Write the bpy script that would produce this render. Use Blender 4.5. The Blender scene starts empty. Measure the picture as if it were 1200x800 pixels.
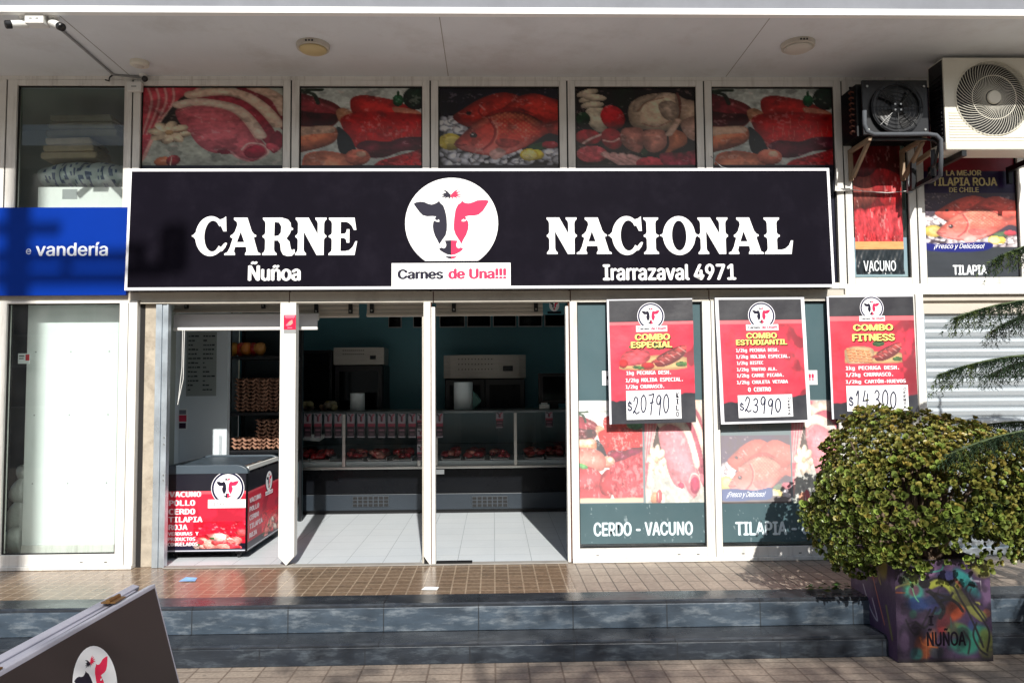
import bpy, bmesh, math, random, os
import numpy as np
from mathutils import Vector, Matrix

# ------------------------------------------------------------------ camera, sky, sun, exposure
scene = bpy.context.scene
COL = scene.collection
F_PX = 900.0                                   # focal length for a 1200 px wide picture
CAM_POS = Vector((0.0, -6.15, 1.70))
CAM_ROT = (Matrix.Rotation(math.radians(-1.4), 3, 'Z') @ Matrix.Rotation(math.radians(90 + 3.25), 3, 'X')
           @ Matrix.Rotation(math.radians(-0.45), 3, 'Z'))
cam_d = bpy.data.cameras.new('camera')
cam = bpy.data.objects.new('camera', cam_d)
COL.objects.link(cam)
cam.matrix_world = Matrix.Translation(CAM_POS) @ CAM_ROT.to_4x4()
cam_d.sensor_width = 36.0
cam_d.lens = 36.0 * F_PX / 1200.0
cam_d.clip_start = 0.05
cam_d.clip_end = 800
scene.camera = cam

SUN_TO = Vector((0.118, -1.0, 0.703)).normalized()
world = bpy.data.worlds.new('World')
scene.world = world
world.use_nodes = True
wn = world.node_tree.nodes
sky = wn.new('ShaderNodeTexSky')
sky.sky_type = 'NISHITA'
sky.sun_disc = False
sky.sun_elevation = math.asin(SUN_TO.z)
sky.sun_rotation = math.atan2(SUN_TO.x, SUN_TO.y)
sky.air_density = 1.2
sky.dust_density = 1.5
bg = wn.get('Background') or wn.new('ShaderNodeBackground')
world.node_tree.links.new(sky.outputs[0], bg.inputs[0])
bg.inputs[1].default_value = 0.1
sun_d = bpy.data.lights.new('sun', 'SUN')
sun_d.energy = 4.6
sun_d.angle = math.radians(0.55)
sun_d.color = (1.0, 0.965, 0.90)
sun = bpy.data.objects.new('sun', sun_d)
COL.objects.link(sun)
sun.rotation_euler = (-SUN_TO).to_track_quat('-Z', 'Y').to_euler()
sun.location = (2, -12, 12)
vs = scene.view_settings
vs.view_transform = 'Standard'
vs.look = 'None'
vs.exposure = 0.28
vs.gamma = 1
vs.use_curve_mapping = False

# ------------------------------------------------------------------ helpers
def lin(c):
    out = []
    for v in c[:3]:
        v = v / 255.0
        out.append(v / 12.92 if v <= 0.04045 else ((v + 0.055) / 1.055) ** 2.4)
    return tuple(out)

def ray(px, py):
    return CAM_ROT @ Vector(((px - 600) / F_PX, -(py - 400) / F_PX, -1.0))

def at(px, py, Y):
    """the point at depth Y of the street that the photograph shows at px, py"""
    r = ray(px, py)
    return CAM_POS + r * ((Y - CAM_POS.y) / r.y)

def fx(px, py, Y=0.0): return at(px, py, Y).x
def fz(px, py, Y=0.0): return at(px, py, Y).z
def atz(px, py, z):
    r = ray(px, py)
    return CAM_POS + r * ((z - CAM_POS.z) / r.z)

ORG = {}

def tagit(o, label=None, cat=None, group=None, kind=None):
    if label: o['label'] = label
    if cat: o['category'] = cat
    if group: o['group'] = group
    if kind: o['kind'] = kind
    return o

def thing(name, label, cat, loc=(0, 0, 0), group=None, rot=None):
    o = bpy.data.objects.new(name, None)
    COL.objects.link(o)
    o.location = loc
    o.empty_display_size = 0.1
    if rot is not None:
        o.rotation_euler = rot
        ORG[o.name] = Vector((0, 0, 0))        # parts of a turned thing are written in its own axes
    else:
        ORG[o.name] = Vector(loc)
    return tagit(o, label, cat, group)

class MB:
    def __init__(s):
        s.v, s.f, s.c, s.m, s.sm = [], [], [], [], []
        s.col = (1, 1, 1); s.mi = 0; s.smooth = False
    def face(s, idx):
        s.f.append(idx); s.c.append(s.col); s.m.append(s.mi); s.sm.append(s.smooth)
    def add(s, verts, faces):
        b = len(s.v)
        s.v.extend([tuple(p) for p in verts])
        for f in faces: s.face([b + i for i in f])
        return b
    def box(s, x0, x1, y0, y1, z0, z1):
        if x0 > x1: x0, x1 = x1, x0
        if y0 > y1: y0, y1 = y1, y0
        if z0 > z1: z0, z1 = z1, z0
        s.add([(x0, y0, z0), (x1, y0, z0), (x1, y1, z0), (x0, y1, z0), (x0, y0, z1), (x1, y0, z1), (x1, y1, z1), (x0, y1, z1)],
              [(0, 3, 2, 1), (4, 5, 6, 7), (0, 1, 5, 4), (1, 2, 6, 5), (2, 3, 7, 6), (3, 0, 4, 7)])
        return s
    def hexa(s, p):                              # 8 points: bottom ring then top ring
        s.add(p, [(0, 3, 2, 1), (4, 5, 6, 7), (0, 1, 5, 4), (1, 2, 6, 5), (2, 3, 7, 6), (3, 0, 4, 7)])
        return s
    def ring(s, pts, r, n=8, caps=True):
        """a tube through pts; r is one radius or one per point"""
        pts = [Vector(p) for p in pts]
        rs = r if isinstance(r, (list, tuple)) else [r] * len(pts)
        b = len(s.v)
        ref = None
        for i, p in enumerate(pts):
            d = (pts[min(i + 1, len(pts) - 1)] - pts[max(i - 1, 0)]).normalized()
            if ref is None:
                ref = d.orthogonal().normalized()
            ref = (ref - d * ref.dot(d))
            ref = ref.normalized() if ref.length > 1e-6 else d.orthogonal().normalized()
            q = d.cross(ref)
            for k in range(n):
                a = 2 * math.pi * k / n
                s.v.append(tuple(p + (ref * math.cos(a) + q * math.sin(a)) * rs[i]))
        for i in range(len(pts) - 1):
            for k in range(n):
                k2 = (k + 1) % n
                s.face([b + i * n + k, b + i * n + k2, b + (i + 1) * n + k2, b + (i + 1) * n + k])
        if caps:
            s.face([b + k for k in range(n)][::-1])
            s.face([b + (len(pts) - 1) * n + k for k in range(n)])
        return s
    def lathe(s, prof, o=(0, 0, 0), axis='Z', n=24):
        """prof: list of (radius, height along the axis)"""
        b = len(s.v)
        for r, h in prof:
            for k in range(n):
                a = 2 * math.pi * k / n
                x, y, z = r * math.cos(a), r * math.sin(a), h
                if axis == 'Y': x, y, z = x, -z, y
                if axis == 'X': x, y, z = z, x, y
                s.v.append((o[0] + x, o[1] + y, o[2] + z))
        for i in range(len(prof) - 1):
            for k in range(n):
                k2 = (k + 1) % n
                s.face([b + i * n + k, b + i * n + k2, b + (i + 1) * n + k2, b + (i + 1) * n + k])
        s.face([b + k for k in range(n)][::-1])
        s.face([b + (len(prof) - 1) * n + k for k in range(n)])
        return s
    def prism(s, pts, y0, y1):
        """outline (x, z) given depth from y0 to y1"""
        n = len(pts); b = len(s.v)
        for y in (y0, y1):
            for x, z in pts: s.v.append((x, y, z))
        s.face([b + i for i in range(n)]); s.face([b + n + i for i in range(n)][::-1])
        for i in range(n):
            j = (i + 1) % n
            s.face([b + i, b + n + i, b + n + j, b + j])
        return s
    def blob(s, c, r, n=10, m=7, seed=0, amp=0.18, squash=(1, 1, 1)):
        rd = random.Random(seed); ph = [rd.uniform(0, 6.28) for _ in range(6)]
        b = len(s.v)
        for j in range(1, m):
            t = math.pi * j / m
            for k in range(n):
                a = 2 * math.pi * k / n
                q = 1 + amp * (math.sin(2 * a + ph[0]) * math.sin(t) + 0.6 * math.sin(3 * a + ph[1] + 2 * t) + 0.5 * math.cos(3 * t + ph[2]))
                s.v.append((c[0] + r * q * math.sin(t) * math.cos(a) * squash[0], c[1] + r * q * math.sin(t) * math.sin(a) * squash[1], c[2] + r * q * math.cos(t) * squash[2]))
        top = len(s.v); s.v.append((c[0], c[1], c[2] + r * squash[2])); s.v.append((c[0], c[1], c[2] - r * squash[2]))
        for j in range(m - 2):
            for k in range(n):
                k2 = (k + 1) % n
                s.face([b + j * n + k, b + (j + 1) * n + k, b + (j + 1) * n + k2, b + j * n + k2])
        for k in range(n):
            k2 = (k + 1) % n
            s.face([b + k, b + k2, top]); s.face([b + (m - 2) * n + k2, b + (m - 2) * n + k, top + 1])
        return s
    def build(s, name, mat, parent=None, bev=0.0, seg=2, recalc=False, smooth=None, loc=None):
        me = bpy.data.meshes.new(name)
        off = Vector((0, 0, 0))
        if parent is not None: off = ORG.get(parent.name, Vector((0, 0, 0)))
        elif loc is not None: off = Vector(loc)
        if off.length > 0:
            vv = [(a - off.x, b_ - off.y, c - off.z) for a, b_, c in s.v]
        else: vv = s.v
        me.from_pydata(vv, [], s.f)
        mats = mat if isinstance(mat, (list, tuple)) else [mat]
        for mm in mats: me.materials.append(mm)
        if any(s.m): me.polygons.foreach_set('material_index', s.m)
        if smooth is True: me.polygons.foreach_set('use_smooth', [True] * len(s.f))
        elif any(s.sm): me.polygons.foreach_set('use_smooth', s.sm)
        if any(c != (1, 1, 1) for c in s.c):
            ca = me.color_attributes.new('Col', 'FLOAT_COLOR', 'CORNER')
            arr = []
            for f, c in zip(s.f, s.c):
                arr.extend([c[0], c[1], c[2], 1.0] * len(f))
            ca.data.foreach_set('color', arr)
        if recalc:
            bm = bmesh.new(); bm.from_mesh(me)
            bmesh.ops.recalc_face_normals(bm, faces=bm.faces); bm.to_mesh(me); bm.free()
        me.update()
        o = bpy.data.objects.new(name, me)
        COL.objects.link(o)
        if parent is not None:
            o.parent = parent
            ORG[o.name] = off
        elif loc is not None:
            o.location = loc
            ORG[o.name] = off
        else:
            ORG[o.name] = Vector((0, 0, 0))
        if bev > 0:
            md = o.modifiers.new('edge', 'BEVEL'); md.width = bev; md.segments = seg; md.limit_method = 'ANGLE'
            md.angle_limit = math.radians(35)
        return o

def one(name, mb, mat, label, cat, group=None, loc=None, **k):
    o = mb.build(name, mat, None, loc=loc, **k)
    return tagit(o, label, cat, group)

def boxes(*bs):
    m = MB()
    for b in bs: m.box(*b)
    return m

# ------------------------------------------------------------------ materials
def nd(nt, t, **k):
    n = nt.nodes.new(t)
    for a, v in k.items(): setattr(n, a, v)
    return n

def mat(name, col, rough=0.5, metal=0.0, var=0.0, vscale=6.0, dirt=None, dirt_amt=0.0, dscale=3.0, bump=0.0, bscale=40.0,
        coat=0.0, rvar=0.0, spec=None, stretch=None, streak=False):
    m = bpy.data.materials.new(name); m.use_nodes = True
    nt = m.node_tree; p = nt.nodes['Principled BSDF']; L = nt.links.new
    c = lin(col)
    p.inputs['Roughness'].default_value = rough
    p.inputs['Metallic'].default_value = metal
    if spec is not None: p.inputs['Specular IOR Level'].default_value = spec
    if coat: p.inputs['Coat Weight'].default_value = coat; p.inputs['Coat Roughness'].default_value = 0.08
    tc = nd(nt, 'ShaderNodeTexCoord'); src = tc.outputs['Object']
    mp = nd(nt, 'ShaderNodeMapping'); L(src, mp.inputs[0])
    if stretch: mp.inputs['Scale'].default_value = stretch
    src = mp.outputs[0]
    out = None
    rgb = nd(nt, 'ShaderNodeRGB'); rgb.outputs[0].default_value = (*c, 1); out = rgb.outputs[0]
    if var:
        n = nd(nt, 'ShaderNodeTexNoise'); n.inputs['Scale'].default_value = vscale; n.inputs['Detail'].default_value = 6
        n.inputs['Roughness'].default_value = 0.65
        L(src, n.inputs['Vector'])
        mr = nd(nt, 'ShaderNodeMapRange'); mr.inputs['From Min'].default_value = .3; mr.inputs['From Max'].default_value = .7
        mr.inputs['To Min'].default_value = 1 - var; mr.inputs['To Max'].default_value = 1 + var
        L(n.outputs[0], mr.inputs[0])
        mx = nd(nt, 'ShaderNodeMix', data_type='RGBA', blend_type='MULTIPLY'); mx.inputs[0].default_value = 1
        cb = nd(nt, 'ShaderNodeCombineColor')
        for i in range(3): L(mr.outputs[0], cb.inputs[i])
        L(out, mx.inputs[6]); L(cb.outputs[0], mx.inputs[7]); out = mx.outputs[2]
    if dirt is not None:
        n = nd(nt, 'ShaderNodeTexNoise'); n.inputs['Scale'].default_value = dscale; n.inputs['Detail'].default_value = 8
        n.inputs['Roughness'].default_value = 0.72
        v2 = src
        if streak:
            m2 = nd(nt, 'ShaderNodeMapping'); m2.inputs['Scale'].default_value = (6, 6, .5); L(src, m2.inputs[0]); v2 = m2.outputs[0]
        L(v2, n.inputs['Vector'])
        mr = nd(nt, 'ShaderNodeMapRange'); mr.inputs['From Min'].default_value = .50; mr.inputs['From Max'].default_value = .80
        mr.inputs['To Max'].default_value = dirt_amt
        L(n.outputs[0], mr.inputs[0])
        mx = nd(nt, 'ShaderNodeMix', data_type='RGBA'); L(mr.outputs[0], mx.inputs[0]); L(out, mx.inputs[6])
        mx.inputs[7].default_value = (*lin(dirt), 1); out = mx.outputs[2]
    L(out, p.inputs['Base Color'])
    if rvar:
        n = nd(nt, 'ShaderNodeTexNoise'); n.inputs['Scale'].default_value = 5; n.inputs['Detail'].default_value = 5
        L(src, n.inputs['Vector'])
        mr = nd(nt, 'ShaderNodeMapRange'); mr.inputs['From Min'].default_value = .3; mr.inputs['From Max'].default_value = .7
        mr.inputs['To Min'].default_value = max(.02, rough - rvar); mr.inputs['To Max'].default_value = rough + rvar
        L(n.outputs[0], mr.inputs[0]); L(mr.outputs[0], p.inputs['Roughness'])
    if bump:
        n = nd(nt, 'ShaderNodeTexNoise'); n.inputs['Scale'].default_value = bscale; n.inputs['Detail'].default_value = 5
        L(src, n.inputs['Vector'])
        b = nd(nt, 'ShaderNodeBump'); b.inputs['Strength'].default_value = bump; b.inputs['Distance'].default_value = 0.01
        L(n.outputs[0], b.inputs['Height']); L(b.outputs[0], p.inputs['Normal'])
    return m

def vmat(name, rough=0.45, coat=0.0, bump=0.0, bscale=12.0, spec=0.5, dust=0.0, trans=0.0):
    """ink colours stored in the mesh"""
    m = bpy.data.materials.new(name); m.use_nodes = True
    nt = m.node_tree; p = nt.nodes['Principled BSDF']; L = nt.links.new
    a = nd(nt, 'ShaderNodeVertexColor'); a.layer_name = 'Col'
    out = a.outputs[0]
    p.inputs['Roughness'].default_value = rough
    p.inputs['Specular IOR Level'].default_value = spec
    if coat: p.inputs['Coat Weight'].default_value = coat; p.inputs['Coat Roughness'].default_value = 0.1
    tc = nd(nt, 'ShaderNodeTexCoord')
    if dust:
        n = nd(nt, 'ShaderNodeTexNoise'); n.inputs['Scale'].default_value = 5; n.inputs['Detail'].default_value = 8
        L(tc.outputs['Object'], n.inputs['Vector'])
        mr = nd(nt, 'ShaderNodeMapRange'); mr.inputs['From Min'].default_value = .35; mr.inputs['From Max'].default_value = .75
        mr.inputs['To Min'].default_value = dust * .5; mr.inputs['To Max'].default_value = dust * 1.3
        L(n.outputs[0], mr.inputs[0])
        mx = nd(nt, 'ShaderNodeMix', data_type='RGBA'); L(mr.outputs[0], mx.inputs[0]); L(out, mx.inputs[6])
        mx.inputs[7].default_value = (.62, .64, .64, 1); out = mx.outputs[2]
    L(out, p.inputs['Base Color'])
    if trans:
        p.inputs['Subsurface Weight'].default_value = 0.0
    if bump:
        n = nd(nt, 'ShaderNodeTexNoise'); n.inputs['Scale'].default_value = bscale; n.inputs['Detail'].default_value = 3
        L(tc.outputs['Object'], n.inputs['Vector'])
        b = nd(nt, 'ShaderNodeBump'); b.inputs['Strength'].default_value = bump; b.inputs['Distance'].default_value = 0.02
        L(n.outputs[0], b.inputs['Height']); L(b.outputs[0], p.inputs['Normal'])
    return m

def glassmat(name, tint=(.86, .92, .91), rough=0.01, ior=1.5, haze=0.0):
    m = bpy.data.materials.new(name); m.use_nodes = True
    nt = m.node_tree; L = nt.links.new
    nt.nodes.remove(nt.nodes['Principled BSDF'])
    o = nt.nodes['Material Output']
    fr = nd(nt, 'ShaderNodeFresnel'); fr.inputs[0].default_value = ior
    t = nd(nt, 'ShaderNodeBsdfTransparent'); t.inputs[0].default_value = (*tint, 1)
    g = nd(nt, 'ShaderNodeBsdfGlossy'); g.inputs['Roughness'].default_value = rough; g.inputs[0].default_value = (.95, .97, .97, 1)
    mx = nd(nt, 'ShaderNodeMixShader')
    L(fr.outputs[0], mx.inputs[0]); L(t.outputs[0], mx.inputs[1]); L(g.outputs[0], mx.inputs[2])
    out = mx.outputs[0]
    if haze:
        d = nd(nt, 'ShaderNodeBsdfDiffuse'); d.inputs[0].default_value = (.7, .72, .72, 1)
        n = nd(nt, 'ShaderNodeTexNoise'); n.inputs['Scale'].default_value = 4; n.inputs['Detail'].default_value = 7
        mr = nd(nt, 'ShaderNodeMapRange'); mr.inputs['From Min'].default_value = .3; mr.inputs['From Max'].default_value = .75
        mr.inputs['To Max'].default_value = haze; L(n.outputs[0], mr.inputs[0])
        m2 = nd(nt, 'ShaderNodeMixShader'); L(mr.outputs[0], m2.inputs[0]); L(out, m2.inputs[1]); L(d.outputs[0], m2.inputs[2]); out = m2.outputs[0]
    L(out, o.inputs['Surface'])
    return m

def paver_mat(name, c1, c2, grout, sx, sy, wx=.009, wy=.007, rough=.5, wet=None, offx=0.0, offset=0.0, bump=.5, stain=(70, 60, 52), grain=.2):
    """tiles on a horizontal sheet; wet = (x, width) of a shiny darker patch left of x"""
    m = bpy.data.materials.new(name); m.use_nodes = True
    nt = m.node_tree; p = nt.nodes['Principled BSDF']; L = nt.links.new
    tc = nd(nt, 'ShaderNodeTexCoord')
    mp = nd(nt, 'ShaderNodeMapping'); mp.inputs['Location'].default_value = (offx, 0, 0); L(tc.outputs['Object'], mp.inputs[0])
    br = nd(nt, 'ShaderNodeTexBrick'); br.offset = offset; br.squash = 1.0
    br.inputs['Scale'].default_value = 1; br.inputs['Brick Width'].default_value = sx; br.inputs['Row Height'].default_value = sy
    br.inputs['Mortar Size'].default_value = wx; br.inputs['Mortar Smooth'].default_value = .25; br.inputs['Bias'].default_value = 0
    br.inputs['Color1'].default_value = (*lin(c1), 1); br.inputs['Color2'].default_value = (*lin(c2), 1); br.inputs['Mortar'].default_value = (*lin(grout), 1)
    L(mp.outputs[0], br.inputs['Vector'])
    out = br.outputs['Color']
    n = nd(nt, 'ShaderNodeTexNoise'); n.inputs['Scale'].default_value = 2.2; n.inputs['Detail'].default_value = 9; n.inputs['Roughness'].default_value = .7
    L(tc.outputs['Object'], n.inputs['Vector'])
    mr = nd(nt, 'ShaderNodeMapRange'); mr.inputs['From Min'].default_value = .45; mr.inputs['From Max'].default_value = .8; mr.inputs['To Max'].default_value = .65
    L(n.outputs[0], mr.inputs[0])
    mx = nd(nt, 'ShaderNodeMix', data_type='RGBA'); L(mr.outputs[0], mx.inputs[0]); L(out, mx.inputs[6]); mx.inputs[7].default_value = (*lin(stain), 1)
    out = mx.outputs[2]
    n2 = nd(nt, 'ShaderNodeTexNoise'); n2.inputs['Scale'].default_value = 45; n2.inputs['Detail'].default_value = 4
    L(tc.outputs['Object'], n2.inputs['Vector'])
    mr2 = nd(nt, 'ShaderNodeMapRange'); mr2.inputs['From Min'].default_value = .3; mr2.inputs['From Max'].default_value = .7
    mr2.inputs['To Min'].default_value = 1 - grain; mr2.inputs['To Max'].default_value = 1 + grain * .9; L(n2.outputs[0], mr2.inputs[0])
    cb = nd(nt, 'ShaderNodeCombineColor')
    for i in range(3): L(mr2.outputs[0], cb.inputs[i])
    m2 = nd(nt, 'ShaderNodeMix', data_type='RGBA', blend_type='MULTIPLY'); m2.inputs[0].default_value = 1
    L(out, m2.inputs[6]); L(cb.outputs[0], m2.inputs[7]); out = m2.outputs[2]
    vo = nd(nt, 'ShaderNodeTexVoronoi'); vo.inputs['Scale'].default_value = 5.5; L(tc.outputs['Object'], vo.inputs['Vector'])
    ms = nd(nt, 'ShaderNodeMapRange'); ms.inputs['From Min'].default_value = .055; ms.inputs['From Max'].default_value = .085
    ms.inputs['To Min'].default_value = .45 if grain > .05 else 0; ms.inputs['To Max'].default_value = 0; L(vo.outputs['Distance'], ms.inputs[0])
    mg = nd(nt, 'ShaderNodeMix', data_type='RGBA'); L(ms.outputs[0], mg.inputs[0]); L(out, mg.inputs[6]); mg.inputs[7].default_value = (.06, .055, .05, 1)
    out = mg.outputs[2]
    rr = None
    if wet:
        sp = nd(nt, 'ShaderNodeSeparateXYZ'); L(tc.outputs['Object'], sp.inputs[0])
        n3 = nd(nt, 'ShaderNodeTexNoise'); n3.inputs['Scale'].default_value = 1.6; n3.inputs['Detail'].default_value = 5
        L(tc.outputs['Object'], n3.inputs['Vector'])
        ad = nd(nt, 'ShaderNodeMath', operation='MULTIPLY_ADD'); L(n3.outputs[0], ad.inputs[0]); ad.inputs[1].default_value = .5; L(sp.outputs[0], ad.inputs[2])
        mw = nd(nt, 'ShaderNodeMapRange'); mw.interpolation_type = 'SMOOTHSTEP'
        mw.inputs['From Min'].default_value = wet[0] + .25 - wet[1]; mw.inputs['From Max'].default_value = wet[0] + .25 + wet[1]
        mw.inputs['To Min'].default_value = 1; mw.inputs['To Max'].default_value = 0; L(ad.outputs[0], mw.inputs[0])
        m3 = nd(nt, 'ShaderNodeMix', data_type='RGBA', blend_type='MULTIPLY'); L(mw.outputs[0], m3.inputs[0]); L(out, m3.inputs[6])
        m3.inputs[7].default_value = (*wet[2], 1); out = m3.outputs[2]
        rr = nd(nt, 'ShaderNodeMapRange'); rr.inputs['To Min'].default_value = rough; rr.inputs['To Max'].default_value = wet[3]; L(mw.outputs[0], rr.inputs[0])
        L(rr.outputs[0], p.inputs['Roughness'])
    else: p.inputs['Roughness'].default_value = rough
    L(out, p.inputs['Base Color'])
    b = nd(nt, 'ShaderNodeBump'); b.inputs['Strength'].default_value = bump; b.inputs['Distance'].default_value = .004; b.invert = True
    L(br.outputs['Fac'], b.inputs['Height']); L(b.outputs[0], p.inputs['Normal'])
    return m

def stone_mat(name, c, c2, rough, pitch, off, wear=(150, 158, 165), wear_amt=.5, bump=.1):
    """dark stone slabs with pale scuffs and joints across x"""
    m = mat(name, c, rough, var=.3, vscale=7, stretch=(.55, 1, 2.0), dirt=wear, dirt_amt=wear_amt, dscale=9, bump=bump, bscale=25, rvar=.12)
    nt = m.node_tree; p = nt.nodes['Principled BSDF']; L = nt.links.new
    src = p.inputs['Base Color'].links[0].from_socket
    tc = nd(nt, 'ShaderNodeTexCoord'); sp = nd(nt, 'ShaderNodeSeparateXYZ'); L(tc.outputs['Object'], sp.inputs[0])
    a = nd(nt, 'ShaderNodeMath', operation='ADD'); L(sp.outputs[0], a.inputs[0]); a.inputs[1].default_value = off + 60 * pitch
    mo = nd(nt, 'ShaderNodeMath', operation='MODULO'); L(a.outputs[0], mo.inputs[0]); mo.inputs[1].default_value = pitch
    lt = nd(nt, 'ShaderNodeMath', operation='LESS_THAN'); L(mo.outputs[0], lt.inputs[0]); lt.inputs[1].default_value = .008
    mx = nd(nt, 'ShaderNodeMix', data_type='RGBA'); L(lt.outputs[0], mx.inputs[0]); L(src, mx.inputs[6]); mx.inputs[7].default_value = (*lin(c2), 1)
    L(mx.outputs[2], p.inputs['Base Color'])
    return m

M = {}
M['white_alu'] = mat('white_painted_aluminium', (228, 226, 220), .42, var=.06, vscale=5, dirt=(128, 116, 104), dirt_amt=.55, dscale=3.5, streak=True)
M['grey_alu'] = mat('grey_painted_aluminium', (196, 190, 178), .5, var=.08, vscale=5, dirt=(120, 106, 92), dirt_amt=.5, dscale=4)
M['upper_room'] = mat('upper_room_paint', (176, 184, 172), .9)
M['gap'] = mat('dark_rubber_gap', (26, 24, 24), .8)
M['rust'] = mat('rusty_steel', (92, 52, 38), .75, var=.3, vscale=20)
M['soffit'] = mat('soffit_plaster', (222, 226, 230), .9, var=.05, vscale=1.4, dirt=(176, 172, 166), dirt_amt=.55, dscale=1.3, bump=.06, bscale=80)
M['fascia'] = mat('grey_fascia', (128, 131, 138), .8, var=.1, vscale=4)  # mid-grey band above the white drip edge
M['lip'] = mat('white_drip_edge', (240, 240, 238), .6)
M['stonepier'] = mat('worn_pier_plaster', (176, 166, 150), .9, var=.22, vscale=7, dirt=(96, 80, 66), dirt_amt=.8, dscale=6, bump=.4, bscale=30)
M['galv'] = mat('galvanised_steel', (196, 206, 214), .38, .65, var=.15, vscale=8, rvar=.12)
M['plaster'] = mat('outer_wall_paint', (196, 190, 180), .9, var=.08, vscale=2)
M['int_white'] = mat('shop_white_wall', (212, 222, 228), .6, var=.03, vscale=2)
M['int_teal'] = mat('shop_teal_wall', (84, 140, 152), .45, var=.06, vscale=2)
M['int_ceiling'] = mat('shop_ceiling', (186, 186, 182), .9)
M['black_plastic'] = mat('black_plastic', (20, 20, 22), .4)
M['black_metal'] = mat('black_painted_metal', (22, 24, 28), .35, var=.1)
M['case_black'] = mat('case_black_panel', (13, 15, 19), .3, var=.12, vscale=4, rvar=.08, spec=.15)
M['case_grey'] = mat('case_slate_panel', (36, 45, 54), .42, var=.1, vscale=5)
M['steel'] = mat('brushed_steel', (176, 176, 172), .3, .9, var=.08, vscale=5, stretch=(1, 1, 12))
M['chrome'] = mat('chrome', (200, 204, 206), .15, 1.0)
M['white_plastic'] = mat('white_plastic', (226, 226, 222), .4, var=.03)
M['grey_plastic'] = mat('grey_plastic', (150, 152, 152), .5)
M['lens'] = mat('black_camera_lens', (8, 8, 10), .08)
M['paper'] = mat('white_paper', (226, 230, 230), .8, var=.03, vscale=20)
M['glass'] = glassmat('window_glass', haze=.10)
M['clear_glass'] = glassmat('case_glass', (.93, .96, .96))
M['sign_black'] = mat('sign_black_vinyl', (17, 14, 24), .6, var=.12, vscale=3, dirt=(52, 48, 58), dirt_amt=.2, dscale=3, bump=.05, bscale=3, spec=.04)
M['joint'] = mat('soffit_joint', (160, 158, 152), .9)
M['dull_steel'] = mat('dull_brushed_steel', (176, 172, 164), .38, .35, var=.1, vscale=5, stretch=(1, 1, 12))
M['sign_edge'] = mat('sign_dark_side', (26, 22, 48), .5)
M['blue_sign'] = mat('blue_sign_vinyl', (0, 48, 146), .4, spec=.15, var=.05, vscale=2)
M['ink'] = vmat('printed_ink', .5, spec=.15)
M['print'] = vmat('printed_picture', .3, bump=.06, bscale=10)
M['film'] = vmat('window_film_print', .3, dust=.03, spec=.35)
M['banner'] = vmat('banner_print', .38, dust=.07, spec=.3, bump=.22, bscale=7)
M['graffiti'] = vmat('spray_paint', .5, bump=.12, bscale=40)
M['floor_tile'] = paver_mat('white_floor_tile', (222, 228, 232), (218, 225, 230), (150, 158, 164), .296, .296, .0025, rough=.3, bump=.2, stain=(206, 213, 218), offx=.0, grain=.02)
M['paver'] = paver_mat('brown_pavers', (146, 129, 112), (132, 117, 102), (184, 170, 152), .1, .1, .006, rough=.55,
                       wet=(.66, .12, (.84, .77, .70), .22), bump=.5, stain=(128, 108, 92))
M['paver_dry'] = paver_mat('dry_pale_pavers', (160, 147, 133), (146, 133, 121), (84, 75, 68), .105, .21, .005, rough=.5, bump=.5, stain=(126, 112, 100), offset=0)
M['street'] = paver_mat('street_pavers', (158, 144, 130), (144, 131, 119), (118, 104, 92), .2, .1, .006, rough=.7, bump=.6, stain=(104, 92, 82))
M['step_dark'] = stone_mat('dark_step_stone', (62, 68, 76), (40, 44, 50), .34, .61, .11, wear=(136, 146, 154), wear_amt=.55)
M['step_tread'] = stone_mat('dark_tread_stone', (44, 48, 54), (34, 36, 40), .28, .61, .11, wear=(112, 118, 122), wear_amt=.4)
M['step_face'] = stone_mat('pale_scuffed_step_stone', (62, 74, 86), (46, 52, 58), .42, .61, .11, wear=(150, 158, 164), wear_amt=.85)
M['step_low'] = stone_mat('dark_scuffed_step_stone', (36, 43, 52), (34, 38, 44), .42, .64, .16, wear=(104, 114, 122), wear_amt=.7)
M['asphalt'] = mat('asphalt', (62, 62, 64), .9, var=.2, vscale=8, bump=.3, bscale=80)
M['kerbstone'] = mat('kerb_concrete', (150, 146, 140), .85, var=.15, vscale=6)
M['road_paint'] = mat('road_white_paint', (212, 210, 202), .7, var=.15, vscale=9)
M['shutter'] = mat('shutter_steel', (186, 194, 200), .42, .35, var=.1, vscale=4, dirt=(120, 122, 124), dirt_amt=.4, dscale=4)
M['shutter_beige'] = mat('rolled_shutter_paint', (196, 188, 176), .5, var=.06)
M['ac_white'] = mat('ac_cream_paint', (222, 218, 204), .45, var=.04)
M['pipe'] = mat('grey_pipe_insulation', (78, 82, 88), .8, var=.1, vscale=20)
M['bracket'] = mat('tan_steel_bracket', (150, 128, 104), .6, var=.2, vscale=15)
M['yellow_lens'] = mat('yellowed_lamp_lens', (206, 186, 138), .4)
M['white_lens'] = mat('frosted_lamp_lens', (206, 200, 190), .4)
M['bark'] = mat('grey_brown_bark', (104, 88, 72), .9, var=.3, vscale=18, bump=.6, bscale=40)
M['soil'] = mat('dark_soil', (52, 42, 34), .95, var=.4, vscale=30, bump=.8, bscale=60)
M['jade'] = vmat('jade_leaf', .38, spec=.4)
M['pine'] = vmat('pine_needle', .6, spec=.2)
M['leaf'] = vmat('street_leaf', .55, spec=.3)
M['pulp'] = mat('egg_tray_pulp', (150, 112, 92), .95, var=.15, vscale=30)
M['board'] = mat('white_panel_board', (236, 240, 238), .5, var=.02)
M['cloth_tan'] = mat('folded_tan_cloth', (206, 186, 156), .9, var=.15, vscale=8, bump=.3, bscale=25)
M['cloth_dark'] = mat('folded_olive_cloth', (150, 146, 124), .9, var=.15, vscale=8)
M['sack'] = vmat('plastic_sack', .3, coat=.4, bump=.5, bscale=18)
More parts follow.
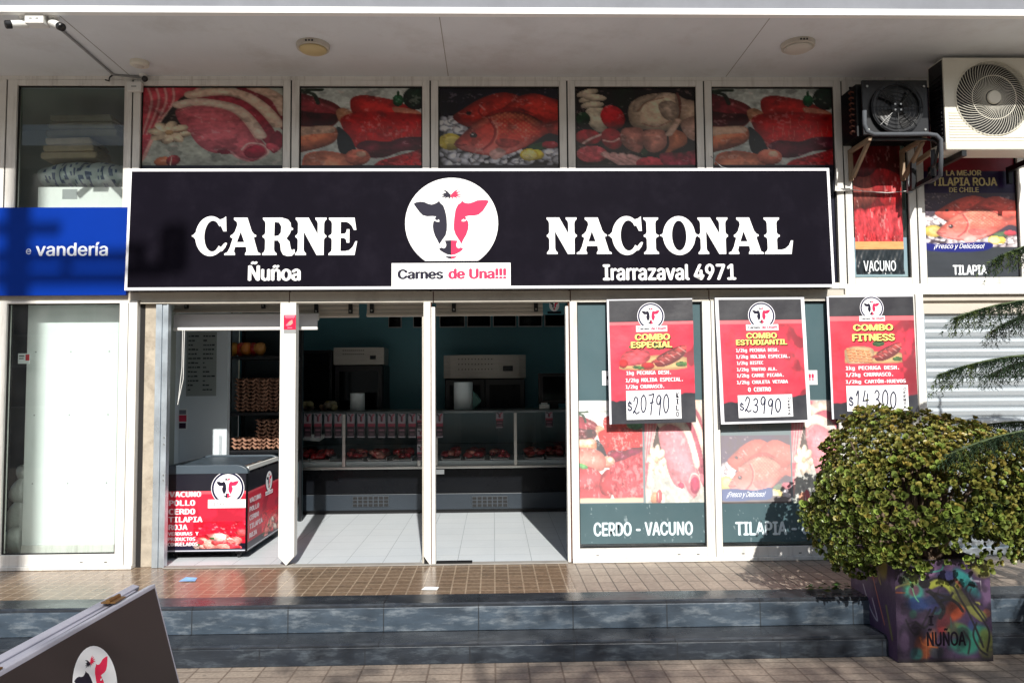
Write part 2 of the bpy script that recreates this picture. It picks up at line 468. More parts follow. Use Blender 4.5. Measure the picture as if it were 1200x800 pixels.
M['meat'] = vmat('raw_meat', .3, coat=.3)
M['tray'] = mat('white_meat_tray', (210, 212, 212), .4)
M['aboard'] = mat('dark_board_print', (38, 31, 31), .5, var=.08, vscale=3)
M['lilac_edge'] = mat('white_board_edge', (160, 160, 172), .45, var=.05, dirt=(120, 116, 124), dirt_amt=.4)
M['brass'] = mat('tarnished_hinge', (132, 98, 58), .45, .7, var=.2)
M['cream_wall'] = mat('opposite_render_wall', (186, 176, 160), .9, var=.1)
M['far_glass'] = mat('opposite_window_glass', (40, 48, 54), .15)
M['pole'] = mat('concrete_pole', (140, 136, 130), .85, var=.15)

# ------------------------------------------------------------------ flat prints: a quad with u to the right, v downwards
class Quad:
    def __init__(s, tl, tr, br, bl):
        s.tl, s.tr, s.br, s.bl = [Vector(p) for p in (tl, tr, br, bl)]
        s.n = (s.tr - s.tl).cross(s.tl - s.bl).normalized()        # out of the print
        s.w = ((s.tr - s.tl).length + (s.br - s.bl).length) / 2
        s.h = ((s.tl - s.bl).length + (s.tr - s.br).length) / 2
    def P(s, u, v, off=0.0):
        a = s.tl.lerp(s.tr, u); b = s.bl.lerp(s.br, u)
        return a.lerp(b, v) + s.n * off
    def uv(s, px, py):
        """where the sight line to px, py meets this print"""
        r = ray(px, py)
        t = (s.tl - CAM_POS).dot(s.n) / r.dot(s.n)
        p = CAM_POS + r * t
        u = v = .5
        for _ in range(12):
            q = s.P(u, v)
            du = s.P(u + .01, v) - q; dv = s.P(u, v + .01) - q
            d = p - q
            a, b, c = du.dot(du), du.dot(dv), dv.dot(dv)
            e, f = d.dot(du), d.dot(dv)
            det = a * c - b * b
            u += .01 * (e * c - f * b) / det; v += .01 * (f * a - e * b) / det
        return u, v

def wallquad(x0, z1, x1, z0, y):
    return Quad((x0, y, z1), (x1, y, z1), (x1, y, z0), (x0, y, z0))

def pxquad(tl, tr, br, bl, yt, yb=None):
    yb = yt if yb is None else yb
    return Quad(at(*tl, yt), at(*tr, yt), at(*br, yb), at(*bl, yb))

class Art:
    """flat inks laid on a quad, each a hair above the one before"""
    def __init__(s, q, base=.0010, step=.00008):
        s.q, s.mb, s.o, s.st, s.base = q, MB(), base, step, base
        s.parts = []
    def new(s):
        """what follows is a piece of its own"""
        s.parts.append(s.mb); s.mb = MB(); s.o = s.base
    def poly(s, pts, col):
        s.mb.col = lin(col); s.o += s.st
        s.mb.add([s.q.P(u, v, s.o) for u, v in pts], [list(range(len(pts)))])
    def rect(s, u0, v0, u1, v1, col): s.poly([(u0, v0), (u0, v1), (u1, v1), (u1, v0)], col)
    def disc(s, cu, cv, ru, rv, col, a0=0, a1=360, n=40):
        s.poly([(cu + ru * math.cos(math.radians(a0 + (a1 - a0) * i / n)), cv - rv * math.sin(math.radians(a0 + (a1 - a0) * i / n))) for i in range(n + (0 if a1 - a0 == 360 else 1))], col)
    def text(s, txt, u0, v0, u1, v1, col, font='sans', bold=.02, skew=0.0, lift=True, keep=False):
        V, Fc, bb = glyphs(txt, font, 0)
        x0, y0, x1, y1 = bb
        bold = max(bold, 0)
        x0 -= bold; x1 += bold; y0 -= bold * .5; y1 += bold * .5
        s.mb.col = lin(col)
        sh = [(0, 0)] if bold == 0 else [(-bold, 0), (bold, 0), (0, bold * .5), (0, -bold * .5)]
        for dx, dy in sh:
            s.o += s.st
            pts = []
            for x, y in V:
                a = (x + dx - x0) / (x1 - x0); b = (y + dy - y0) / (y1 - y0)
                u = u0 + (u1 - u0) * a + skew * b; v = v1 + (v0 - v1) * b
                pts.append(s.q.P(u, v, s.o))
            s.mb.add(pts, Fc)
    def px(s, *p):                                # pixel box to uv box
        return s.q.uv(p[0], p[1]) + s.q.uv(p[2], p[3])
    def textpx(s, txt, x0, y0, x1, y1, col, **k):
        cx, cy = (x0 + x1) / 2, (y0 + y1) / 2
        u0 = s.q.uv(x0, cy)[0]; u1 = s.q.uv(x1, cy)[0]; v0 = s.q.uv(cx, y0)[1]; v1 = s.q.uv(cx, y1)[1]
        s.text(txt, u0, v0, u1, v1, col, **k)
    def build(s, name, parent, m='ink'):
        o = None
        for mb in s.parts + [s.mb]:
            if not mb.f: continue
            o = mb.build(name, M[m], parent)
            me = o.data
            nn = s.q.n
            flip = [p.index for p in me.polygons if p.normal.dot(nn) < 0]
            if flip:
                bm = bmesh.new(); bm.from_mesh(me); bm.faces.ensure_lookup_table()
                bmesh.ops.reverse_faces(bm, faces=[bm.faces[i] for i in flip]); bm.to_mesh(me); bm.free()
        return o

FONTDIR = bpy.utils.system_resource('DATAFILES', path='fonts') or ''
FONTS = {}
def getfont(k):
    if k in FONTS: return FONTS[k]
    f = None
    try:
        f = bpy.data.fonts.load(os.path.join(FONTDIR, {'sans': 'Inter.woff2', 'mono': 'DejaVuSansMono.woff2'}[k]))
    except Exception:
        f = None
    FONTS[k] = f
    return f
GC = {}
def glyphs(txt, font, bold):
    key = (txt, font, bold)
    if key in GC: return GC[key]
    cu = bpy.data.curves.new('lettering', 'FONT')
    cu.body = txt; cu.size = 1; cu.resolution_u = 3; cu.offset = bold; cu.fill_mode = 'BOTH'
    cu.dimensions = '2D'
    f = getfont(font)
    if f: cu.font = f
    ob = bpy.data.objects.new('lettering', cu)
    me = bpy.data.meshes.new_from_object(ob)
    V = [(v.co.x, v.co.y) for v in me.vertices]; Fc = [list(p.vertices) for p in me.polygons]
    bpy.data.objects.remove(ob); bpy.data.curves.remove(cu); bpy.data.meshes.remove(me)
    xs = [v[0] for v in V]; ys = [v[1] for v in V]
    GC[key] = (V, Fc, (min(xs), min(ys), max(xs), max(ys)))
    return GC[key]

# digits as a marker pen writes them
PEN = {'0': [[(.45, .98), (.12, .78), (.1, .3), (.42, .02), (.82, .26), (.84, .72), (.52, .98), (.3, .92)]],
 '1': [[(.2, .72), (.5, .98), (.5, .02)]],
 '2': [[(.08, .74), (.3, .98), (.66, .9), (.64, .6), (.3, .22), (.02, .04), (.2, .16), (.55, .0), (1.0, .1)]],
 '3': [[(.1, .86), (.4, 1.0), (.74, .84), (.62, .6), (.34, .52), (.7, .46), (.8, .2), (.48, .0), (.08, .1)]],
 '4': [[(.3, 1.0), (.1, .46), (.12, .4), (.9, .44)], [(.7, .8), (.66, -.02)]],
 '7': [[(.06, .9), (.5, .94), (.86, .96), (.62, .5), (.44, -.12)], [(.3, .5), (.82, .54)]],
 '9': [[(.82, .84), (.5, .98), (.16, .8), (.22, .52), (.56, .5), (.82, .84), (.74, .4), (.62, -.12)]],
 '.': [[(.4, .06), (.5, .02)]]}
def pen(a, txt, x0, y0, x1, y1, col, w=.0042, seed=1):
    """handwriting in a pixel box"""
    r = random.Random(seed); q = a.q
    a.mb.col = lin(col)
    ws = [.45 if c == '.' else 1.0 for c in txt]; tot = sum(ws); x = x0
    u = lambda px, py: q.uv(px, py)
    for c, wd in zip(txt, ws):
        dx = (x1 - x0) * wd / tot; jy = r.uniform(-.05, .05); sk = r.uniform(.0, .10); sc = r.uniform(.92, 1.08)
        for st in PEN[c]:
            pts = catmull(st, 6, False); W = []
            for px_, py_ in pts:
                W.append(q.P(*u(x + dx * (.08 + .80 * (px_ + sk * py_)), y1 - (y1 - y0) * (jy + py_ * sc))))
            for i in range(len(W) - 1):
                d = (W[i + 1] - W[i]); d.normalize(); n = q.n.cross(d).normalized() * w * .5; a.o += .000006
                off = q.n * a.o; e = d * w * .35
                a.mb.add([W[i] - n - e + off, W[i + 1] - n + e + off, W[i + 1] + n + e + off, W[i] + n - e + off], [(0, 1, 2, 3)])
        x += dx

# slab letters of the shop sign, cap height 1
def stem(xl, xr, s=.08, tl=True, tr=True, bl=True, br=True, sl=True, sr=True):
    p = []
    p += [(xl - s, 1), (xl - s, .955), (xl - .015, .90), (xl, .84)] if tl else [(xl, 1)]
    p += [(xl, .60), (xl - .02, .55), (xl - s, .52), (xl - s, .48), (xl - .02, .45), (xl, .40)] if sl else []
    p += [(xl, .16), (xl - .015, .10), (xl - s, .045), (xl - s, 0)] if bl else [(xl, 0)]
    p += [(xr + s, 0), (xr + s, .045), (xr + .015, .10), (xr, .16)] if br else [(xr, 0)]
    p += [(xr, .40), (xr + .02, .45), (xr + s, .48), (xr + s, .52), (xr + .02, .55), (xr, .60)] if sr else []
    p += [(xr, .84), (xr + .015, .90), (xr + s, .955), (xr + s, 1)] if tr else [(xr, 1)]
    return p
def ringpolys(cx, cy, rx, ry, cix, irx, iry, a0=0, a1=360, n=28):
    out = []
    for i in range(n):
        a = math.radians(a0 + (a1 - a0) * i / n); b = math.radians(a0 + (a1 - a0) * (i + 1) / n)
        out.append([(cx + rx * math.cos(a), cy + ry * math.sin(a)), (cx + rx * math.cos(b), cy + ry * math.sin(b)),
                    (cix + irx * math.cos(b), cy + iry * math.sin(b)), (cix + irx * math.cos(a), cy + iry * math.sin(a))])
    return out
SPL = [(.09, .62), (.05, .56), (-.01, .53), (-.01, .49), (.05, .46), (.09, .40)]
SLAB = {
 'I': [stem(.08, .32)],
 'N': [stem(.065, .22, .065, tr=False, sr=False), stem(.58, .745, .065, bl=False, br=False, sl=False),
       [(.065, 1), (.34, 1), (.745, .25), (.745, 0), (.56, 0), (.2, .66), (.065, .9)]],
 'A': [[(.30, 1), (.58, 1), (.70, .64), (.76, .56), (.82, .53), (.82, .49), (.76, .47), (.775, .40), (.87, .08), (.94, .04), (.94, 0), (.54, 0), (.54, .04), (.575, .10), (.565, .2), (.41, .64), (.33, .85)],
       [(.23, 1), (.36, 1), (.42, .80), (.42, .64), (.27, .2), (.25, .10), (.28, .04), (.28, 0), (0, 0), (0, .04), (.08, .08), (.14, .2), (.21, .44), (.15, .48), (.15, .52), (.21, .56), (.26, .62), (.32, .80), (.31, .88), (.23, .95)],
       [(.22, .345), (.56, .345), (.58, .22), (.2, .22)]],
 'C': ringpolys(.47, .505, .40, .535, .52, .215, .415, 38, 322) + [
       [(.09, .62), (.02, .54), (-.02, .525), (-.02, .495), (.02, .48), (.09, .40)],
       [(.64, .93), (.78, .97), (.86, 1.03), (.88, .63), (.80, .63), (.74, .76), (.66, .80)],
       [(.62, .08), (.78, .10), (.86, .20), (.905, .31), (.87, .33), (.83, .31), (.74, .20), (.64, .17)]],
 'O': ringpolys(.52, .505, .44, .535, .52, .195, .41) + [
       [(.12, .62), (.05, .54), (.0, .525), (.0, .495), (.05, .48), (.12, .40)], [(.92, .62), (.99, .54), (1.04, .525), (1.04, .495), (.99, .48), (.92, .40)][::-1]],
 'R': [stem(.075, .31, .07, tr=False, sr=False, br=True),
       [(.30, 1), (.50, 1), (.66, .95), (.73, .86), (.745, .75), (.80, .71), (.80, .68), (.74, .65), (.72, .58), (.64, .46), (.50, .39), (.30, .39), (.30, .50), (.42, .52), (.48, .60), (.49, .76), (.43, .87), (.30, .885)],
       [(.36, .44), (.60, .47), (.71, .36), (.745, .18), (.79, .10), (.80, .15), (.85, .15), (.85, .05), (.78, -.02), (.66, -.03), (.55, .01), (.49, .12), (.47, .30), (.40, .40)]],
 'E': [stem(.08, .31, .08, tr=False, sr=False, br=False),
       [(.30, 1), (.67, 1), (.72, .67), (.655, .67), (.60, .78), (.52, .86), (.44, .89), (.30, .89)],
       [(.30, .565), (.42, .57), (.46, .62), (.47, .69), (.54, .69), (.54, .33), (.47, .33), (.45, .42), (.40, .455), (.30, .46)],
       [(.30, 0), (.68, 0), (.745, .37), (.70, .37), (.63, .22), (.54, .13), (.44, .105), (.30, .105)]],
 'L': [stem(.08, .34, .08, br=False, sr=True), [(.33, 0), (.72, 0), (.775, .37), (.715, .37), (.66, .24), (.56, .15), (.46, .12), (.33, .12)]],
}
SLAB_W = {'I': .40, 'N': .82, 'A': .94, 'C': .91, 'O': 1.04, 'R': .85, 'E': .745, 'L': .775}

LOGO_L = [(290,193),(296,208),(318,228),(332,268),(340,310),(343,360),(342,395),(334,430),(312,462),(291,493),(280,468),(262,435),(251,400),(247,368),(251,340),(262,322),(268,303),(245,300),(210,302),(180,294),(158,272),(135,240),(118,215),(135,205),(162,200),(190,203),(215,215),(240,221),(264,213),(280,204)]
LOGO_R = [(444,190),(438,206),(416,222),(400,255),(392,310),(388,360),(389,392),(399,425),(420,458),(440,491),(450,466),(472,428),(484,392),(488,360),(484,338),(474,322),(468,303),(490,298),(525,298),(556,290),(585,264),(608,228),(626,196),(605,190),(575,190),(545,193),(515,206),(488,213),(466,210),(452,203)]
NOSE_L = [(328,467),(371,465),(371,566),(345,562),(318,548),(296,534),(290,520),(306,514),(322,521),(334,512),(338,495)]
NOSE_R = [(370.5,465),(413,468),(404,495),(408,512),(420,521),(434,514),(450,520),(444,534),(424,548),(396,562),(370.5,566)]
LIP_L = [(322,569),(345,574),(371,575),(371,593),(348,587)]
LIP_R = [(370.5,575),(396,574),(418,568),(394,587),(370.5,593)]
TUFT_L = [((312,114),7),((304,142),7),((290,158),6),((292,176),6),((322,182),6),((352,192),6)]
TUFT_R = [((424,114),7),((440,130),7),((450,152),6),((446,172),6),((418,180),6),((384,188),6)]
DARKINK = (30, 28, 46); REDINK = (246, 46, 88)

def logo(a, cu, cv, ru, rv, ring=None, cut=True, halo=False, simple=False, dark=DARKINK, red=REDINK):
    """the bull's-head mark: black left half, red right half on a white disc"""
    def m(p): return (cu + (p[0] - 374) / 312 * ru, cv + (p[1] - 348) / 312 * rv)
    if ring: a.disc(cu, cv, ru * 1.13, rv * 1.13, ring[0]); 
    if ring and len(ring) > 1: pass
    if cut:
        ang = math.degrees(math.asin(.824))
        a.disc(cu, cv, ru, rv, (250, 250, 250), -180 + ang - 0, 360 - 180 - ang + 0 - 0) if False else \
            a.poly([(cu + ru * math.cos(t), cv - rv * math.sin(t)) for t in np.radians(np.linspace(-ang, 180 + ang, 44))], (250, 250, 250))
    else: a.disc(cu, cv, ru, rv, (250, 250, 250))
    for p in (LOGO_L, NOSE_L, LIP_L): a.poly([m(q) for q in p], dark)
    for p in (LOGO_R, NOSE_R, LIP_R): a.poly([m(q) for q in p], red)
    for tf, c, x0 in ((TUFT_L, dark, 366), (TUFT_R, red, 370)):
        for (tx, ty), w in tf:
            dx, dy = tx - x0, ty - 162; L = math.hypot(dx, dy); nx, ny = -dy / L * w, dx / L * w
            mx_, my_ = x0 + dx * .5, 162 + dy * .5 - 6
            a.poly([m((x0 - nx, 162 - ny)), m((mx_ - nx * .9, my_ - ny * .9)), m((tx, ty)), m((mx_ + nx * .9, my_ + ny * .9)), m((x0 + nx, 162 + ny))], c)
    if not simple:
        a.poly([m(q) for q in [(256,318),(266,302),(286,322),(292,330),(290,340),(272,338),(258,332)]], (250, 250, 250))
        a.poly([m(q) for q in [(260,314),(272,304),(287,318),(282,328),(268,328)]], dark)
        a.poly([m(q) for q in [(474,316),(470,302),(452,322),(442,326),(441,336),(458,338),(472,330)]], (250, 250, 250))
        a.poly([m(q) for q in [(472,314),(464,303),(455,316),(458,326),(468,324)]], red)

def logo_plate(a, x0, y0, x1, y1, border=None, bold=.03, grey=False):
    """the white name plate under the mark, pixel box"""
    u0, v0, u1, v1 = a.px(x0, y0, x1, y1)
    a.base = a.o; a.new()
    if border:
        d = (u1 - u0) * .015
        a.rect(u0 - d, v0 - d, u1 + d, v1 + d, border)
    a.rect(u0, v0, u1, v1, (248, 248, 248))
    w, h = u1 - u0, v1 - v0
    a.text('Carnes', u0 + .05 * w, v0 + .26 * h, u0 + .435 * w, v0 + .70 * h, DARKINK, bold=bold * 1.5)
    a.text('de Una!!!', u0 + .475 * w, v0 + .24 * h, u0 + .965 * w, v0 + .70 * h, (226, 52, 92), bold=bold * 1.5, lift=False)

# ------------------------------------------------------------------ pictures: colour per point of a fine sheet
def smooth(t): 
    t = np.clip(t, 0, 1); return t * t * (3 - 2 * t)
class Cv:
    def __init__(s, w, h, cell=.006, bg=(200, 200, 200), seed=1):
        s.nx, s.ny = max(4, int(w / cell)), max(4, int(h / cell)); s.asp = w / h
        s.X, s.Y = np.meshgrid(np.linspace(0, 1, s.nx + 1), np.linspace(0, 1, s.ny + 1))
        s.C = np.zeros((s.ny + 1, s.nx + 1, 3)); s.C[:] = bg
        s.r = np.random.RandomState(seed); s.aa = 1.6 / max(s.nx, s.ny)
        s.view = (0, 0, 1, 1)
    def sub(s, u0, v0, u1, v1):
        """paint into a part of the sheet"""
        s.view = (u0, v0, u1, v1)
        return s
    def co(s):
        u0, v0, u1, v1 = s.view
        return (s.X - u0) / (u1 - u0), (s.Y - v0) / (v1 - v0)
    def clip(s):
        x, y = s.co()
        return ((x >= 0) & (x <= 1) & (y >= 0) & (y <= 1)).astype(float)
    def noise(s, sc, oct=3, sx=1.0, sy=1.0):
        x, y = s.co(); out = np.zeros_like(x); amp = .5; tot = 0
        for o in range(oct):
            g = s.r.rand(64, 64); xx = x * sc * sx * 2 ** o + s.r.rand() * 20; yy = y * sc * sy * 2 ** o + s.r.rand() * 20
            xi = np.floor(xx).astype(int); yi = np.floor(yy).astype(int); fx_ = smooth(xx - xi); fy_ = smooth(yy - yi)
            a = g[yi % 64, xi % 64]; b = g[yi % 64, (xi + 1) % 64]; c = g[(yi + 1) % 64, xi % 64]; d = g[(yi + 1) % 64, (xi + 1) % 64]
            out += amp * ((a * (1 - fx_) + b * fx_) * (1 - fy_) + (c * (1 - fx_) + d * fx_) * fy_); tot += amp; amp *= .55
        return out / tot
    def put(s, al, col):
        al = (al * s.clip())[..., None]
        s.C = s.C * (1 - al) + np.asarray(col, float) * al if np.ndim(col) == 1 else s.C * (1 - al) + col * al
    def fill(s, col, nz=0.0, sc=6, sx=1, sy=1):
        c = np.ones(s.C.shape) * np.asarray(col, float)
        if nz: c *= (1 + nz * (s.noise(sc, 4, sx, sy) - .5) * 2)[..., None]
        s.put(np.ones_like(s.X), c)
    def shade_col(s, col, d, light, nz, sc, sx=1, sy=1):
        c = np.ones(s.C.shape) * np.asarray(col, float)
        f = 1 + light
        if nz: f = f + nz * (s.noise(sc, 3, sx, sy) - .5) * 2
        return np.clip(c * f[..., None], 0, 255)
    def ell(s, cx, cy, rx, ry, rot, col, vol=.35, nz=.08, sc=12, edge=.04):
        x, y = s.co(); a = math.radians(rot)
        dx, dy = x - cx, y - cy
        p = (dx * math.cos(a) + dy * math.sin(a)) / rx; q = (-dx * math.sin(a) + dy * math.cos(a)) / ry
        d = np.sqrt(p * p + q * q)
        s.put(smooth((1 - d) / edge + .5), s.shade_col(col, d, vol * (-.55 * d ** 2 - .5 * q + .15), nz, sc))
    def dist(s, pts):
        """signed distance to a closed outline (inside positive), in view units"""
        x, y = s.co(); n = len(pts); ins = np.zeros(x.shape, bool); dm = np.full(x.shape, 9.)
        for i in range(n):
            x0, y0 = pts[i]; x1, y1 = pts[(i + 1) % n]
            if y0 != y1:
                cnd = ((y0 > y) != (y1 > y)) & (x < (x1 - x0) * (y - y0) / (y1 - y0) + x0)
                ins ^= cnd
            ex, ey = x1 - x0, y1 - y0; L = ex * ex + ey * ey + 1e-12
            t = np.clip(((x - x0) * ex + (y - y0) * ey) / L, 0, 1)
            dm = np.minimum(dm, np.hypot(x - x0 - t * ex, y - y0 - t * ey))
        return np.where(ins, dm, -dm)
    def poly(s, pts, col, vol=.3, nz=.1, sc=12, curve=True, width=.12, sx=1, sy=1, grad=0.0, rim=None):
        if curve: pts = catmull(pts, 4)
        d = s.dist(pts)
        al = smooth(d / (s.aa * 1.2) + .5)
        x, y = s.co()
        y0 = min(p[1] for p in pts); y1 = max(p[1] for p in pts)
        li = vol * (np.clip(d / width, 0, 1) - .75) - grad * ((y - y0) / (y1 - y0 + 1e-6) - .4)
        s.put(al, s.shade_col(col, d, li, nz, sc, sx, sy))
        if rim: s.put(al * (1 - smooth((d - rim[1]) / (rim[1] * .6))) * .85, rim[0])
    def line(s, pts, w, col, curve=True, al=1.0, nz=0.0, taper=False):
        if curve: pts = catmull(pts, 5, False)
        x, y = s.co(); dm = np.full(x.shape, 9.); n = len(pts)
        for i in range(n - 1):
            (x0, y0), (x1, y1) = pts[i], pts[i + 1]; ex, ey = x1 - x0, y1 - y0; L = ex * ex + ey * ey + 1e-12
            t = np.clip(((x - x0) * ex + (y - y0) * ey) / L, 0, 1)
            dd = np.hypot(x - x0 - t * ex, y - y0 - t * ey)
            if taper: dd = dd / (1 - .8 * (i + t) / n)
            dm = np.minimum(dm, dd)
        c = s.shade_col(col, dm, -.22 * np.clip(dm / w, 0, 1.2) ** 2, nz, 14)
        s.put(smooth((w - dm) / (s.aa * 1.2) + .5) * al, c)
    def mesh(s, name, q, mt, parent=None, off=.0006, bend=None, label=None, cat=None, group=None, loc=None, thick=0.0, shape=None):
        ny, nx = s.ny, s.nx
        tl, tr, br, bl = [np.array(p) for p in (q.tl, q.tr, q.br, q.bl)]
        U = s.X[..., None]; W = s.Y[..., None]
        P = (tl * (1 - U) + tr * U) * (1 - W) + (bl * (1 - U) + br * U) * W + np.array(q.n) * off
        if bend is not None: P = P + np.array(q.n) * bend(s.X, s.Y)[..., None]
        o_ = np.array(ORG.get(parent.name, Vector((0, 0, 0)))) if parent is not None else (np.array(loc) if loc is not None else np.zeros(3))
        P = (P - o_).reshape(-1, 3)
        i = np.arange(ny)[:, None] * (nx + 1) + np.arange(nx)[None, :]
        f = np.stack([i, i + nx + 1, i + nx + 2, i + 1], -1).reshape(-1, 4)
        me = bpy.data.meshes.new(name)
        me.vertices.add(len(P)); me.vertices.foreach_set('co', P.ravel())
        me.loops.add(f.size); me.loops.foreach_set('vertex_index', f.ravel().astype(np.int32))
        me.polygons.add(len(f)); me.polygons.foreach_set('loop_start', np.arange(0, f.size, 4, dtype=np.int32))
        me.polygons.foreach_set('use_smooth', np.ones(len(f), bool))
        me.update(calc_edges=True)
        c = np.clip(s.C, 0, 255) / 255.; c = np.where(c <= .04045, c / 12.92, ((c + .055) / 1.055) ** 2.4)
        ca = me.color_attributes.new('Col', 'FLOAT_COLOR', 'POINT')
        rgba = np.ones((len(P), 4), np.float32); rgba[:, :3] = c.reshape(-1, 3)
        ca.data.foreach_set('color', rgba.ravel())
        me.materials.append(mt)
        ob = bpy.data.objects.new(name, me); COL.objects.link(ob)
        if parent is not None: ob.parent = parent
        elif loc is not None: ob.location = loc
        ORG[ob.name] = Vector(o_)
        return tagit(ob, label, cat, group)

def catmull(pts, k, closed=True):
    n = len(pts); out = []
    rng = range(n) if closed else range(n - 1)
    for i in rng:
        if closed: p0, p1, p2, p3 = pts[(i - 1) % n], pts[i], pts[(i + 1) % n], pts[(i + 2) % n]
        else: p0, p1, p2, p3 = pts[max(i - 1, 0)], pts[i], pts[i + 1], pts[min(i + 2, n - 1)]
        for j in range(k):
            t = j / k
            out.append(tuple(.5 * (2 * p1[a] + (p2[a] - p0[a]) * t + (2 * p0[a] - 5 * p1[a] + 4 * p2[a] - p3[a]) * t * t + (3 * p1[a] - p0[a] - 3 * p2[a] + p3[a]) * t ** 3) for a in (0, 1)))
    if not closed: out.append(tuple(pts[-1]))
    return out

def photo(c, fine=.22, gloss=.35):
    """grain and wet glints of a printed photograph"""
    n = c.noise(9, 4) - .5; n2 = c.noise(34, 3) - .5
    f = 1 + fine * 1.3 * n + fine * 1.4 * n2
    c.put(np.ones_like(c.X), np.clip(c.C * f[..., None], 0, 255))
    g_ = smooth((c.noise(13, 3) - .60) / .10) * smooth((c.noise(42, 2) - .52) / .12)
    c.put(g_ * gloss, (250, 222, 214))
    d_ = smooth((c.noise(10, 3) - .60) / .10)
    c.put(d_ * .30, np.clip(c.C * .45, 0, 255))
    x, y = c.co(); c.put(np.clip((y - .55) * .5, 0, .2), np.clip(c.C * .6, 0, 255))
    c.put(np.ones_like(c.X), np.clip((c.C - 110) * 1.22 + 106, 0, 255))

def garlic(c, cx, cy, r, ry=None):
    ry = ry or r
    for k in range(8):
        a = k * 45 + 10
        c.ell(cx + r * .62 * math.cos(math.radians(a)), cy + ry * .55 * math.sin(math.radians(a)), r * .5, ry * .3, a, (226, 204, 176), .5, .06)
        c.line([(cx, cy), (cx + r * .9 * math.cos(math.radians(a + 22)), cy + ry * .8 * math.sin(math.radians(a + 22)))], r * .05, (150, 96, 70), False, .6)
    c.ell(cx, cy, r * .22, ry * .2, 0, (196, 160, 120), .3)

def ground_meat(c, pts, col=(196, 52, 58), seed=3):
    c.poly(pts, col, .2, .25, 22)
    d = c.dist(catmull(pts, 4)); n = c.noise(30, 2)
    c.put(smooth((d - .01) / .02) * smooth((n - .52) / .1) * .55, (238, 120, 120))
    n = c.noise(34, 2)
    c.put(smooth((d) / .02) * smooth((n - .6) / .08) * .6, (110, 16, 26))

def paint_pork(c):
    c.fill((186, 190, 178), .10, 5, 1, 3)
    c.poly([(-.1, -.1), (.42, -.1), (.33, .12), (.2, .3), (.12, .5), (.06, .75), (.0, .95), (-.1, .95)], (206, 84, 96), .2, .18, 9, rim=((232, 190, 176), .02))
    for k in range(4): c.line([(.03 + .06 * k, .0), (.06 + .05 * k, .2), (.0 + .03 * k, .6)], .010, (240, 196, 186), True, .7)
    c.poly([(.26, .14), (.36, .08), (.3, .4), (.22, .6), (.1, .62), (.14, .42)], (66, 56, 50), .3, .1)
    c.poly([(.62, -.05), (.8, -.05), (1.1, .3), (1.1, .5), (1.0, .55), (.85, .2)], (150, 52, 66), .3, .12)
    c.line([(.78, -.02), (.95, .12), (1.02, .32)], .05, (232, 198, 176), nz=.05)
    c.poly([(.34, .16), (.55, .08), (.72, .14), (.86, .36), (.95, .6), (.9, .75), (.72, .4), (.5, .25)], (182, 66, 84), .3, .14, 10)
    c.line([(.34, .09), (.55, .045), (.72, .1), (.86, .26), (.965, .47)], .05, (236, 204, 182), nz=.06)
    c.poly([(.96, .55), (1.02, .7), (.94, .85), (.9, .72)], (168, 54, 74), .3, .1)
    c.poly([(.23, .3), (.3, .24), (.45, .22), (.6, .27), (.7, .36), (.78, .52), (.86, .7), (.9, .84), (.8, .95), (.72, .94), (.64, .86), (.5, .84), (.4, .74), (.33, .58), (.26, .45)], (214, 112, 122), .25, .10, 14, sx=.5, sy=2)
    c.line([(.255, .22), (.36, .185), (.5, .2), (.66, .27), (.76, .42), (.84, .62)], .048, (244, 214, 196), nz=.05)
    c.line([(.25, .31), (.38, .235), (.52, .25), (.65, .33), (.74, .48), (.82, .7)], .006, (240, 170, 160), al=.5)
    c.ell(.8, .83, .075, .085, 20, (168, 38, 66), .3, .2, 18)
    c.line([(.71, .8), (.76, .72), (.86, .74), (.9, .84), (.84, .92)], .010, (240, 206, 196), al=.8)
    c.line([(.52, .8), (.62, .82), (.68, .9), (.76, .95)], .012, (236, 176, 176), al=.8)
    c.ell(.58, .83, .05, .03, 10, (176, 50, 76), .3)
    c.ell(.93, .77, .04, .06, -40, (206, 90, 104), .3)
    garlic(c, .19, .58, .14, .15)
    c.ell(.16, .96, .075, .07, -10, (214, 132, 92), .5); c.ell(.22, .94, .05, .07, 10, (176, 60, 64), .5)
    c.line([(.21, .9), (.2, 1.0)], .005, (240, 210, 190))
    photo(c)

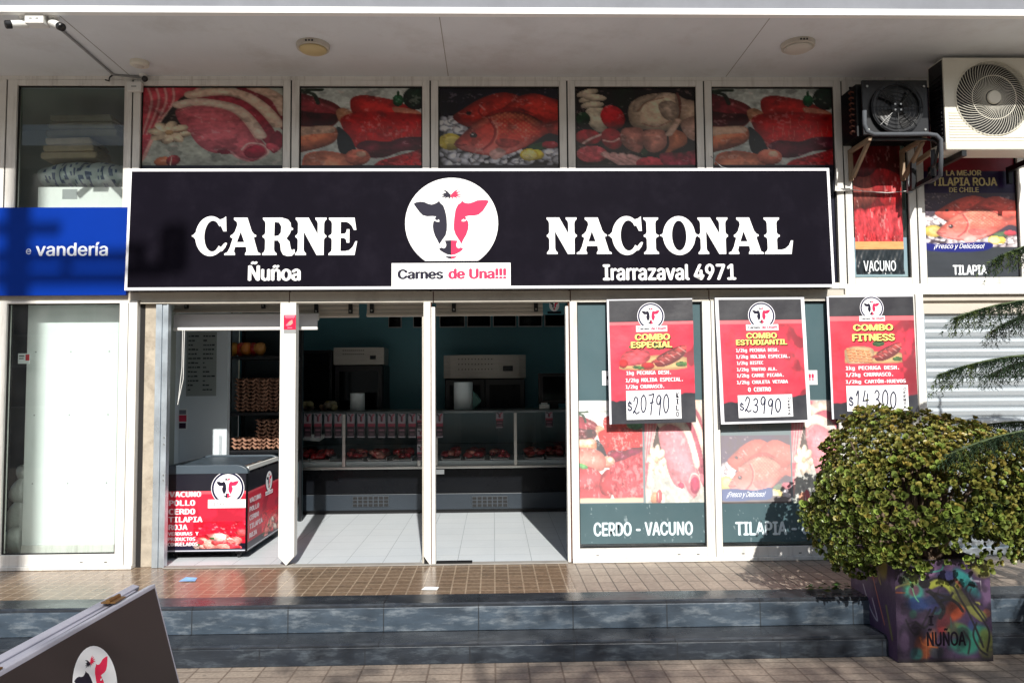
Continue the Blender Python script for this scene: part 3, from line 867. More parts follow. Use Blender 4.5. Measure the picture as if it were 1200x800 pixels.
def paint_beef(c, low=False):
    c.fill((206, 212, 206), .05, 4)
    c.poly([(-.1, .06), (.08, .1), (.18, .14), (.28, .2), (.34, .3), (.3, .45), (.2, .52), (-.1, .52)], (132, 48, 56), .35, .25, 8)
    c.poly([(-.05, .3), (.1, .32), (.28, .34), (.28, .46), (.1, .52), (-.05, .5)], (84, 30, 38), .3, .3, 9)
    c.line([(.14, .2), (.22, .24), (.3, .3)], .02, (176, 96, 100), al=.6)
    c.line([(0, .05), (.1, .08), (.14, .2)], .018, (30, 48, 34), al=.9); c.line([(0, .03), (.17, .02)], .018, (36, 60, 42))
    c.poly([(.29, .3), (.36, .26), (.44, .34), (.42, .42), (.33, .46)], (216, 158, 124), .3, .08)
    c.poly([(.405, .2), (.43, .12), (.52, .09), (.66, .12), (.8, .17), (.92, .26), (1.0, .34), (.9, .4), (.6, .36), (.44, .34)], (206, 52, 48), .4, .12, 9)
    c.poly([(.76, .25), (.9, .27), (1.0, .33), (.92, .38), (.8, .34)], (226, 150, 122), .2, .1)
    c.ell(.955, .13, .11, .15, 0, (24, 52, 38), .4, .5, 26); c.ell(.805, .16, .045, .08, 0, (30, 104, 66), .5); c.ell(.805, .07, .012, .04, 0, (24, 80, 50), .3)
    c.poly([(.325, .43), (.37, .35), (.5, .315), (.7, .31), (.9, .33), (1.1, .38), (1.1, .7), (.9, .74), (.72, .82), (.6, .86), (.46, .78), (.38, .62)], (200, 40, 42), .3, .16, 7)
    for k in range(16):
        x = .5 + .03 * k + .02 * c.r.rand(); y = .38 + .25 * c.r.rand()
        c.line([(x, y), (x + .02 * (c.r.rand() - .5), y + .06), (x + .05 * (c.r.rand() - .4), y + .13)], .0035, (240, 150, 130), True, .6)
    c.poly([(.46, .76), (.55, .68), (.72, .7), (.86, .64), (1.1, .66), (1.1, .8), (.85, .82), (.7, .9), (.56, .9)], (112, 40, 60), .3, .25, 8)
    c.poly([(.52, .74), (.62, .7), (.68, .78), (.6, .85), (.52, .82)], (150, 56, 74), .4, .15, 9)
    c.poly([(.3, .5), (.4, .62), (.46, .8), (.5, .92), (.34, .86), (.3, .7)], (44, 52, 58), .2, .1)
    c.poly([(-.1, .53), (.1, .5), (.24, .49), (.3, .55), (.29, .68), (.2, .76), (.05, .82), (-.1, .84)], (222, 132, 96), .45, .10, 8, grad=.35)
    c.poly([(-.1, .53), (.1, .5), (.26, .5), (.27, .58), (.1, .6), (-.1, .64)], (236, 196, 170), .2, .05)
    c.poly([(.03, .88), (.16, .82), (.3, .84), (.4, .9), (.42, 1.1), (.05, 1.1)], (232, 148, 118), .4, .08, 8, rim=((214, 116, 90), .012))
    c.ell(.47, .9, .105, .105, 0, (228, 134, 112), .5, .08); c.ell(.5, .86, .04, .04, 0, (246, 196, 170), .2)
    ground_meat(c, [(.6, 1.1), (.64, .96), (.76, .9), (.9, .84), (1.1, .78), (1.1, 1.1)], (214, 40, 52))
    photo(c)

def paint_fish(c, ice_rows=1.0):
    c.fill((20, 22, 40), .2, 4)
    def ice(x0, y0, x1, y1, n):
        for _ in range(n):
            x = x0 + (x1 - x0) * c.r.rand(); y = y0 + (y1 - y0) * c.r.rand(); r = .02 + .03 * c.r.rand(); a = c.r.rand() * 180
            g = 150 + 90 * c.r.rand()
            c.ell(x, y, r * 1.2, r * .9, a, (g, g * 1.01, min(255, g * 1.06)), .7, .1, 20, .15)
    ice(0, .4, .22, .6, 26)
    for off, cl in (((.0, .0), (196, 58, 46)), ((.38, .0), (204, 62, 50))):
        ox, oy = off
        pts = [(.11, .38), (.2, .27), (.34, .14), (.5, .06), (.62, .07), (.72, .14), (.8, .2), (.7, .34), (.5, .42), (.34, .5), (.22, .5)] if ox == 0 else \
              [(.5, .34), (.58, .2), (.7, .09), (.82, .07), (.95, .13), (1.1, .2), (1.1, .45), (.9, .48), (.7, .42)]
        c.poly(pts, cl, .45, .12, 10, grad=.15)
    c.ell(.245, .325, .022, .026, 0, (36, 18, 22), .2); c.ell(.245, .325, .012, .013, 0, (10, 6, 8), .1)
    c.line([(.36, .2), (.33, .3), (.37, .38)], .008, (140, 30, 34), al=.8); c.line([(.34, .22), (.38, .28)], .010, (240, 190, 180), al=.6)
    ice(0, .8, 1, 1.0, 90)
    c.ell(.09, .7, .10, .11, 0, (206, 186, 66), .3, .08); c.ell(.1, .69, .06, .07, 0, (232, 214, 120), .2)
    body = [(.125, .72), (.18, .62), (.28, .48), (.38, .37), (.5, .3), (.62, .29), (.74, .33), (.84, .41), (.9, .47), (.97, .43), (1.1, .38), (1.1, .66), (.97, .6), (.9, .6), (.8, .7), (.68, .8), (.55, .87), (.42, .88), (.26, .84), (.16, .79)]
    c.poly(body, (204, 74, 62), .5, .16, 9, grad=-.25)
    c.line([(.3, .5), (.42, .41), (.56, .36), (.7, .38), (.82, .46)], .035, (240, 160, 130), al=.35)
    d = c.dist(catmull(body, 4)); x, y = c.co()
    inside = smooth(d / .03)
    c.put(inside * smooth((y - .62) / .2) * .55, (238, 168, 168))
    sx_, sy_ = x * 70, y * 58
    sc = np.maximum(0, np.sin(sx_ * 2) * np.cos(sy_ * 2 + np.floor(sx_) * 0)) ** .7
    c.put(inside * smooth((x - .42) / .06) * smooth((.88 - x) / .1) * smooth((.66 - y) / .1) * sc * .55, (236, 170, 116))
    c.line([(.42, .4), (.47, .55), (.44, .7), (.36, .8)], .011, (150, 32, 40), al=.75); c.line([(.445, .42), (.49, .55), (.46, .72)], .009, (244, 170, 150), al=.5)
    c.poly([(.47, .68), (.56, .66), (.68, .7), (.6, .78), (.5, .76)], (224, 96, 92), .3, .2, 12, sx=3)
    c.poly([(.42, .84), (.5, .78), (.56, .84), (.5, .92), (.44, .92)], (238, 190, 184), .2, .1)
    c.ell(.285, .615, .032, .036, 0, (58, 24, 28), .2); c.ell(.285, .615, .019, .021, 0, (8, 6, 8), .1); c.ell(.278, .605, .006, .007, 0, (240, 240, 240), 0)
    c.line([(.125, .73), (.18, .745), (.22, .735)], .007, (120, 24, 30), al=.8)
    c.poly([(.38, .37), (.5, .27), (.66, .25), (.8, .34), (.66, .3), (.5, .32)], (190, 48, 44), .3, .2, 14)
    c.ell(.85, .76, .11, .05, -15, (40, 80, 50), .3, .4, 24); c.ell(.93, .74, .07, .05, 0, (178, 40, 60), .4)
    c.ell(.82, .87, .058, .066, 0, (232, 206, 70), .4); c.ell(.755, .87, .078, .08, -10, (226, 200, 60), .3); c.ell(.755, .87, .062, .064, -10, (240, 226, 140), .15, .15, 20)
    for k in range(8):
        a = math.radians(k * 45); c.line([(.755, .87), (.755 + .055 * math.cos(a), .87 + .058 * math.sin(a))], .003, (250, 244, 200), False, .7)
    photo(c)

def paint_chicken(c):
    c.fill((30, 20, 22), .3, 5)
    c.poly([(.36, -.1), (.5, .05), (.45, .2), (.36, .25), (.3, .1)], (28, 44, 32), .3, .4, 12)
    for k, (x, y) in enumerate([(.1, .06), (.12, .14), (.14, .22), (.18, .3), (.16, .12)]):
        c.ell(x, y, .1, .045, -25 + 8 * k, (206, 190, 168), .45, .1)
    c.ell(.17, .42, .075, .17, -18, (212, 198, 176), .45, .08); c.ell(.06, .4, .06, .09, 0, (34, 74, 44), .4, .5, 20)
    c.ell(.31, .38, .1, .16, -10, (198, 44, 52), .45, .25, 18)
    c.poly([(.44, .36), (.46, .2), (.56, .1), (.7, .06), (.84, .07), (.9, .2), (.88, .42), (.8, .55), (.62, .55), (.48, .5)], (222, 196, 172), .4, .06, 6, grad=.25)
    c.poly([(.84, .08), (.93, .14), (1.1, .2), (1.1, .4), (.95, .45), (.88, .42)], (214, 184, 162), .4, .06)
    c.line([(.86, .06), (.88, .22), (.86, .4)], .012, (120, 70, 60), al=.8)
    c.poly([(.5, .16), (.56, .1), (.7, .07), (.66, .14), (.58, .2), (.54, .3), (.48, .3)], (232, 206, 182), .5, .08)
    c.line([(.52, .3), (.6, .18), (.74, .12)], .006, (150, 100, 84), al=.7); c.line([(.56, .46), (.66, .5), (.78, .44), (.86, .3)], .008, (160, 108, 92), al=.6)
    c.poly([(.7, .2), (.8, .16), (.87, .24), (.86, .38), (.78, .42), (.72, .34)], (236, 208, 188), .5, .08)
    c.poly([(.88, .45), (1.0, .36), (1.1, .4), (1.1, .66), (.95, .66)], (218, 176, 158), .4, .08)
    c.ell(.1, .64, .11, .1, 15, (188, 52, 62), .4, .2); c.line([(.06, .72), (.12, .66), (.22, .6)], .014, (236, 196, 186))
    c.ell(.3, .66, .09, .14, -10, (186, 44, 56), .4, .2); c.line([(.23, .68), (.3, .7), (.36, .66)], .012, (230, 180, 170))
    c.poly([(.38, .55), (.46, .51), (.56, .54), (.57, .7), (.54, .84), (.44, .8), (.38, .7)], (222, 146, 130), .4, .06, grad=.1)
    c.poly([(.56, .57), (.66, .54), (.75, .57), (.76, .74), (.68, .84), (.6, .82), (.56, .72)], (226, 154, 136), .4, .06, grad=.1)
    c.poly([(.78, .56), (.84, .54), (.92, .6), (.93, .72), (.84, .8), (.74, .86), (.78, .74)], (224, 140, 104), .45, .08)
    c.line([(.86, .42), (.82, .52), (.78, .6)], .03, (224, 190, 170))
    c.ell(.13, .86, .13, .11, 0, (222, 96, 106), .35, .3, 26)
    for k in range(4): c.line([(.24 + .07 * k, .86 + .01 * k), (.34 + .07 * k, .95), (.42 + .07 * k, 1.03)], .034, (232, 178, 172))
    c.ell(.62, .98, .12, .08, 0, (214, 76, 92), .35, .25, 22)
    c.poly([(.7, .86), (.9, .84), (1.1, .8), (1.1, 1.1), (.78, 1.05)], (168, 56, 80), .3, .4, 12, sx=2)
    c.ell(.57, .84, .03, .05, 0, (52, 74, 50), .3, .3)
    photo(c)

def paint_board(c, eggs=False):
    """meat on a wooden board, the small picture of a price banner"""
    c.poly([(.0, .95), (.02, .7), (.5, .45), (1.0, .55), (1.0, .95), (.5, 1.0)], (204, 160, 110), .3, .12, 10, sy=3)
    if eggs:
        c.poly([(.0, .4), (.2, .22), (.5, .35), (.46, .92), (.1, 1.0), (.02, .8)], (206, 170, 130), .3, .1)
        for j in range(5):
            for i in range(5):
                c.ell(.06 + .085 * i + .012 * j, .36 + .12 * j + .02 * i, .042, .06, 0, (216, 138, 92), .6)
    else:
        c.poly([(.02, .55), (.1, .3), (.3, .2), (.44, .3), (.45, .6), (.3, .8), (.06, .8)], (206, 74, 84), .4, .3, 14)
        c.ell(.06, .75, .07, .16, 0, (190, 40, 44), .5); c.ell(.42, .85, .1, .14, 0, (176, 36, 40), .5)
        c.ell(.22, .12, .08, .08, 0, (50, 86, 40), .3, .5, 20); c.ell(.28, .9, .09, .06, 20, (58, 98, 46), .3, .5, 20)
    c.ell(.6, .12, .11, .13, 10, (46, 80, 40), .3, .6, 24); c.ell(.92, .8, .09, .1, 0, (70, 104, 50), .3, .6, 24)
    c.poly([(.52, .7), (.6, .45), (.8, .2), (.97, .08), (1.0, .3), (.9, .62), (.7, .86), (.56, .88)], (120, 40, 40), .3, .2)
    for k in range(5):
        t = k / 4
        c.ell(.6 + .33 * t, .64 - .42 * t, .07, .16, 48, (196 - 20 * (k % 2), 74, 72), .5, .2, 12); c.line([(.56 + .33 * t, .58 - .42 * t), (.66 + .33 * t, .76 - .42 * t)], .012, (238, 180, 170), False, .7)

# ================================================================== THE SETTING
PLAT = 0.30; ED1 = -1.093; ED2 = -1.325; TREAD = .127
XL, XR = -9.0, 9.5
g = MB()
g.add([(-300, -300, -.17), (300, -300, -.17), (300, 300, -.17), (-300, 300, -.17)], [(0, 1, 2, 3)])
tagit(g.build('ground', M['kerbstone']), kind='structure')
tagit(boxes((-60, 60, -10.6, ED2 + .0, -.16, 0)).build('street_pavement', M['street']), kind='structure')
tagit(boxes((-60, 60, -10.78, -10.603, -.165, .006)).build('kerb', M['kerbstone'], bev=.015), kind='structure')
g = MB(); g.add([(-150, -19, -.15), (150, -19, -.15), (150, -10.78, -.15), (-150, -10.78, -.15)], [(0, 1, 2, 3)])
road = tagit(g.build('road', M['asphalt']), kind='structure')
g = MB()
for k in range(-12, 13):
    g.add([(k * 5, -14.95, -.146), (k * 5 + 2.4, -14.95, -.146), (k * 5 + 2.4, -14.8, -.146), (k * 5, -14.8, -.146)], [(0, 1, 2, 3)])
tagit(g.build('road_markings', M['road_paint']), kind='structure')
tagit(boxes((-60, 60, -31, -19.0, -.16, -.01)).build('opposite_pavement', M['street']), kind='structure')

# the raised terrace and its two steps
xd = fx(668, 680, -.4)
tagit(boxes((XL, xd - .001, ED1 + .21, .1, -.1, PLAT)).build('terrace_paving', M['paver']), kind='structure')
tagit(boxes((xd + .001, XR, ED1 + .21, .1, -.1, PLAT - .0015)).build('terrace_paving', M['paver_dry']), kind='structure')
def worn_slab(name, y0, y1, z0, z1, mt, seed):
    """a long stone edge with a worn, chipped nosing"""
    r = random.Random(seed); m = MB(); x = XL; prev = None
    while True:
        c = .0015 * r.random() if r.random() > .06 else r.uniform(.006, .016)
        P = [(x, y0, z0), (x, y0 + r.uniform(0, .001), z1 - .010 - c), (x, y0 + .009 + c, z1 - r.uniform(0, .0008)), (x, y1, z1), (x, y1, z0)]
        b = len(m.v); m.v += P
        if prev is not None:
            for i in range(5):
                j = (i + 1) % 5; m.face([prev + i, b + i, b + j, prev + j])
        prev = b
        if x >= XR: break
        x = min(XR, x + (r.uniform(.018, .05) if -5 < x < 5 else .5))
    m.face([0, 1, 2, 3, 4][::-1]); m.face([prev + i for i in range(5)])
    return tagit(m.build(name, mt, recalc=True), kind='structure')
worn_slab('terrace_edge', ED1, ED1 + .2095, TREAD, PLAT + .001, M['step_tread'], 3)
m = MB(); m.box(XL, XR, ED1 - .012, ED1 - .0005, TREAD + .001, PLAT - .022)
tagit(m.build('upper_riser', M['step_face'], bev=.003), kind='structure')
worn_slab('step_tread', ED2, ED1 - .0125, -.1, TREAD, M['step_tread'], 4)
tagit(boxes((XL, XR, ED2 - .012, ED2 - .0005, 0.001, TREAD - .02)).build('lower_riser', M['step_low'], bev=.003), kind='structure')

# ================================================================== THE BUILDING
B = thing('shop_building', 'pale building with white aluminium shopfronts under a deep plaster soffit', 'building', (0, 0, PLAT))
ZT0, ZT1 = fz(600, 354), fz(600, 341)            # the transom over the doors
ZS = 4.205                                        # soffit
ZTOPW = ZS - .03
YS = -1.098
# soffit, drip edge, fascia, upper storeys
boxes((XL, XR, YS + .05, .25, ZS, ZS + .25)).build('soffit', M['soffit'], B)
boxes((XL, XR, YS, YS + .0495, ZS - .004, ZS + .042)).build('drip_edge', M['lip'], B, bev=.004)
boxes((XL, XR, YS + .006, YS + .0495, ZS + .0425, ZS + .42)).build('fascia', M['fascia'], B)
boxes((XL, XR, -.25, .1, ZS + .42, 9.5)).build('upper_wall', M['plaster'], B)
for xj in (fx(521, 60, -.5), fx(872, 60, -.5), fx(118, 50, -.5)):
    boxes((xj - .003, xj + .003, YS + .06, -.04, ZS - .0012, ZS + .001)).build('soffit_joint', M['joint'], B)
# walls at the ends, beyond the picture
boxes((XL, fx(-70, 500), -.02, .24, PLAT, ZS)).build('wall', M['plaster'], B)
boxes((fx(1330, 500), XR, -.02, .24, PLAT, ZS)).build('wall', M['plaster'], B)

def frame_mb(x0, x1, z0, z1, l, r, t, b, y0, y1):
    m = MB()
    if l: m.box(x0, x0 + l, y0, y1, z0, z1)
    if r: m.box(x1 - r, x1, y0, y1, z0, z1)
    if t: m.box(x0 + l + .0008, x1 - r - .0008, y0 + .001, y1 - .001, z1 - t, z1)
    if b: m.box(x0 + l + .0008, x1 - r - .0008, y0 + .001, y1 - .001, z0, z0 + b)
    return m

def window(x0, x1, z0, z1, l, r, t, b, y0=-.03, y1=.035, pane_y=.012, mt='white_alu', glass=True):
    w = frame_mb(x0, x1, z0, z1, l, r, t, b, y0, y1).build('window', M[mt], B, bev=.003)
    # glazing bead
    bd = MB(); e = .008
    gx0, gx1, gz0, gz1 = x0 + l, x1 - r, z0 + b, z1 - t
    bd.box(gx0, gx0 + e, -.012, .005, gz0, gz1); bd.box(gx1 - e, gx1, -.012, .005, gz0, gz1)
    bd.box(gx0 + e, gx1 - e, -.012, .005, gz0, gz0 + e); bd.box(gx0 + e, gx1 - e, -.012, .005, gz1 - e, gz1)
    bd.build('glazing_bead', M['gap'], w)
    if glass:
        g = MB(); g.add([(gx0, pane_y, gz0), (gx1, pane_y, gz0), (gx1, pane_y, gz1), (gx0, pane_y, gz1)], [(0, 1, 2, 3)])
        g.build('pane', M['glass'], w)
    return gx0, gx1, gz0, gz1

# ---- upper row: joints between the frames (px at y=150)
UJ = [12.5, 156.5, 342, 504.5, 664.5, 824.5, 985.5, 1069.0, 1196.0]
UX = [fx(p, 150) for p in UJ]
UX[0] = fx(9.5, 150)
zub = ZT1 + .002
for x in UX: boxes((x - .006, x + .006, -.018, .03, zub, ZTOPW)).build('frame_gap', M['gap'], B)
UG = []
frw = .0515
for i in range(len(UX) - 1):
    x0, x1 = UX[i] + .006, UX[i + 1] - .006
    zb = zub if i < 6 else fz(1030, 333)
    UG.append(window(x0, x1, zb, ZTOPW, .058 if i else .075, .058, .046, .05, mt='grey_alu' if False else 'white_alu'))
window(UX[0] - 1.1, UX[0] - .006, zub, ZTOPW, .06, .06, .046, .05)
window(UX[-1] + .006, UX[-1] + 1.0, fz(1030, 333), ZTOPW, .06, .06, .046, .05)
boxes((fx(-70, 500) + .001, fx(1330, 500) - .001, -.028, .06, ZTOPW + .001, ZS - .0005)).build('head_rail', M['white_alu'], B)

# ---- transom
xt0, xt1 = fx(166, 347), fx(988, 340)
m = MB()
tj = [xt0, fx(340, 347), fx(508, 347), fx(668, 346), fx(830, 345), xt1]
for a, b in zip(tj[:-1], tj[1:]):
    m.box(a + .004, b - .004, -.02, .06, ZT0, ZT1 - .001)
    m.box(a + .004, b - .004, -.032, -.0202, ZT0, ZT0 + .014)
m.build('transom', M['grey_alu'], B, bev=.002)
for a in tj[1:-1]: boxes((a - .0038, a + .0038, -.015, .05, ZT0, ZT1 - .001)).build('transom_joint', M['rust'], B)
zl0, zl1 = fz(70, 353), fz(70, 341)
boxes((fx(-70, 500) + .001, fx(163.5, 500), -.02, .06, zl0, ZT1 - .001)).build('transom', M['grey_alu'], B, bev=.002)
zr0, zr1 = fz(1030, 346), fz(1030, 333)
boxes((xt1 + .002, fx(1330, 500) - .001, -.034, .06, zr0 + .002, zr1 - .001)).build('transom', M['white_alu'], B, bev=.003)

# ---- lower row
PL = lambda px: fx(px, 500)
zsill = PLAT + .002
# laundry display window
lg = window(PL(-2.5), PL(160.5), zsill + .03, zl0 - .001, .063, .138, .02, .085, y0=-.035)
boxes((PL(-70) + .001, PL(-3.2), -.03, .06, zsill + .03, zl0 - .001)).build('wall', M['rust'], B)
m = MB(); m.box(PL(150), PL(150) + .004, -.037, -.034, zsill + .03, zl0 - .02)
m.build('frame_seam', M['gap'], B)
# drain slots in the bottom rails
for px_ in (100, 128, 696, 790, 812, 864, 930):
    xx = PL(px_); boxes((xx, xx + .022, -.0362, -.0352, zsill + .052, zsill + .058)).build('drain_slot', M['gap'], B)
# sills
for a, b in ((PL(-70) + .002, PL(160.5)), (PL(668.8), PL(990))):
    boxes((a, b, -.052, .05, PLAT + .0015, zsill + .0295)).build('sill', M['white_alu'], B, bev=.004)
# pier between laundry and shop
boxes((PL(160.6), PL(166.4), .02, .2, PLAT, ZT0 - .001)).build('pier_groove', M['gap'], B)
boxes((PL(166.5), PL(181.2), .015, .24, PLAT, ZT0 - .001)).build('pier', M['stonepier'], B, bev=.006)
m = MB(); gx0, gx1 = PL(181.6), PL(196.2)
gm = gx0 + (gx1 - gx0) * .52
m.box(gx0, gm - .004, -.02, .04, PLAT + .002, ZT0 - .001); m.box(gm, gx1 - .012, -.014, .04, PLAT + .002, ZT0 - .001)
m.box(gx1 - .0115, gx1, -.022, .04, PLAT + .002, ZT0 - .001); m.box(gm - .0039, gm - .0001, .0, .04, PLAT + .002, ZT0 - .001)
gd = m.build('shutter_guide', M['galv'], B, bev=.002)
m = MB()
for py in (512, 520, 556, 562): 
    z = fz(190, py); m.lathe([(.006, 0), (.006, .006), (.003, .008)], (gm + .03, -.014, z), 'Y', 8)
m.build('bolt', M['steel'], gd)
# door posts
def post(pa, pb, y0=-.045, chamfer=True):
    x0, x1 = PL(pa), PL(pb); xm = (x0 + x1) / 2
    m = MB()
    zb = PLAT + .012
    if chamfer:
        pts = [(x0, ZT0 - .001), (x0, zb + .07), (xm, zb), (x1, zb + .07), (x1, ZT0 - .001)]
    else: pts = [(x0, ZT0 - .001), (x0, zb), (x1, zb), (x1, ZT0 - .001)]
    m.prism([p for p in pts], y0, .05)
    return m
p1 = post(329, 347.5).build('door_post', M['white_alu'], B, bev=.003, recalc=True)
boxes((PL(333), PL(345), -.04, .05, PLAT + .001, PLAT + .0115)).build('post_foot', M['kerbstone'], p1)
m = MB(); x0, x1 = PL(497), PL(505.2)
zb = PLAT + .006
m.prism([(x0, ZT0 - .001), (x0, zb + .065), (x0 + .045, zb), (x1, zb), (x1, ZT0 - .001)], -.045, .05)
p2 = m.build('door_post', M['white_alu'], B, bev=.003, recalc=True)
boxes((x0 + .002, x0 + .04, -.03, .04, PLAT + .001, PLAT + .05)).build('post_foot', M['black_plastic'], p2)
boxes((PL(506.0), PL(510.3), -.028, .05, PLAT + .006, fz(508, 360))).build('door_post', M['white_alu'], B, bev=.002)
boxes((PL(505.3), PL(505.9), -.02, .05, PLAT + .006, ZT0 - .002)).build('post_seam', M['rust'], B)
boxes((PL(494.8), PL(496.9), .0, .12, PLAT + .006, fz(496, 371))).build('door_post', M['grey_alu'], B)
boxes((PL(663.8), PL(667.2), -.028, .06, PLAT + .006, fz(665, 359))).build('door_post', M['white_alu'], B, bev=.002)
boxes((PL(667.3), PL(668.7), -.012, .06, PLAT + .004, ZT0 - .002)).build('post_seam', M['rust'], B)
# display windows of the butcher
zw1 = ZT0 - .001
W1 = window(PL(668.8), PL(834.2), zsill + .03, zw1, .058, .067, .006, .078, y0=-.035)
W2 = window(PL(835.0), PL(990), zsill + .03, zw1, .052, .06, .006, .078, y0=-.035)
boxes((PL(834.25), PL(834.95), -.01, .04, zsill + .03, zw1)).build('frame_gap', M['gap'], B)
W3 = window(PL(990.6), PL(1074.5), zsill + .03, zr0 + .001, .06, .05, .01, .078, y0=-.035)
# frame round the roller shutter
xs0 = PL(1075)
sh1 = PL(1327)
boxes((xs0, xs0 + .062, -.045, .06, PLAT + .002, zr0 + .0012)).build('shutter_frame', M['white_alu'], B, bev=.003)
boxes((sh1 - .062, sh1, -.045, .06, PLAT + .002, zr0 + .0012)).build('shutter_frame', M['white_alu'], B, bev=.003)
# threshold in front of the shop floor
boxes((PL(196.5), PL(663.5), -.055, .03, PLAT + .0012, PLAT + .009)).build('threshold', M['kerbstone'], B, bev=.003)

# ---- rooms
SX0, SX1, SY1, CEI = -3.25, 2.83, 3.75, 3.05
m = MB(); m.box(SX0, SX1, .031, SY1, PLAT - .05, PLAT + .004)
tagit(m.build('shop_floor', M['floor_tile']), kind='structure')
boxes((SX0, SX1, SY1 + .001, SY1 + .1, PLAT, CEI)).build('back_wall', M['int_teal'], B)
boxes((SX0, SX1, .25, SY1 + .1, CEI + .001, CEI + .08)).build('ceiling', M['int_ceiling'], B)
boxes((SX1 + .001, SX1 + .1, .1, SY1, PLAT, CEI)).build('side_wall', M['int_teal'], B)
boxes((SX0 - .1, SX0 - .001, .65, SY1, PLAT, CEI)).build('side_wall', M['int_white'], B)
boxes((SX0, fx(266, 450, 1.45), 1.46, 1.54, PLAT + .005, CEI)).build('partition_wall', M['int_white'], B)
boxes((fx(199.5, 450, 1.3) - .02, fx(203.0, 450, 1.3), 1.26, 1.455, PLAT + .005, CEI)).build('partition_wall', M['int_white'], B)
# void behind the upper windows, laundry cabinet and box behind the covered windows
m = MB()
m.box(-6.5, 6.5, 1.3, 1.4, CEI + .1, ZS); m.box(-6.5, 6.5, .1, 1.3, CEI + .081, CEI + .099)
m.build('upper_room_wall', M['upper_room'], B)
boxes((-6.5, 6.5, .2505, 1.4, ZS + .001, ZS + .2)).build('upper_room_ceiling', M['upper_room'], B)
boxes((-6.6, -6.501, .1, 1.4, CEI + .1, ZS)).build('upper_room_wall', M['upper_room'], B)
boxes((6.501, 6.6, .1, 1.4, CEI + .1, ZS)).build('upper_room_wall', M['upper_room'], B)
boxes((XL, XR, 1.5, 6.0, ZS + .21, 9.5)).build('upper_block', M['plaster'], B)
m = MB()
m.box(-5.4, -2.86, .62, .645, PLAT, CEI); 
m.build('laundry_back_wall', mat('laundry_dark_wall', (30, 42, 46), .7), B)
boxes((-5.4, -2.86, .06, .62, PLAT - .02, PLAT + .02)).build('laundry_floor', M['kerbstone'], B)
boxes((-2.86, -2.78, .205, .64, PLAT, CEI)).build('laundry_side_wall', mat('laundry_side_wall', (150, 158, 152), .8), B)
m = MB(); m.box(-5.4, -2.86, .06, 1.25, fz(90, 243) - .02, fz(90, 243) - .002)
m.build('laundry_shelf_board', M['int_white'], B)

# ================================================================== ACROSS THE STREET (mirrored in the glass, shading the wall)
rd = random.Random(5)
ob = thing('opposite_building', 'long low cream building across the street with dark windows', 'building', (0, -33, 0))
boxes((-34, 36, -37, -31, -.05, 13.0)).build('wall', M['cream_wall'], ob)
boxes((-34.2, 36.2, -37.2, -30.8, 13.0, 13.4)).build('roof', M['kerbstone'], ob)
for k in range(16):
    for z in (.8, 4.2, 7.6, 10.4):
        x = -32 + k * 4.3
        w = frame_mb(x, x + 2.2, z, z + 2.0, .08, .08, .08, .08, -31.0, -30.9).build('window', M['white_alu'], ob)
        boxes((x + .08, x + 2.12, -30.99, -30.96, z + .08, z + 1.92)).build('pane', M['far_glass'], w)

# a utility pole whose shadow crosses the signs
ps = fx(29, 300)
ppos = (ps + .19 + SUN_TO.x * 9.7 / 1.0, -9.7, 0)
pt = thing('utility_pole', 'concrete utility pole with two crossarms on the kerb of the street', 'pole', ppos)
m = MB(); m.ring([(ppos[0], ppos[1], 0), (ppos[0], ppos[1], 10.3)], [.13, .10], 14); m.build('shaft', M['pole'], pt, smooth=True)
def armz(py, px=80): return fz(px, py) + .703 * 9.7
for py, xa, xb, hh in ((295, -1.0, 1.05, .026), (319, -1.3, 1.2, .03), (262, -.5, .35, .02)):
    z = armz(py); boxes((ppos[0] + xa, ppos[0] + xb, ppos[1] - .2, ppos[1] - .1, z - hh, z + hh)).build('crossarm', M['bark'], pt)
m = MB(); z = armz(293); m.lathe([(.06, -.17), (.12, -.15), (.12, .13), (.07, .17)], (ppos[0] + 1.25, ppos[1] - .15, z), 'Z', 14); m.build('transformer', M['pipe'], pt)
m = MB()
for k, dx in enumerate((-.9, -.3, .4, 1.0)):
    z = armz(320) + .12
    m.lathe([(.03, -.07), (.05, -.03), (.03, 0), (.05, .03), (.02, .07)], (ppos[0] + dx, ppos[1] - .15, z), 'Z', 8)
m.build('insulator', M['white_plastic'], pt)

def leafy_tree(name, label, pos, h, cr, cz, n, rx, seed, group):
    r = random.Random(seed)
    t = thing(name, label, 'tree', pos, group)
    m = MB(); px, py, _ = pos
    m.ring([(px, py, 0), (px + .05, py, h * .35), (px + .02, py + .05, h * .7), (px, py, h)], [.14, .11, .07, .02], 10)
    tips = []
    for k in range(26):
        a = r.uniform(0, 6.28); z0 = r.uniform(h * .45, h * .95); L = r.uniform(.5, 1.0) * rx
        p0 = Vector((px, py, z0)); d = Vector((math.cos(a), math.sin(a), r.uniform(.0, .5)))
        p1 = p0 + d * L * .5; p2 = p0 + d * L + Vector((0, 0, .12))
        m.ring([p0, p1, p2], [.03, .02, .006], 5, caps=False); tips += [p1, p2, (p1 + p2) / 2]
    m.build('trunk', M['bark'], t, smooth=True)
    L = MB()
    for k in range(n):
        c = r.choice(tips) + Vector((r.gauss(0, .2), r.gauss(0, .2), r.gauss(0, .18)))
        q = Matrix.Rotation(r.uniform(0, 6.28), 3, 'Z') @ Matrix.Rotation(r.uniform(0, 3.1), 3, 'X')
        s = r.uniform(.035, .07); v = r.uniform(.7, 1.2)
        L.col = tuple(x * v for x in (.055, .095, .03))
        L.add([c + q @ Vector(p) for p in ((-s, 0, 0), (0, -s * .5, 0), (s, 0, 0), (0, s * .5, 0))], [(0, 1, 2, 3)])
    L.build('crown', M['leaf'], t)
    return t
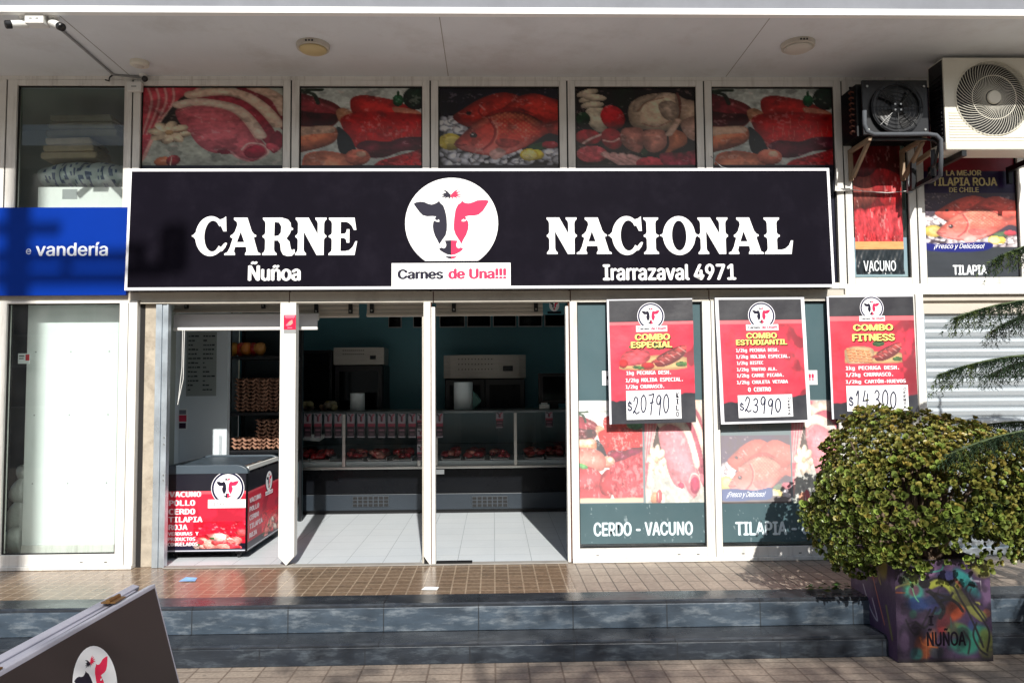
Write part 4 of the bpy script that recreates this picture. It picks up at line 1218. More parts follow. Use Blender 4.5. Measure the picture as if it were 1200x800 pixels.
leafy_tree('street_tree', 'leafy street tree on the kerb behind the viewer, farther from the pole', (3.7, -9.7, 0), 6.0, 1.2, 5, 5200, 1.35, 3, 'street trees on the kerb')
leafy_tree('street_tree', 'smaller sparse street tree on the kerb nearer to the pole', (.9, -9.9, 0), 6.1, 1.2, 5, 2800, 1.3, 11, 'street trees on the kerb')

# ================================================================== SIGNS
# main sign: a box leaning out a little at the foot
SQ = pxquad((151.5, 198), (972.5, 197), (977.5, 335.5), (146, 341), -.11, -.15)
# keep it a true rectangle
_x0 = (SQ.tl.x + SQ.bl.x) / 2; _x1 = (SQ.tr.x + SQ.br.x) / 2
_zt = (SQ.tl.z + SQ.tr.z) / 2; _zb = (SQ.bl.z + SQ.br.z) / 2
SQ = Quad((_x0, -.11, _zt), (_x1, -.11, _zt), (_x1, -.15, _zb), (_x0, -.15, _zb))
S = thing('shop_sign', 'long black shop sign with white rim reading CARNE NACIONAL over the doors', 'sign', ((_x0 + _x1) / 2, -.12, _zb))
m = MB()
m.hexa([(_x0, -.15, _zb), (_x1, -.15, _zb), (_x1, -.036, _zb), (_x0, -.036, _zb), (_x0, -.11, _zt), (_x1, -.11, _zt), (_x1, -.036, _zt), (_x0, -.036, _zt)])
m.build('box', M['sign_black'], S, bev=.002)
a = Art(SQ, base=.0005)
b = .0036; bv = .022
for r_ in ((0, 0, 1, bv), (0, 1 - bv, 1, 1)): a.rect(*r_, (246, 246, 250))
for r_ in ((0, bv, b, 1 - bv), (1 - b, bv, 1, 1 - bv)): a.rect(*r_, (246, 246, 250))
a.build('rim', S)
a = Art(SQ)
def slab(word, xs, yt, yb, wd=None):
    a.new()
    for ch, x in zip(word, xs):
        u0, v0 = a.q.uv(x, yt); _, v1 = a.q.uv(x, yb)
        hgt = (v1 - v0); ku = hgt * SQ.h / SQ.w
        a.o = a.base
        for pl in SLAB[ch]:
            a.poly([(u0 + q[0] * ku, v1 - q[1] * hgt) for q in pl], (250, 250, 250))
slab('CARNE', [226.5, 264, 308, 346.6, 385.6], 255.2, 299.0)
slab('NACIONAL', [640.5, 675.2, 713.6, 753.8, 772.7, 817.3, 852.7, 894.7], 255.0, 297.8)
a.new()
a.textpx('Ñuñoa', 290.7, 306.2, 352.5, 329.2, (248, 248, 248), bold=.035)
a.new()
a.textpx('Irarrazaval 4971', 706.5, 309.3, 862.5, 328.5, (248, 248, 248), bold=.03)
a.build('lettering', S)
a = Art(SQ)
cu, cv = SQ.uv(529.3, 261.5); ru = (SQ.uv(584, 261)[0] - SQ.uv(475, 261)[0]) / 2; rv = ru * SQ.w / SQ.h
logo(a, cu, cv, ru, rv)
logo_plate(a, 459, 308.5, 598.5, 335)
a.build('emblem', S)

# laundry sign
LQ = pxquad((-40, 243), (147.5, 243), (145.5, 345.5), (-40, 346), -.07)
LQ = wallquad(LQ.tl.x, fz(70, 243, -.07), fx(148.5, 290, -.07), fz(70, 346, -.07), -.07)
LS = thing('laundry_sign', 'plain blue sign over the laundry window reading vandería in white', 'sign', (LQ.tl.x + .6, -.07, LQ.bl.z))
m = MB(); m.box(LQ.tl.x, LQ.tr.x - .0, -.07, -.036, LQ.bl.z, LQ.tl.z); m.build('panel', M['blue_sign'], LS, bev=.002)
a = Art(LQ)
a.textpx('vandería', 42, 284, 126.5, 300, (232, 238, 248), bold=.018)
a.new()
a.textpx('e', 30.5, 291.5, 36.5, 298, (214, 222, 240), bold=.0)
a.build('lettering', LS)

# ================================================================== PICTURES IN THE UPPER WINDOWS
def film_sheet(name, gq, painter, label, seed, yb=-.001, bot=None, text=None, extra=None, mt='print', cell=.0065, cover=.82, botc=(18, 20, 44), dim=.84):
    x0, x1, z0, z1 = gq
    e = .010
    q = wallquad(x0 + e, z1 - e, x1 - e, z0 + e, yb)
    c = Cv(q.w, q.h, cell, botc, seed)
    c.sub(0, 0, 1, cover); painter(c)
    c.sub(0, 0, 1, 1)
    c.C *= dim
    t = thing(name, label, 'poster', ((x0 + x1) / 2, yb, z0))
    c.mesh('sheet', q, M[mt], t, off=0)
    return q, t, c
painters = [None, paint_pork, paint_beef, paint_fish, paint_chicken, paint_beef]
labels = [None, 'window poster of raw pork chops with garlic, leftmost over the black sign',
          'window poster of red beef, over the sign, between the pork and fish posters',
          'window poster of red fish on ice with lemons over the black sign',
          'window poster of raw chicken and mixed meats over the black sign',
          'window poster of red beef, over the sign, right of the chicken poster']
words = [None, 'CERDO', 'VACUNO', 'TILAPIA', 'POLLO', 'VACUNO']
for i in range(1, 6):
    gq = UG[i]
    zpic = fz(600, 193)                                  # the picture ends just above the sign
    cover = (gq[3] - zpic) / (gq[3] - gq[2])
    q, t, c = film_sheet('window_poster', gq, painters[i], labels[i], 10 + i, cover=cover, cell=.0075)
    a = Art(q)
    a.text(words[i], .40, cover + .018, .70, cover + .085, (206, 206, 214), bold=.03)
    a.build('lettering', t)

# ---- the two sunlit posters on the right
gq = UG[6]
x0, x1, z0, z1 = gq
q = wallquad(x0 + .02, z1 - .01, fx(1057, 250), z0 + .03, -.001)
vq = q
c = Cv(q.w, q.h, .007, (44, 52, 58), 31)
pz = q.uv(1028, 283)[1]; p1_ = q.uv(1028, 292)[1]
c.sub(0, 0, 1, pz)
c.fill((96, 22, 26), .3, 4)
c.ell(.25, .66, .36, .12, -10, (150, 70, 60), .5, .2); c.ell(.85, .68, .5, .13, 10, (190, 40, 46), .4, .25); c.ell(.2, .5, .3, .08, 0, (120, 30, 36), .4, .2)
ground_meat(c, [(-.1, .84), (.2, .8), (.6, .77), (1.1, .8), (1.1, 1.1), (-.1, 1.1)], (222, 58, 66))
for k in range(16): c.line([(-.1 + .08 * k, .84 + .1 * c.r.rand()), (.1 + .08 * k, .8 + .12 * c.r.rand()), (.05 + .08 * k, .92 + .06 * c.r.rand())], .035, (230, 74, 84), al=.75)
photo(c, .4, .5); c.put(np.full_like(c.X, .16), (200, 150, 146)); c.C *= .88
c.sub(0, pz, 1, p1_); c.fill((212, 160, 104), .12, 5, 1, 8)
c.sub(0, 0, 1, 1)
t = thing('window_poster', 'narrow sunlit window poster of minced beef reading VACUNO under the black cooling unit', 'poster', (x0 + .2, 0, z0))
wr = np.random.RandomState(4)
def wrinkle(X, Y): 
    k = np.clip((Y - .85) / .15, 0, 1)
    return .006 * k * (np.sin(X * 17 + Y * 40) + .7 * np.sin(X * 41 - Y * 60 + 1) + .5 * np.sin(X * 70 + Y * 95)) + .004
c.mesh('sheet', q, M['print'], t, off=0, bend=wrinkle)
a = Art(q, base=.0135)
a.textpx('VACUNO', 1011, 305.5, 1049, 318, (226, 232, 236), bold=.02)
a.build('lettering', t)

gq = UG[7]; x0, x1, z0, z1 = gq
q = wallquad(x0 + .01, z1 - .01, x1 - .01, z0 + .01, -.001)
c = Cv(q.w, q.h, .007, (52, 56, 62), 32)
va = q.uv(1135, 196)[1]; vb = q.uv(1135, 290)[1]
c.fill((46, 26, 58), .3, 5)
c.sub(0, va - .2, 1, va + .02); c.fill((122, 20, 36), .2, 3)
c.sub(0, va + .02, 1, q.uv(1135, 240)[1]); c.fill((40, 24, 66), .35, 5)
c.sub(0, q.uv(1135, 226)[1], 1, vb); paint_fish(c); c.put(np.full_like(c.X, .34), (240, 206, 200))
c.sub(0, vb, 1, 1); c.fill((60, 64, 70), .1, 4)
c.sub(0, 0, 1, 1)
c.poly([q.uv(1082, 284), q.uv(1100, 286), q.uv(1160, 284), q.uv(1152, 294), q.uv(1090, 294)], (34, 40, 120), .0, .05)
t = thing('window_poster', 'wide sunlit window poster of red fish reading TILAPIA under the white cooling unit', 'poster', ((x0 + x1) / 2, 0, z0))
c.mesh('sheet', q, M['print'], t, off=0)
a = Art(q)
a.textpx('LA MEJOR', 1108.5, 199.5, 1150, 206, (214, 200, 150), bold=.03)
a.new()
a.textpx('TILAPIA ROJA', 1092, 208, 1168.5, 218, (220, 206, 150), bold=.03)
a.new()
a.textpx('DE CHILE', 1112, 219.5, 1147, 225.5, (214, 200, 150), bold=.03)
a.new()
a.textpx('¡Fresco y Delicioso!', 1094, 285.5, 1152, 292.6, (240, 240, 244), bold=.01, skew=.02)
a.new()
a.textpx('TILAPIA', 1116.5, 310.5, 1156.5, 322, (236, 240, 244), bold=.035)
a.build('lettering', t)

# ================================================================== FILMS ON THE LOWER WINDOWS
TEAL = (72, 96, 102)
def lowfilm(W, label, pics, words, plate, seed, extra=None):
    x0, x1, z0, z1 = W
    q = wallquad(x0 + .008, z1 - .003, x1 - .008, z0 + .03, -.001)
    c = Cv(q.w, q.h, .0065, TEAL, seed)
    c.fill(TEAL, .08, 3)
    for (xa, ya, xb, yb, fn) in pics:
        u0, v0 = q.uv(xa, (ya + yb) / 2)[0], q.uv((xa + xb) / 2, ya)[1]; u1, v1 = q.uv(xb, (ya + yb) / 2)[0], q.uv((xa + xb) / 2, yb)[1]
        c.sub(u0, v0, u1, v1); fn(c)
    c.sub(0, 0, 1, 1)
    c.put(np.full_like(c.X, .38) * (c.Y > q.uv(750, 470)[1]) * (c.Y < q.uv(750, 589)[1]), (250, 244, 244))   # sun-bleached print
    # scuffs of old glue
    n = c.noise(60, 2)
    c.put(smooth((n - .80) / .06) * .5 * (c.Y > q.uv(750, 589)[1]), (190, 200, 204))
    t = thing('window_film', label, 'window film', ((x0 + x1) / 2, 0, z0))
    c.mesh('sheet', q, M['film'], t, off=0)
    a = Art(q)
    for w in words: a.new(); a.textpx(*w[:6], **w[6])
    if plate: logo_plate(a, *plate)
    bd = q.uv(750, 641)[1]
    a.build('lettering', t)
    return q, c, t
TW = (214, 230, 236)
def beef_low(c):
    u0, v0, u1, v1 = c.view
    c.fill((226, 226, 222), .05, 4)
    c.sub(u0, v0 + .10 * (v1 - v0), u1, v0 + .66 * (v1 - v0)); paint_beef(c)
    c.sub(u0, v0, u1, v1)
    c.poly([(-.1, .48), (.15, .46), (.36, .5), (.44, .58), (.4, .68), (.2, .7), (-.1, .66)], (226, 120, 104), .5, .1, 8)
    c.poly([(-.1, .66), (.14, .64), (.34, .7), (.4, .8), (.2, .9), (-.1, .88)], (212, 58, 64), .5, .15, 8)
    c.poly([(-.1, .86), (.2, .84), (.5, .86), (.46, .99), (.1, 1.0), (-.1, .98)], (206, 52, 60), .5, .15, 8)
    c.poly([(.34, .78), (.44, .68), (.56, .7), (.6, .82), (.5, .93), (.36, .9)], (196, 44, 50), .5, .2, 8)
    ground_meat(c, [(.48, .7), (.56, .62), (.72, .58), (.88, .54), (1.1, .52), (1.1, .97), (.66, .99), (.52, .9)], (206, 50, 58))
    c.ell(.08, .64, .09, .025, 10, (70, 140, 70), .3, .4); c.ell(.9, .22, .14, .07, 0, (50, 130, 80), .4, .5, 22)
    photo(c, .22, .4)
    c.poly([(-.1, .965), (.5, .955), (1.1, .965), (1.1, 1.1), (-.1, 1.1)], (226, 190, 150), .1, .1, 6, sy=4)
lowfilm(W1, 'teal window film with beef and pork pictures reading CERDO - VACUNO',
        [(676, 469, 753, 589, beef_low), (755.5, 469, 828, 589, paint_pork)],
        [('CERDO - VACUNO', 695.5, 611, 812, 627.5, TW, dict(bold=.035))], (705.5, 434.5, 812, 450.5), 41)
def fish_low(c):
    paint_fish(c)
    c.put(np.full_like(c.X, .30), (246, 214, 214))
    c.poly([(.0, .9), (.5, .87), (1.0, .92), (1.0, 1.05), (0, 1.05)], (96, 88, 88), .1, .2, 5, sy=3)
    c.poly([(.0, .80), (.2, .78), (.5, .80), (.72, .77), (.70, .93), (.4, .95), (.04, .95)], (58, 76, 128), .05, .05)
q, c, t = lowfilm(W2, 'teal window film with fish and pork pictures reading TILAPIA - CERDO beside the bush',
        [(843, 510, 927, 590, fish_low), (928, 469, 1000, 589, paint_pork)],
        [('TILAPIA - CERDO', 861.5, 610, 990, 626.5, TW, dict(bold=.035)),
         ('DE CHILE', 866, 497.2, 893, 503, (180, 170, 168), dict(bold=.02)),
         ('¡Fresco y Delicioso!', 851, 575.5, 895, 583.5, (236, 240, 248), dict(bold=.015, skew=.02))], (850, 434.5, 958, 450.5), 42)
lowfilm(W3, 'plain teal window film behind the COMBO FITNESS poster', [], [], None, 43)

# ================================================================== HANGING PRICE BANNERS
def banner_paint(q, tear=0.0, seed=1):
    c = Cv(q.w, q.h, .006, (226, 60, 84), seed)
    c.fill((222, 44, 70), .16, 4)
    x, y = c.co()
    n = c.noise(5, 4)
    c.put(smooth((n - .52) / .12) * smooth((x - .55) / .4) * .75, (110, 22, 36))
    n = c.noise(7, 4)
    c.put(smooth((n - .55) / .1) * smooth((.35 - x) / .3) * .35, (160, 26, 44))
    return c
def topband(c, v0, v1, v2):
    x, y = c.co()
    c.put((y < v0).astype(float), (34, 32, 40))
    c.put(((y >= v0) & (y < v1)).astype(float), (240, 104, 112))
    n = c.noise(6, 3) * .05
    c.put(smooth((y - (v2 + .03 - .06 * x) - n + .02) / .012), (28, 28, 40))

def hanging(label, corners, ytop, ybot, bands, circ, plate, lines, pic, card, price, seed, wave, side, eggs=False):
    q = pxquad(*corners, ytop, ybot)
    cx = (q.bl + q.br) / 2
    t = thing('price_banner', label, 'poster', tuple(cx))
    c = banner_paint(q, seed=seed)
    v0, v1, v2 = [q.uv(corners[0][0] + 40, yy)[1] for yy in bands]
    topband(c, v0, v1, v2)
    if pic:
        u0, w0 = q.uv(pic[0], pic[1]); u1, w1 = q.uv(pic[2], pic[3])
        c.sub(u0, w0, u1, w1); paint_board(c, eggs); c.sub(0, 0, 1, 1)
    x, y = c.co()
    bw = .02
    if side == 'full': c.put(np.maximum(np.maximum((x < .035), (x > .965)), np.maximum(y < .012, y > .985)).astype(float), (240, 240, 246))
    else: c.put(np.maximum(x < .022, y < .01).astype(float), (236, 236, 244))
    c.mesh('sheet', q, M['banner'], t, off=0, bend=wave)
    bk = MB()
    bq = [q.P(u, v, -.012) for u, v in ((0, 1), (1, 1), (1, 0), (0, 0))]; fq = [q.P(u, v, -.006) for u, v in ((0, 1), (1, 1), (1, 0), (0, 0))]
    bk.hexa([fq[0], fq[1], bq[1], bq[0], fq[3], fq[2], bq[2], bq[3]])
    bk.build('backing_board', M['sign_edge'], t, recalc=True)
    base = .0085
    a = Art(q, base=base)
    cu, cv = q.uv(circ[0], circ[1]); ru = circ[2] / (q.uv(circ[0] + 50, circ[1])[0] - cu) / 1.0
    ru = (q.uv(circ[0] + circ[2], circ[1])[0] - cu); rv = ru * q.w / q.h
    a.disc(cu, cv, ru * 1.2, rv * 1.2, (240, 240, 246)); a.disc(cu, cv, ru * 1.14, rv * 1.14, (32, 32, 66))
    logo(a, cu, cv, ru, rv, simple=True, cut=False)
    logo_plate(a, *plate, bold=.03)
    a.build('emblem', t)
    a = Art(q, base=base)
    for L in lines:
        a.new()
        if L[5] == 'Y':
            a.textpx(L[0], L[1] + .9, L[2] + .8, L[3] + .9, L[4] + .8, (40, 12, 20), bold=.06)
            a.textpx(*L[:5], (252, 226, 130), bold=.045)
        else: a.textpx(*L[:5], (250, 226, 232), bold=.045, font='mono')
    a.build('lettering', t)
    a = Art(q, base=base + .001)
    u0, w0 = q.uv(card[0], card[1]); u1, w1 = q.uv(card[2], card[3])
    a.rect(u0, w0, u1, w1, (246, 246, 248))
    cd = a.build('price_card', t)
    a2 = Art(q, base=a.o + .0004)
    p = price
    a2.textpx('$', p[1], p[2] + (p[4] - p[2]) * .28, p[1] + 5.5, p[4] - 1, (28, 34, 66), bold=.03)
    a2.new(); pen(a2, p[0], p[1] + 6, p[2], p[3], p[4], (40, 44, 66), .0105, seed)
    wd = p[5]; n = len(wd); hh = (card[3] - card[1] - 3) / n
    a2.new()
    for k, ch in enumerate(wd):
        yy = card[1] + 1.5 + k * hh
        a2.textpx(ch, card[2] - 6.6, yy + .35, card[2] - 3.0, yy + hh - .6, (40, 40, 52), bold=.04)
    a2.build('price', cd)
    return q, t
def wv(seed, amp):
    r = np.random.RandomState(seed); ph = r.rand(8) * 6.28
    def f(X, Y):
        e = .25 + np.abs(X - .5) * 1.5
        return .003 + amp * e * (.6 * np.sin(4 * X + 9 * Y + ph[0]) + .4 * np.sin(11 * X - 7 * Y + ph[1]) + .35 * np.sin(16 * Y + 5 * X + ph[2])) * (Y > -1)
    return f
hanging('tilted red banner with black head reading COMBO ESPECIAL at 20790', [(711, 351), (811, 349.5), (815.5, 494.5), (714.5, 497)], -.055, -.10, (377, 381, 464),
        (762.4, 370.5, 13.2), (745, 382, 781.6, 388.4),
        [('COMBO', 743.6, 391, 785, 398.6, 'Y'), ('ESPECIAL', 739, 400, 787.5, 407.6, 'Y'),
         ('1kg PECHUGA DESH.', 733.6, 434.2, 786, 440, 'W'), ('1/2kg MOLIDA ESPECIAL.', 733, 442.4, 800, 448.4, 'W'), ('1/2kg CHURRASCO.', 733, 450.4, 778, 456.2, 'W')],
        (725, 403, 805, 432.5), (733.4, 457.8, 798.4, 490.2), ('20790', 735, 463.5, 785, 484, 'KILO'), 51, wv(1, .004), 'left')
hanging('tilted red banner with white border reading COMBO ESTUDIANTIL at 23990', [(837.5, 349), (942, 348.3), (950.5, 494), (845, 497)], -.055, -.10, (375, 379.5, 466),
        (892, 369.8, 13.2), (873.6, 380.4, 911.8, 387),
        [('COMBO', 874, 389.8, 910, 396.6, 'Y'), ('ESTUDIANTIL', 862, 397.6, 922, 404.2, 'Y'),
         ('1/2kg PECHUGA DESH.', 862, 408, 912, 413.4, 'W'), ('1/2kg MOLIDA ESPECIAL.', 862, 415.4, 925, 420.8, 'W'), ('1/2kg BISTEC', 863, 423, 894, 428.2, 'W'),
         ('1/2kg TRUTRO ALA.', 863, 430.4, 910, 435.6, 'W'), ('1/2kg CARNE PICADA.', 863, 437.4, 918, 442.8, 'W'), ('1/2kg CHULETA VETADA', 863, 445.2, 923, 450.6, 'W'), ('O CENTRO', 876, 453.4, 903, 458.8, 'W')],
        None, (864, 463.2, 929, 487.8), ('23990', 866, 466.5, 916, 483, 'OFERTA'), 52, wv(2, .002), 'full')
hanging('red banner reading COMBO FITNESS at 14300, half behind the bush', [(968.5, 347), (1069.5, 346), (1076.5, 489), (975, 491)], -.055, -.075, (370.5, 376, 466),
        (1021, 361, 11.6), (1006, 370.4, 1036.4, 376.2),
        [('COMBO', 999, 379.8, 1046, 387.6, 'Y'), ('FITNESS', 998, 391, 1048, 399.6, 'Y'),
         ('1kg PECHUGA DESH.', 990.4, 428.4, 1053, 434.4, 'W'), ('1/2kg CHURRASCO.', 990.4, 436.2, 1046, 442.2, 'W'), ('1/2kg CARTÓN-HUEVOS', 990.4, 443.6, 1061, 450, 'W')],
        (989, 400, 1057, 425.5), (991, 452, 1064.5, 480.5), ('14.300', 994, 458, 1051, 478, 'OFERTA'), 53, wv(3, .0015), 'left', eggs=True)

# ================================================================== ROLLER SHUTTER on the right
SH = thing('roller_shutter', 'closed grey steel roller shutter in the right shopfront', 'shutter', ((xs0 + sh1) / 2, .05, PLAT))
sx0, sx1 = xs0 + .064, sh1 - .064
ztop = fz(1140, 363)
pitch = .0805; prof = []
z = PLAT + .07; verts = []
m = MB()
n = int((ztop - z) / pitch) + 1
for k in range(n):
    zz = z + k * pitch
    pr = [(0, .05), (.012, .04), (.045, .034), (.066, .038), (.072, .05), (.076, .056), (.0805, .056)]
    for (d0, y0), (d1, y1) in zip(pr[:-1], pr[1:]):
        m.add([(sx0, y0, zz + d0), (sx1, y0, zz + d0), (sx1, y1, zz + d1), (sx0, y1, zz + d1)], [(0, 1, 2, 3)])
m.build('slats', M['shutter'], SH)
boxes((sx0, sx1, .02, .06, PLAT + .006, PLAT + .068)).build('bottom_bar', M['galv'], SH, bev=.004)
zt = zr0 - .002
m = MB(); m.box(sx0, sx1, .0, .2, zt - .045, zt - .0); m.box(sx0, sx1, .03, .2, zt - .075, zt - .0455); m.box(sx0, sx1, .012, .2, zt - .15, zt - .0755)
m.build('housing', M['shutter_beige'], SH, bev=.004)
m = MB(); m.box(sx0, sx0 + .03, -.0, .03, PLAT + .004, zt - .151); m.box(sx1 - .03, sx1, -.0, .03, PLAT + .004, zt - .151)
m.build('guide_rail', M['galv'], SH)

# ================================================================== INSIDE THE SHOP
FL = PLAT + .004
# rolled up shutters behind the transom
zr_t = ZT0 + .05
def rolled(pa, pb, yb, Y, label, straps, loc_y=.22):
    x0, x1 = fx(pa, 365, Y), fx(pb, 365, Y); z0 = fz(600, yb, Y)
    t = thing('rolled_shutter', label, 'shutter', ((x0 + x1) / 2, Y, z0))
    m = MB(); n = 3; h = (zr_t - z0 - .025) / n
    for k in range(n): m.box(x0, x1, Y + .004 * (k % 2), Y + .03, z0 + .0252 + k * h, z0 + .025 + (k + 1) * h - .004)
    m.build('slats', M['shutter_beige'], t)
    boxes((x0 - .003, x1 + .003, Y - .012, Y + .04, z0, z0 + .0245)).build('bottom_bar', M['shutter_beige'], t, bev=.004)
    for p in straps:
        xs = fx(p, 365, Y); 
        s = boxes((xs - .017, xs + .017, Y - .02, Y - .001, z0 + .03, zr_t - .02)).build('lock', M['black_plastic'], t, bev=.003)
        MB().lathe([(.008, 0), (.008, .012)], (xs, Y - .02, z0 + .05), 'Y', 8).build('bolt', M['steel'], s)
rolled(204, 330, 364, .34, 'rolled shutter end over the freezer with black locks', (219, 309))
rolled(349, 420, 370.5, .34, 'rolled shutter end over the second doorway beside the post with red notice', (371, 411))
rolled(430, 497, 370, .30, 'rolled shutter end over the second doorway, nearest the middle post', (436,))
rolled(511, 636, 369.5, .26, 'long rolled shutter end over the right doorway with two black locks', (532, 628))
# white blind
BY_ = .225
x0, x1 = fx(203.5, 380, BY_), fx(372, 380, BY_)
zb, zt = fz(290, 387, BY_), fz(290, 371, BY_)
BL = thing('rolled_blind', 'white rolled up blind with bright bottom bar hanging over the freezer', 'blind', ((x0 + x1) / 2, .15, zb))
m = MB(); m.ring([(x0, BY_ + .04, zt - .0), (x1, BY_ + .04, zt - .0)], .032, 16); m.build('roll', M['white_plastic'], BL, smooth=False)
boxes((x0, x1, BY_, BY_ + .004, zb + .028, zt + .02)).build('fabric', mat('blind_fabric', (206, 208, 214), .8), BL)
boxes((x0 - .003, x1 + .003, BY_ - .014, BY_ + .014, zb, zb + .0275)).build('bottom_bar', M['white_plastic'], BL, bev=.006)
m = MB(); xc = fx(214, 430, .13)
m.ring([(xc + .012, .125, zb - .002), (xc + .008, .125, zb - .4), (xc - .035, .13, fz(205, 474, .13)), (xc - .03, .13, fz(205, 470, .13)), (xc - .005, .13, zb - .3), (xc - .004, .13, zb - .002)], .003, 5)
m.build('cord', M['white_plastic'], BL)

# price list on the white wall
pq = pxquad((219, 389.5), (254, 392.5), (252.5, 463), (217.5, 464), 1.452)
pq = wallquad(pq.tl.x, pq.tl.z, pq.tr.x, pq.bl.z, 1.452)
PLs = thing('price_list', 'grey sheet of prices in two columns on the white wall behind the freezer', 'notice', (pq.tl.x + .13, 1.45, pq.bl.z))
boxes((pq.tl.x, pq.tr.x, 1.453, 1.459, pq.bl.z, pq.tl.z)).build('sheet', mat('grey_list_sheet', (150, 158, 156), .6), PLs)
a = Art(pq)
r = random.Random(8)
for cix in (0, 1):
    for k in range(13):
        v = .05 + k * .07; u = .06 + .5 * cix
        while u < .36 + .5 * cix and (u == .06 + .5 * cix or r.random() < .75):
            w_ = r.uniform(.05, .13); a.rect(u, v + r.uniform(-.004, .004), u + w_, v + .020, (52, 58, 62)); u += w_ + .02
a.build('lettering', PLs)
tq = wallquad(fx(209, 490, 1.45), fz(211, 479, 1.45), fx(219, 490, 1.45), fz(211, 503, 1.45), 1.45)
t = thing('wall_tag', 'small red and white tag on the white wall under the price list', 'tag', (tq.bl.x + .04, 1.45, tq.bl.z))
boxes((tq.bl.x, tq.br.x, 1.4505, 1.4595, tq.bl.z, tq.tl.z)).build('card', M['paper'], t)
a = Art(tq); a.rect(.05, .3, .95, .62, (200, 60, 84)); a.rect(.1, .68, .9, .95, (60, 40, 60)); a.rect(.1, .05, .9, .26, (120, 120, 130)); a.build('print', t)

# rack with egg trays
rx0, rx1, ry0, ry1 = fx(267, 450, 1.56), fx(342, 450, 1.56), 1.56, 2.0
RK = thing('shelf_rack', 'dark steel rack holding egg trays at the left of the shop', 'rack', ((rx0 + rx1) / 2, 1.8, FL))
zs = [fz(300, 527.5, ry0), fz(300, 483, ry0), fz(300, 417, ry0), FL + .25]
m = MB()
for z in zs:
    m = MB(); m.box(rx0 + .03, rx1 - .03, ry0, ry1, z - .03, z); m.build('shelf', M['black_metal'], RK, bev=.003)
for x in (rx0, rx1 - .028):
    for y in (ry0, ry1 - .03): boxes((x, x + .028, y, y + .03, FL, 2.5)).build('upright', M['black_metal'], RK)
boxes((rx0, rx1, ry1 + .002, ry1 + .03, FL, 2.6)).build('back_panel', mat('rack_back', (34, 52, 58), .6), RK)
# one pulp tray
def tray_mesh():
    m = MB(); N = 30; S = .295
    for j in range(N + 1):
        for i in range(N + 1):
            x, y = i / N, j / N
            h = .022 * math.sin(x * math.pi * 6) * math.sin(y * math.pi * 6) + .008 * math.sin(x * math.pi * 12) 
            e = max(abs(x - .5), abs(y - .5))
            wob = .012 * math.sin(x * math.pi * 6 + 1.5) if e > .47 else 0
            m.v.append(((x - .5) * S, (y - .5) * S, h + wob + .025))
    for j in range(N):
        for i in range(N):
            k = j * (N + 1) + i; m.face([k, k + 1, k + N + 2, k + N + 1])
    return m
proto = None
egg_labels = {}
stacks = [(fx(297, 460, 1.72), 1.74, zs[1], 9, 'in the left stack on the middle shelf'), (fx(323, 460, 1.74), 1.76, zs[1], 9, 'in the right stack on the middle shelf'),
          (fx(293, 515, 1.72), 1.72, zs[0], 3, 'in the low left stack on the bottom shelf'), (fx(321, 515, 1.74), 1.75, zs[0], 8, 'in the taller right stack on the bottom shelf')]
rr = random.Random(3)
for sx, sy, sz, n, where in stacks:
    for k in range(n):
        if proto is None:
            proto = tray_mesh().build('egg_tray', M['pulp'], smooth=True)
            md = proto.modifiers.new('wall', 'SOLIDIFY'); md.thickness = .004
            o = proto
        else:
            o = proto.copy(); COL.objects.link(o)
        o.location = (sx + rr.uniform(-.006, .006), sy + rr.uniform(-.006, .006), sz + .003 + k * .0365)
        o.rotation_euler = (0, 0, rr.uniform(-.03, .03))
        tagit(o, 'brown pulp egg tray ' + where + (', topmost' if k == n - 1 else ', lowest' if k == 0 else ''), 'egg tray', 'stacked egg trays on the rack')
pk = thing('bread_pack', 'shiny red and yellow pack on the top shelf of the rack', 'food pack', (fx(289, 405, 1.7), 1.7, zs[2]))
pp = Vector((fx(289, 405, 1.7), 1.72, zs[2] + .075))
m = MB()
for k in range(5):
    m.col = lin([(206, 150, 60), (190, 60, 40), (214, 130, 50), (180, 50, 40), (200, 140, 70)][k])
    m.blob((pp.x - .13 + .065 * k, pp.y + .03 * (k % 2), pp.z), .065, 10, 7, k, .14, (.8, 1.2, 1.1))
m.build('wrapping', M['sack'], pk, smooth=True)

# ---- chest freezer
fx0, fx1, fy0, fy1 = fx(182, 600, .25), fx(289.5, 600, .25), .25, 1.22
fz0, fz1 = FL + .055, 1.065
FR = thing('chest_freezer', 'black and red chest freezer with sliding glass top by the left doorway', 'freezer', ((fx0 + fx1) / 2, .7, FL))
cr = .10
def prof(x0, x1, z0, z1, r):
    p = [(x0, z0), (x1, z0)]
    for k in range(9):
        a = k / 8 * math.pi / 2
        p.append((x1 - r + r * math.cos(a), z1 - r * .62 + r * .62 * math.sin(a)))
    for k in range(9):
        a = math.pi / 2 + k / 8 * math.pi / 2
        p.append((x0 + r + r * math.cos(a), z1 - r * .62 + r * .62 * math.sin(a)))
    return p
zc = fz1 - .05
m = MB(); m.prism(prof(fx0, fx1, fz0, zc + .035, .09), fy0, fy1); m.build('body', M['case_black'], FR, recalc=True, bev=.006)
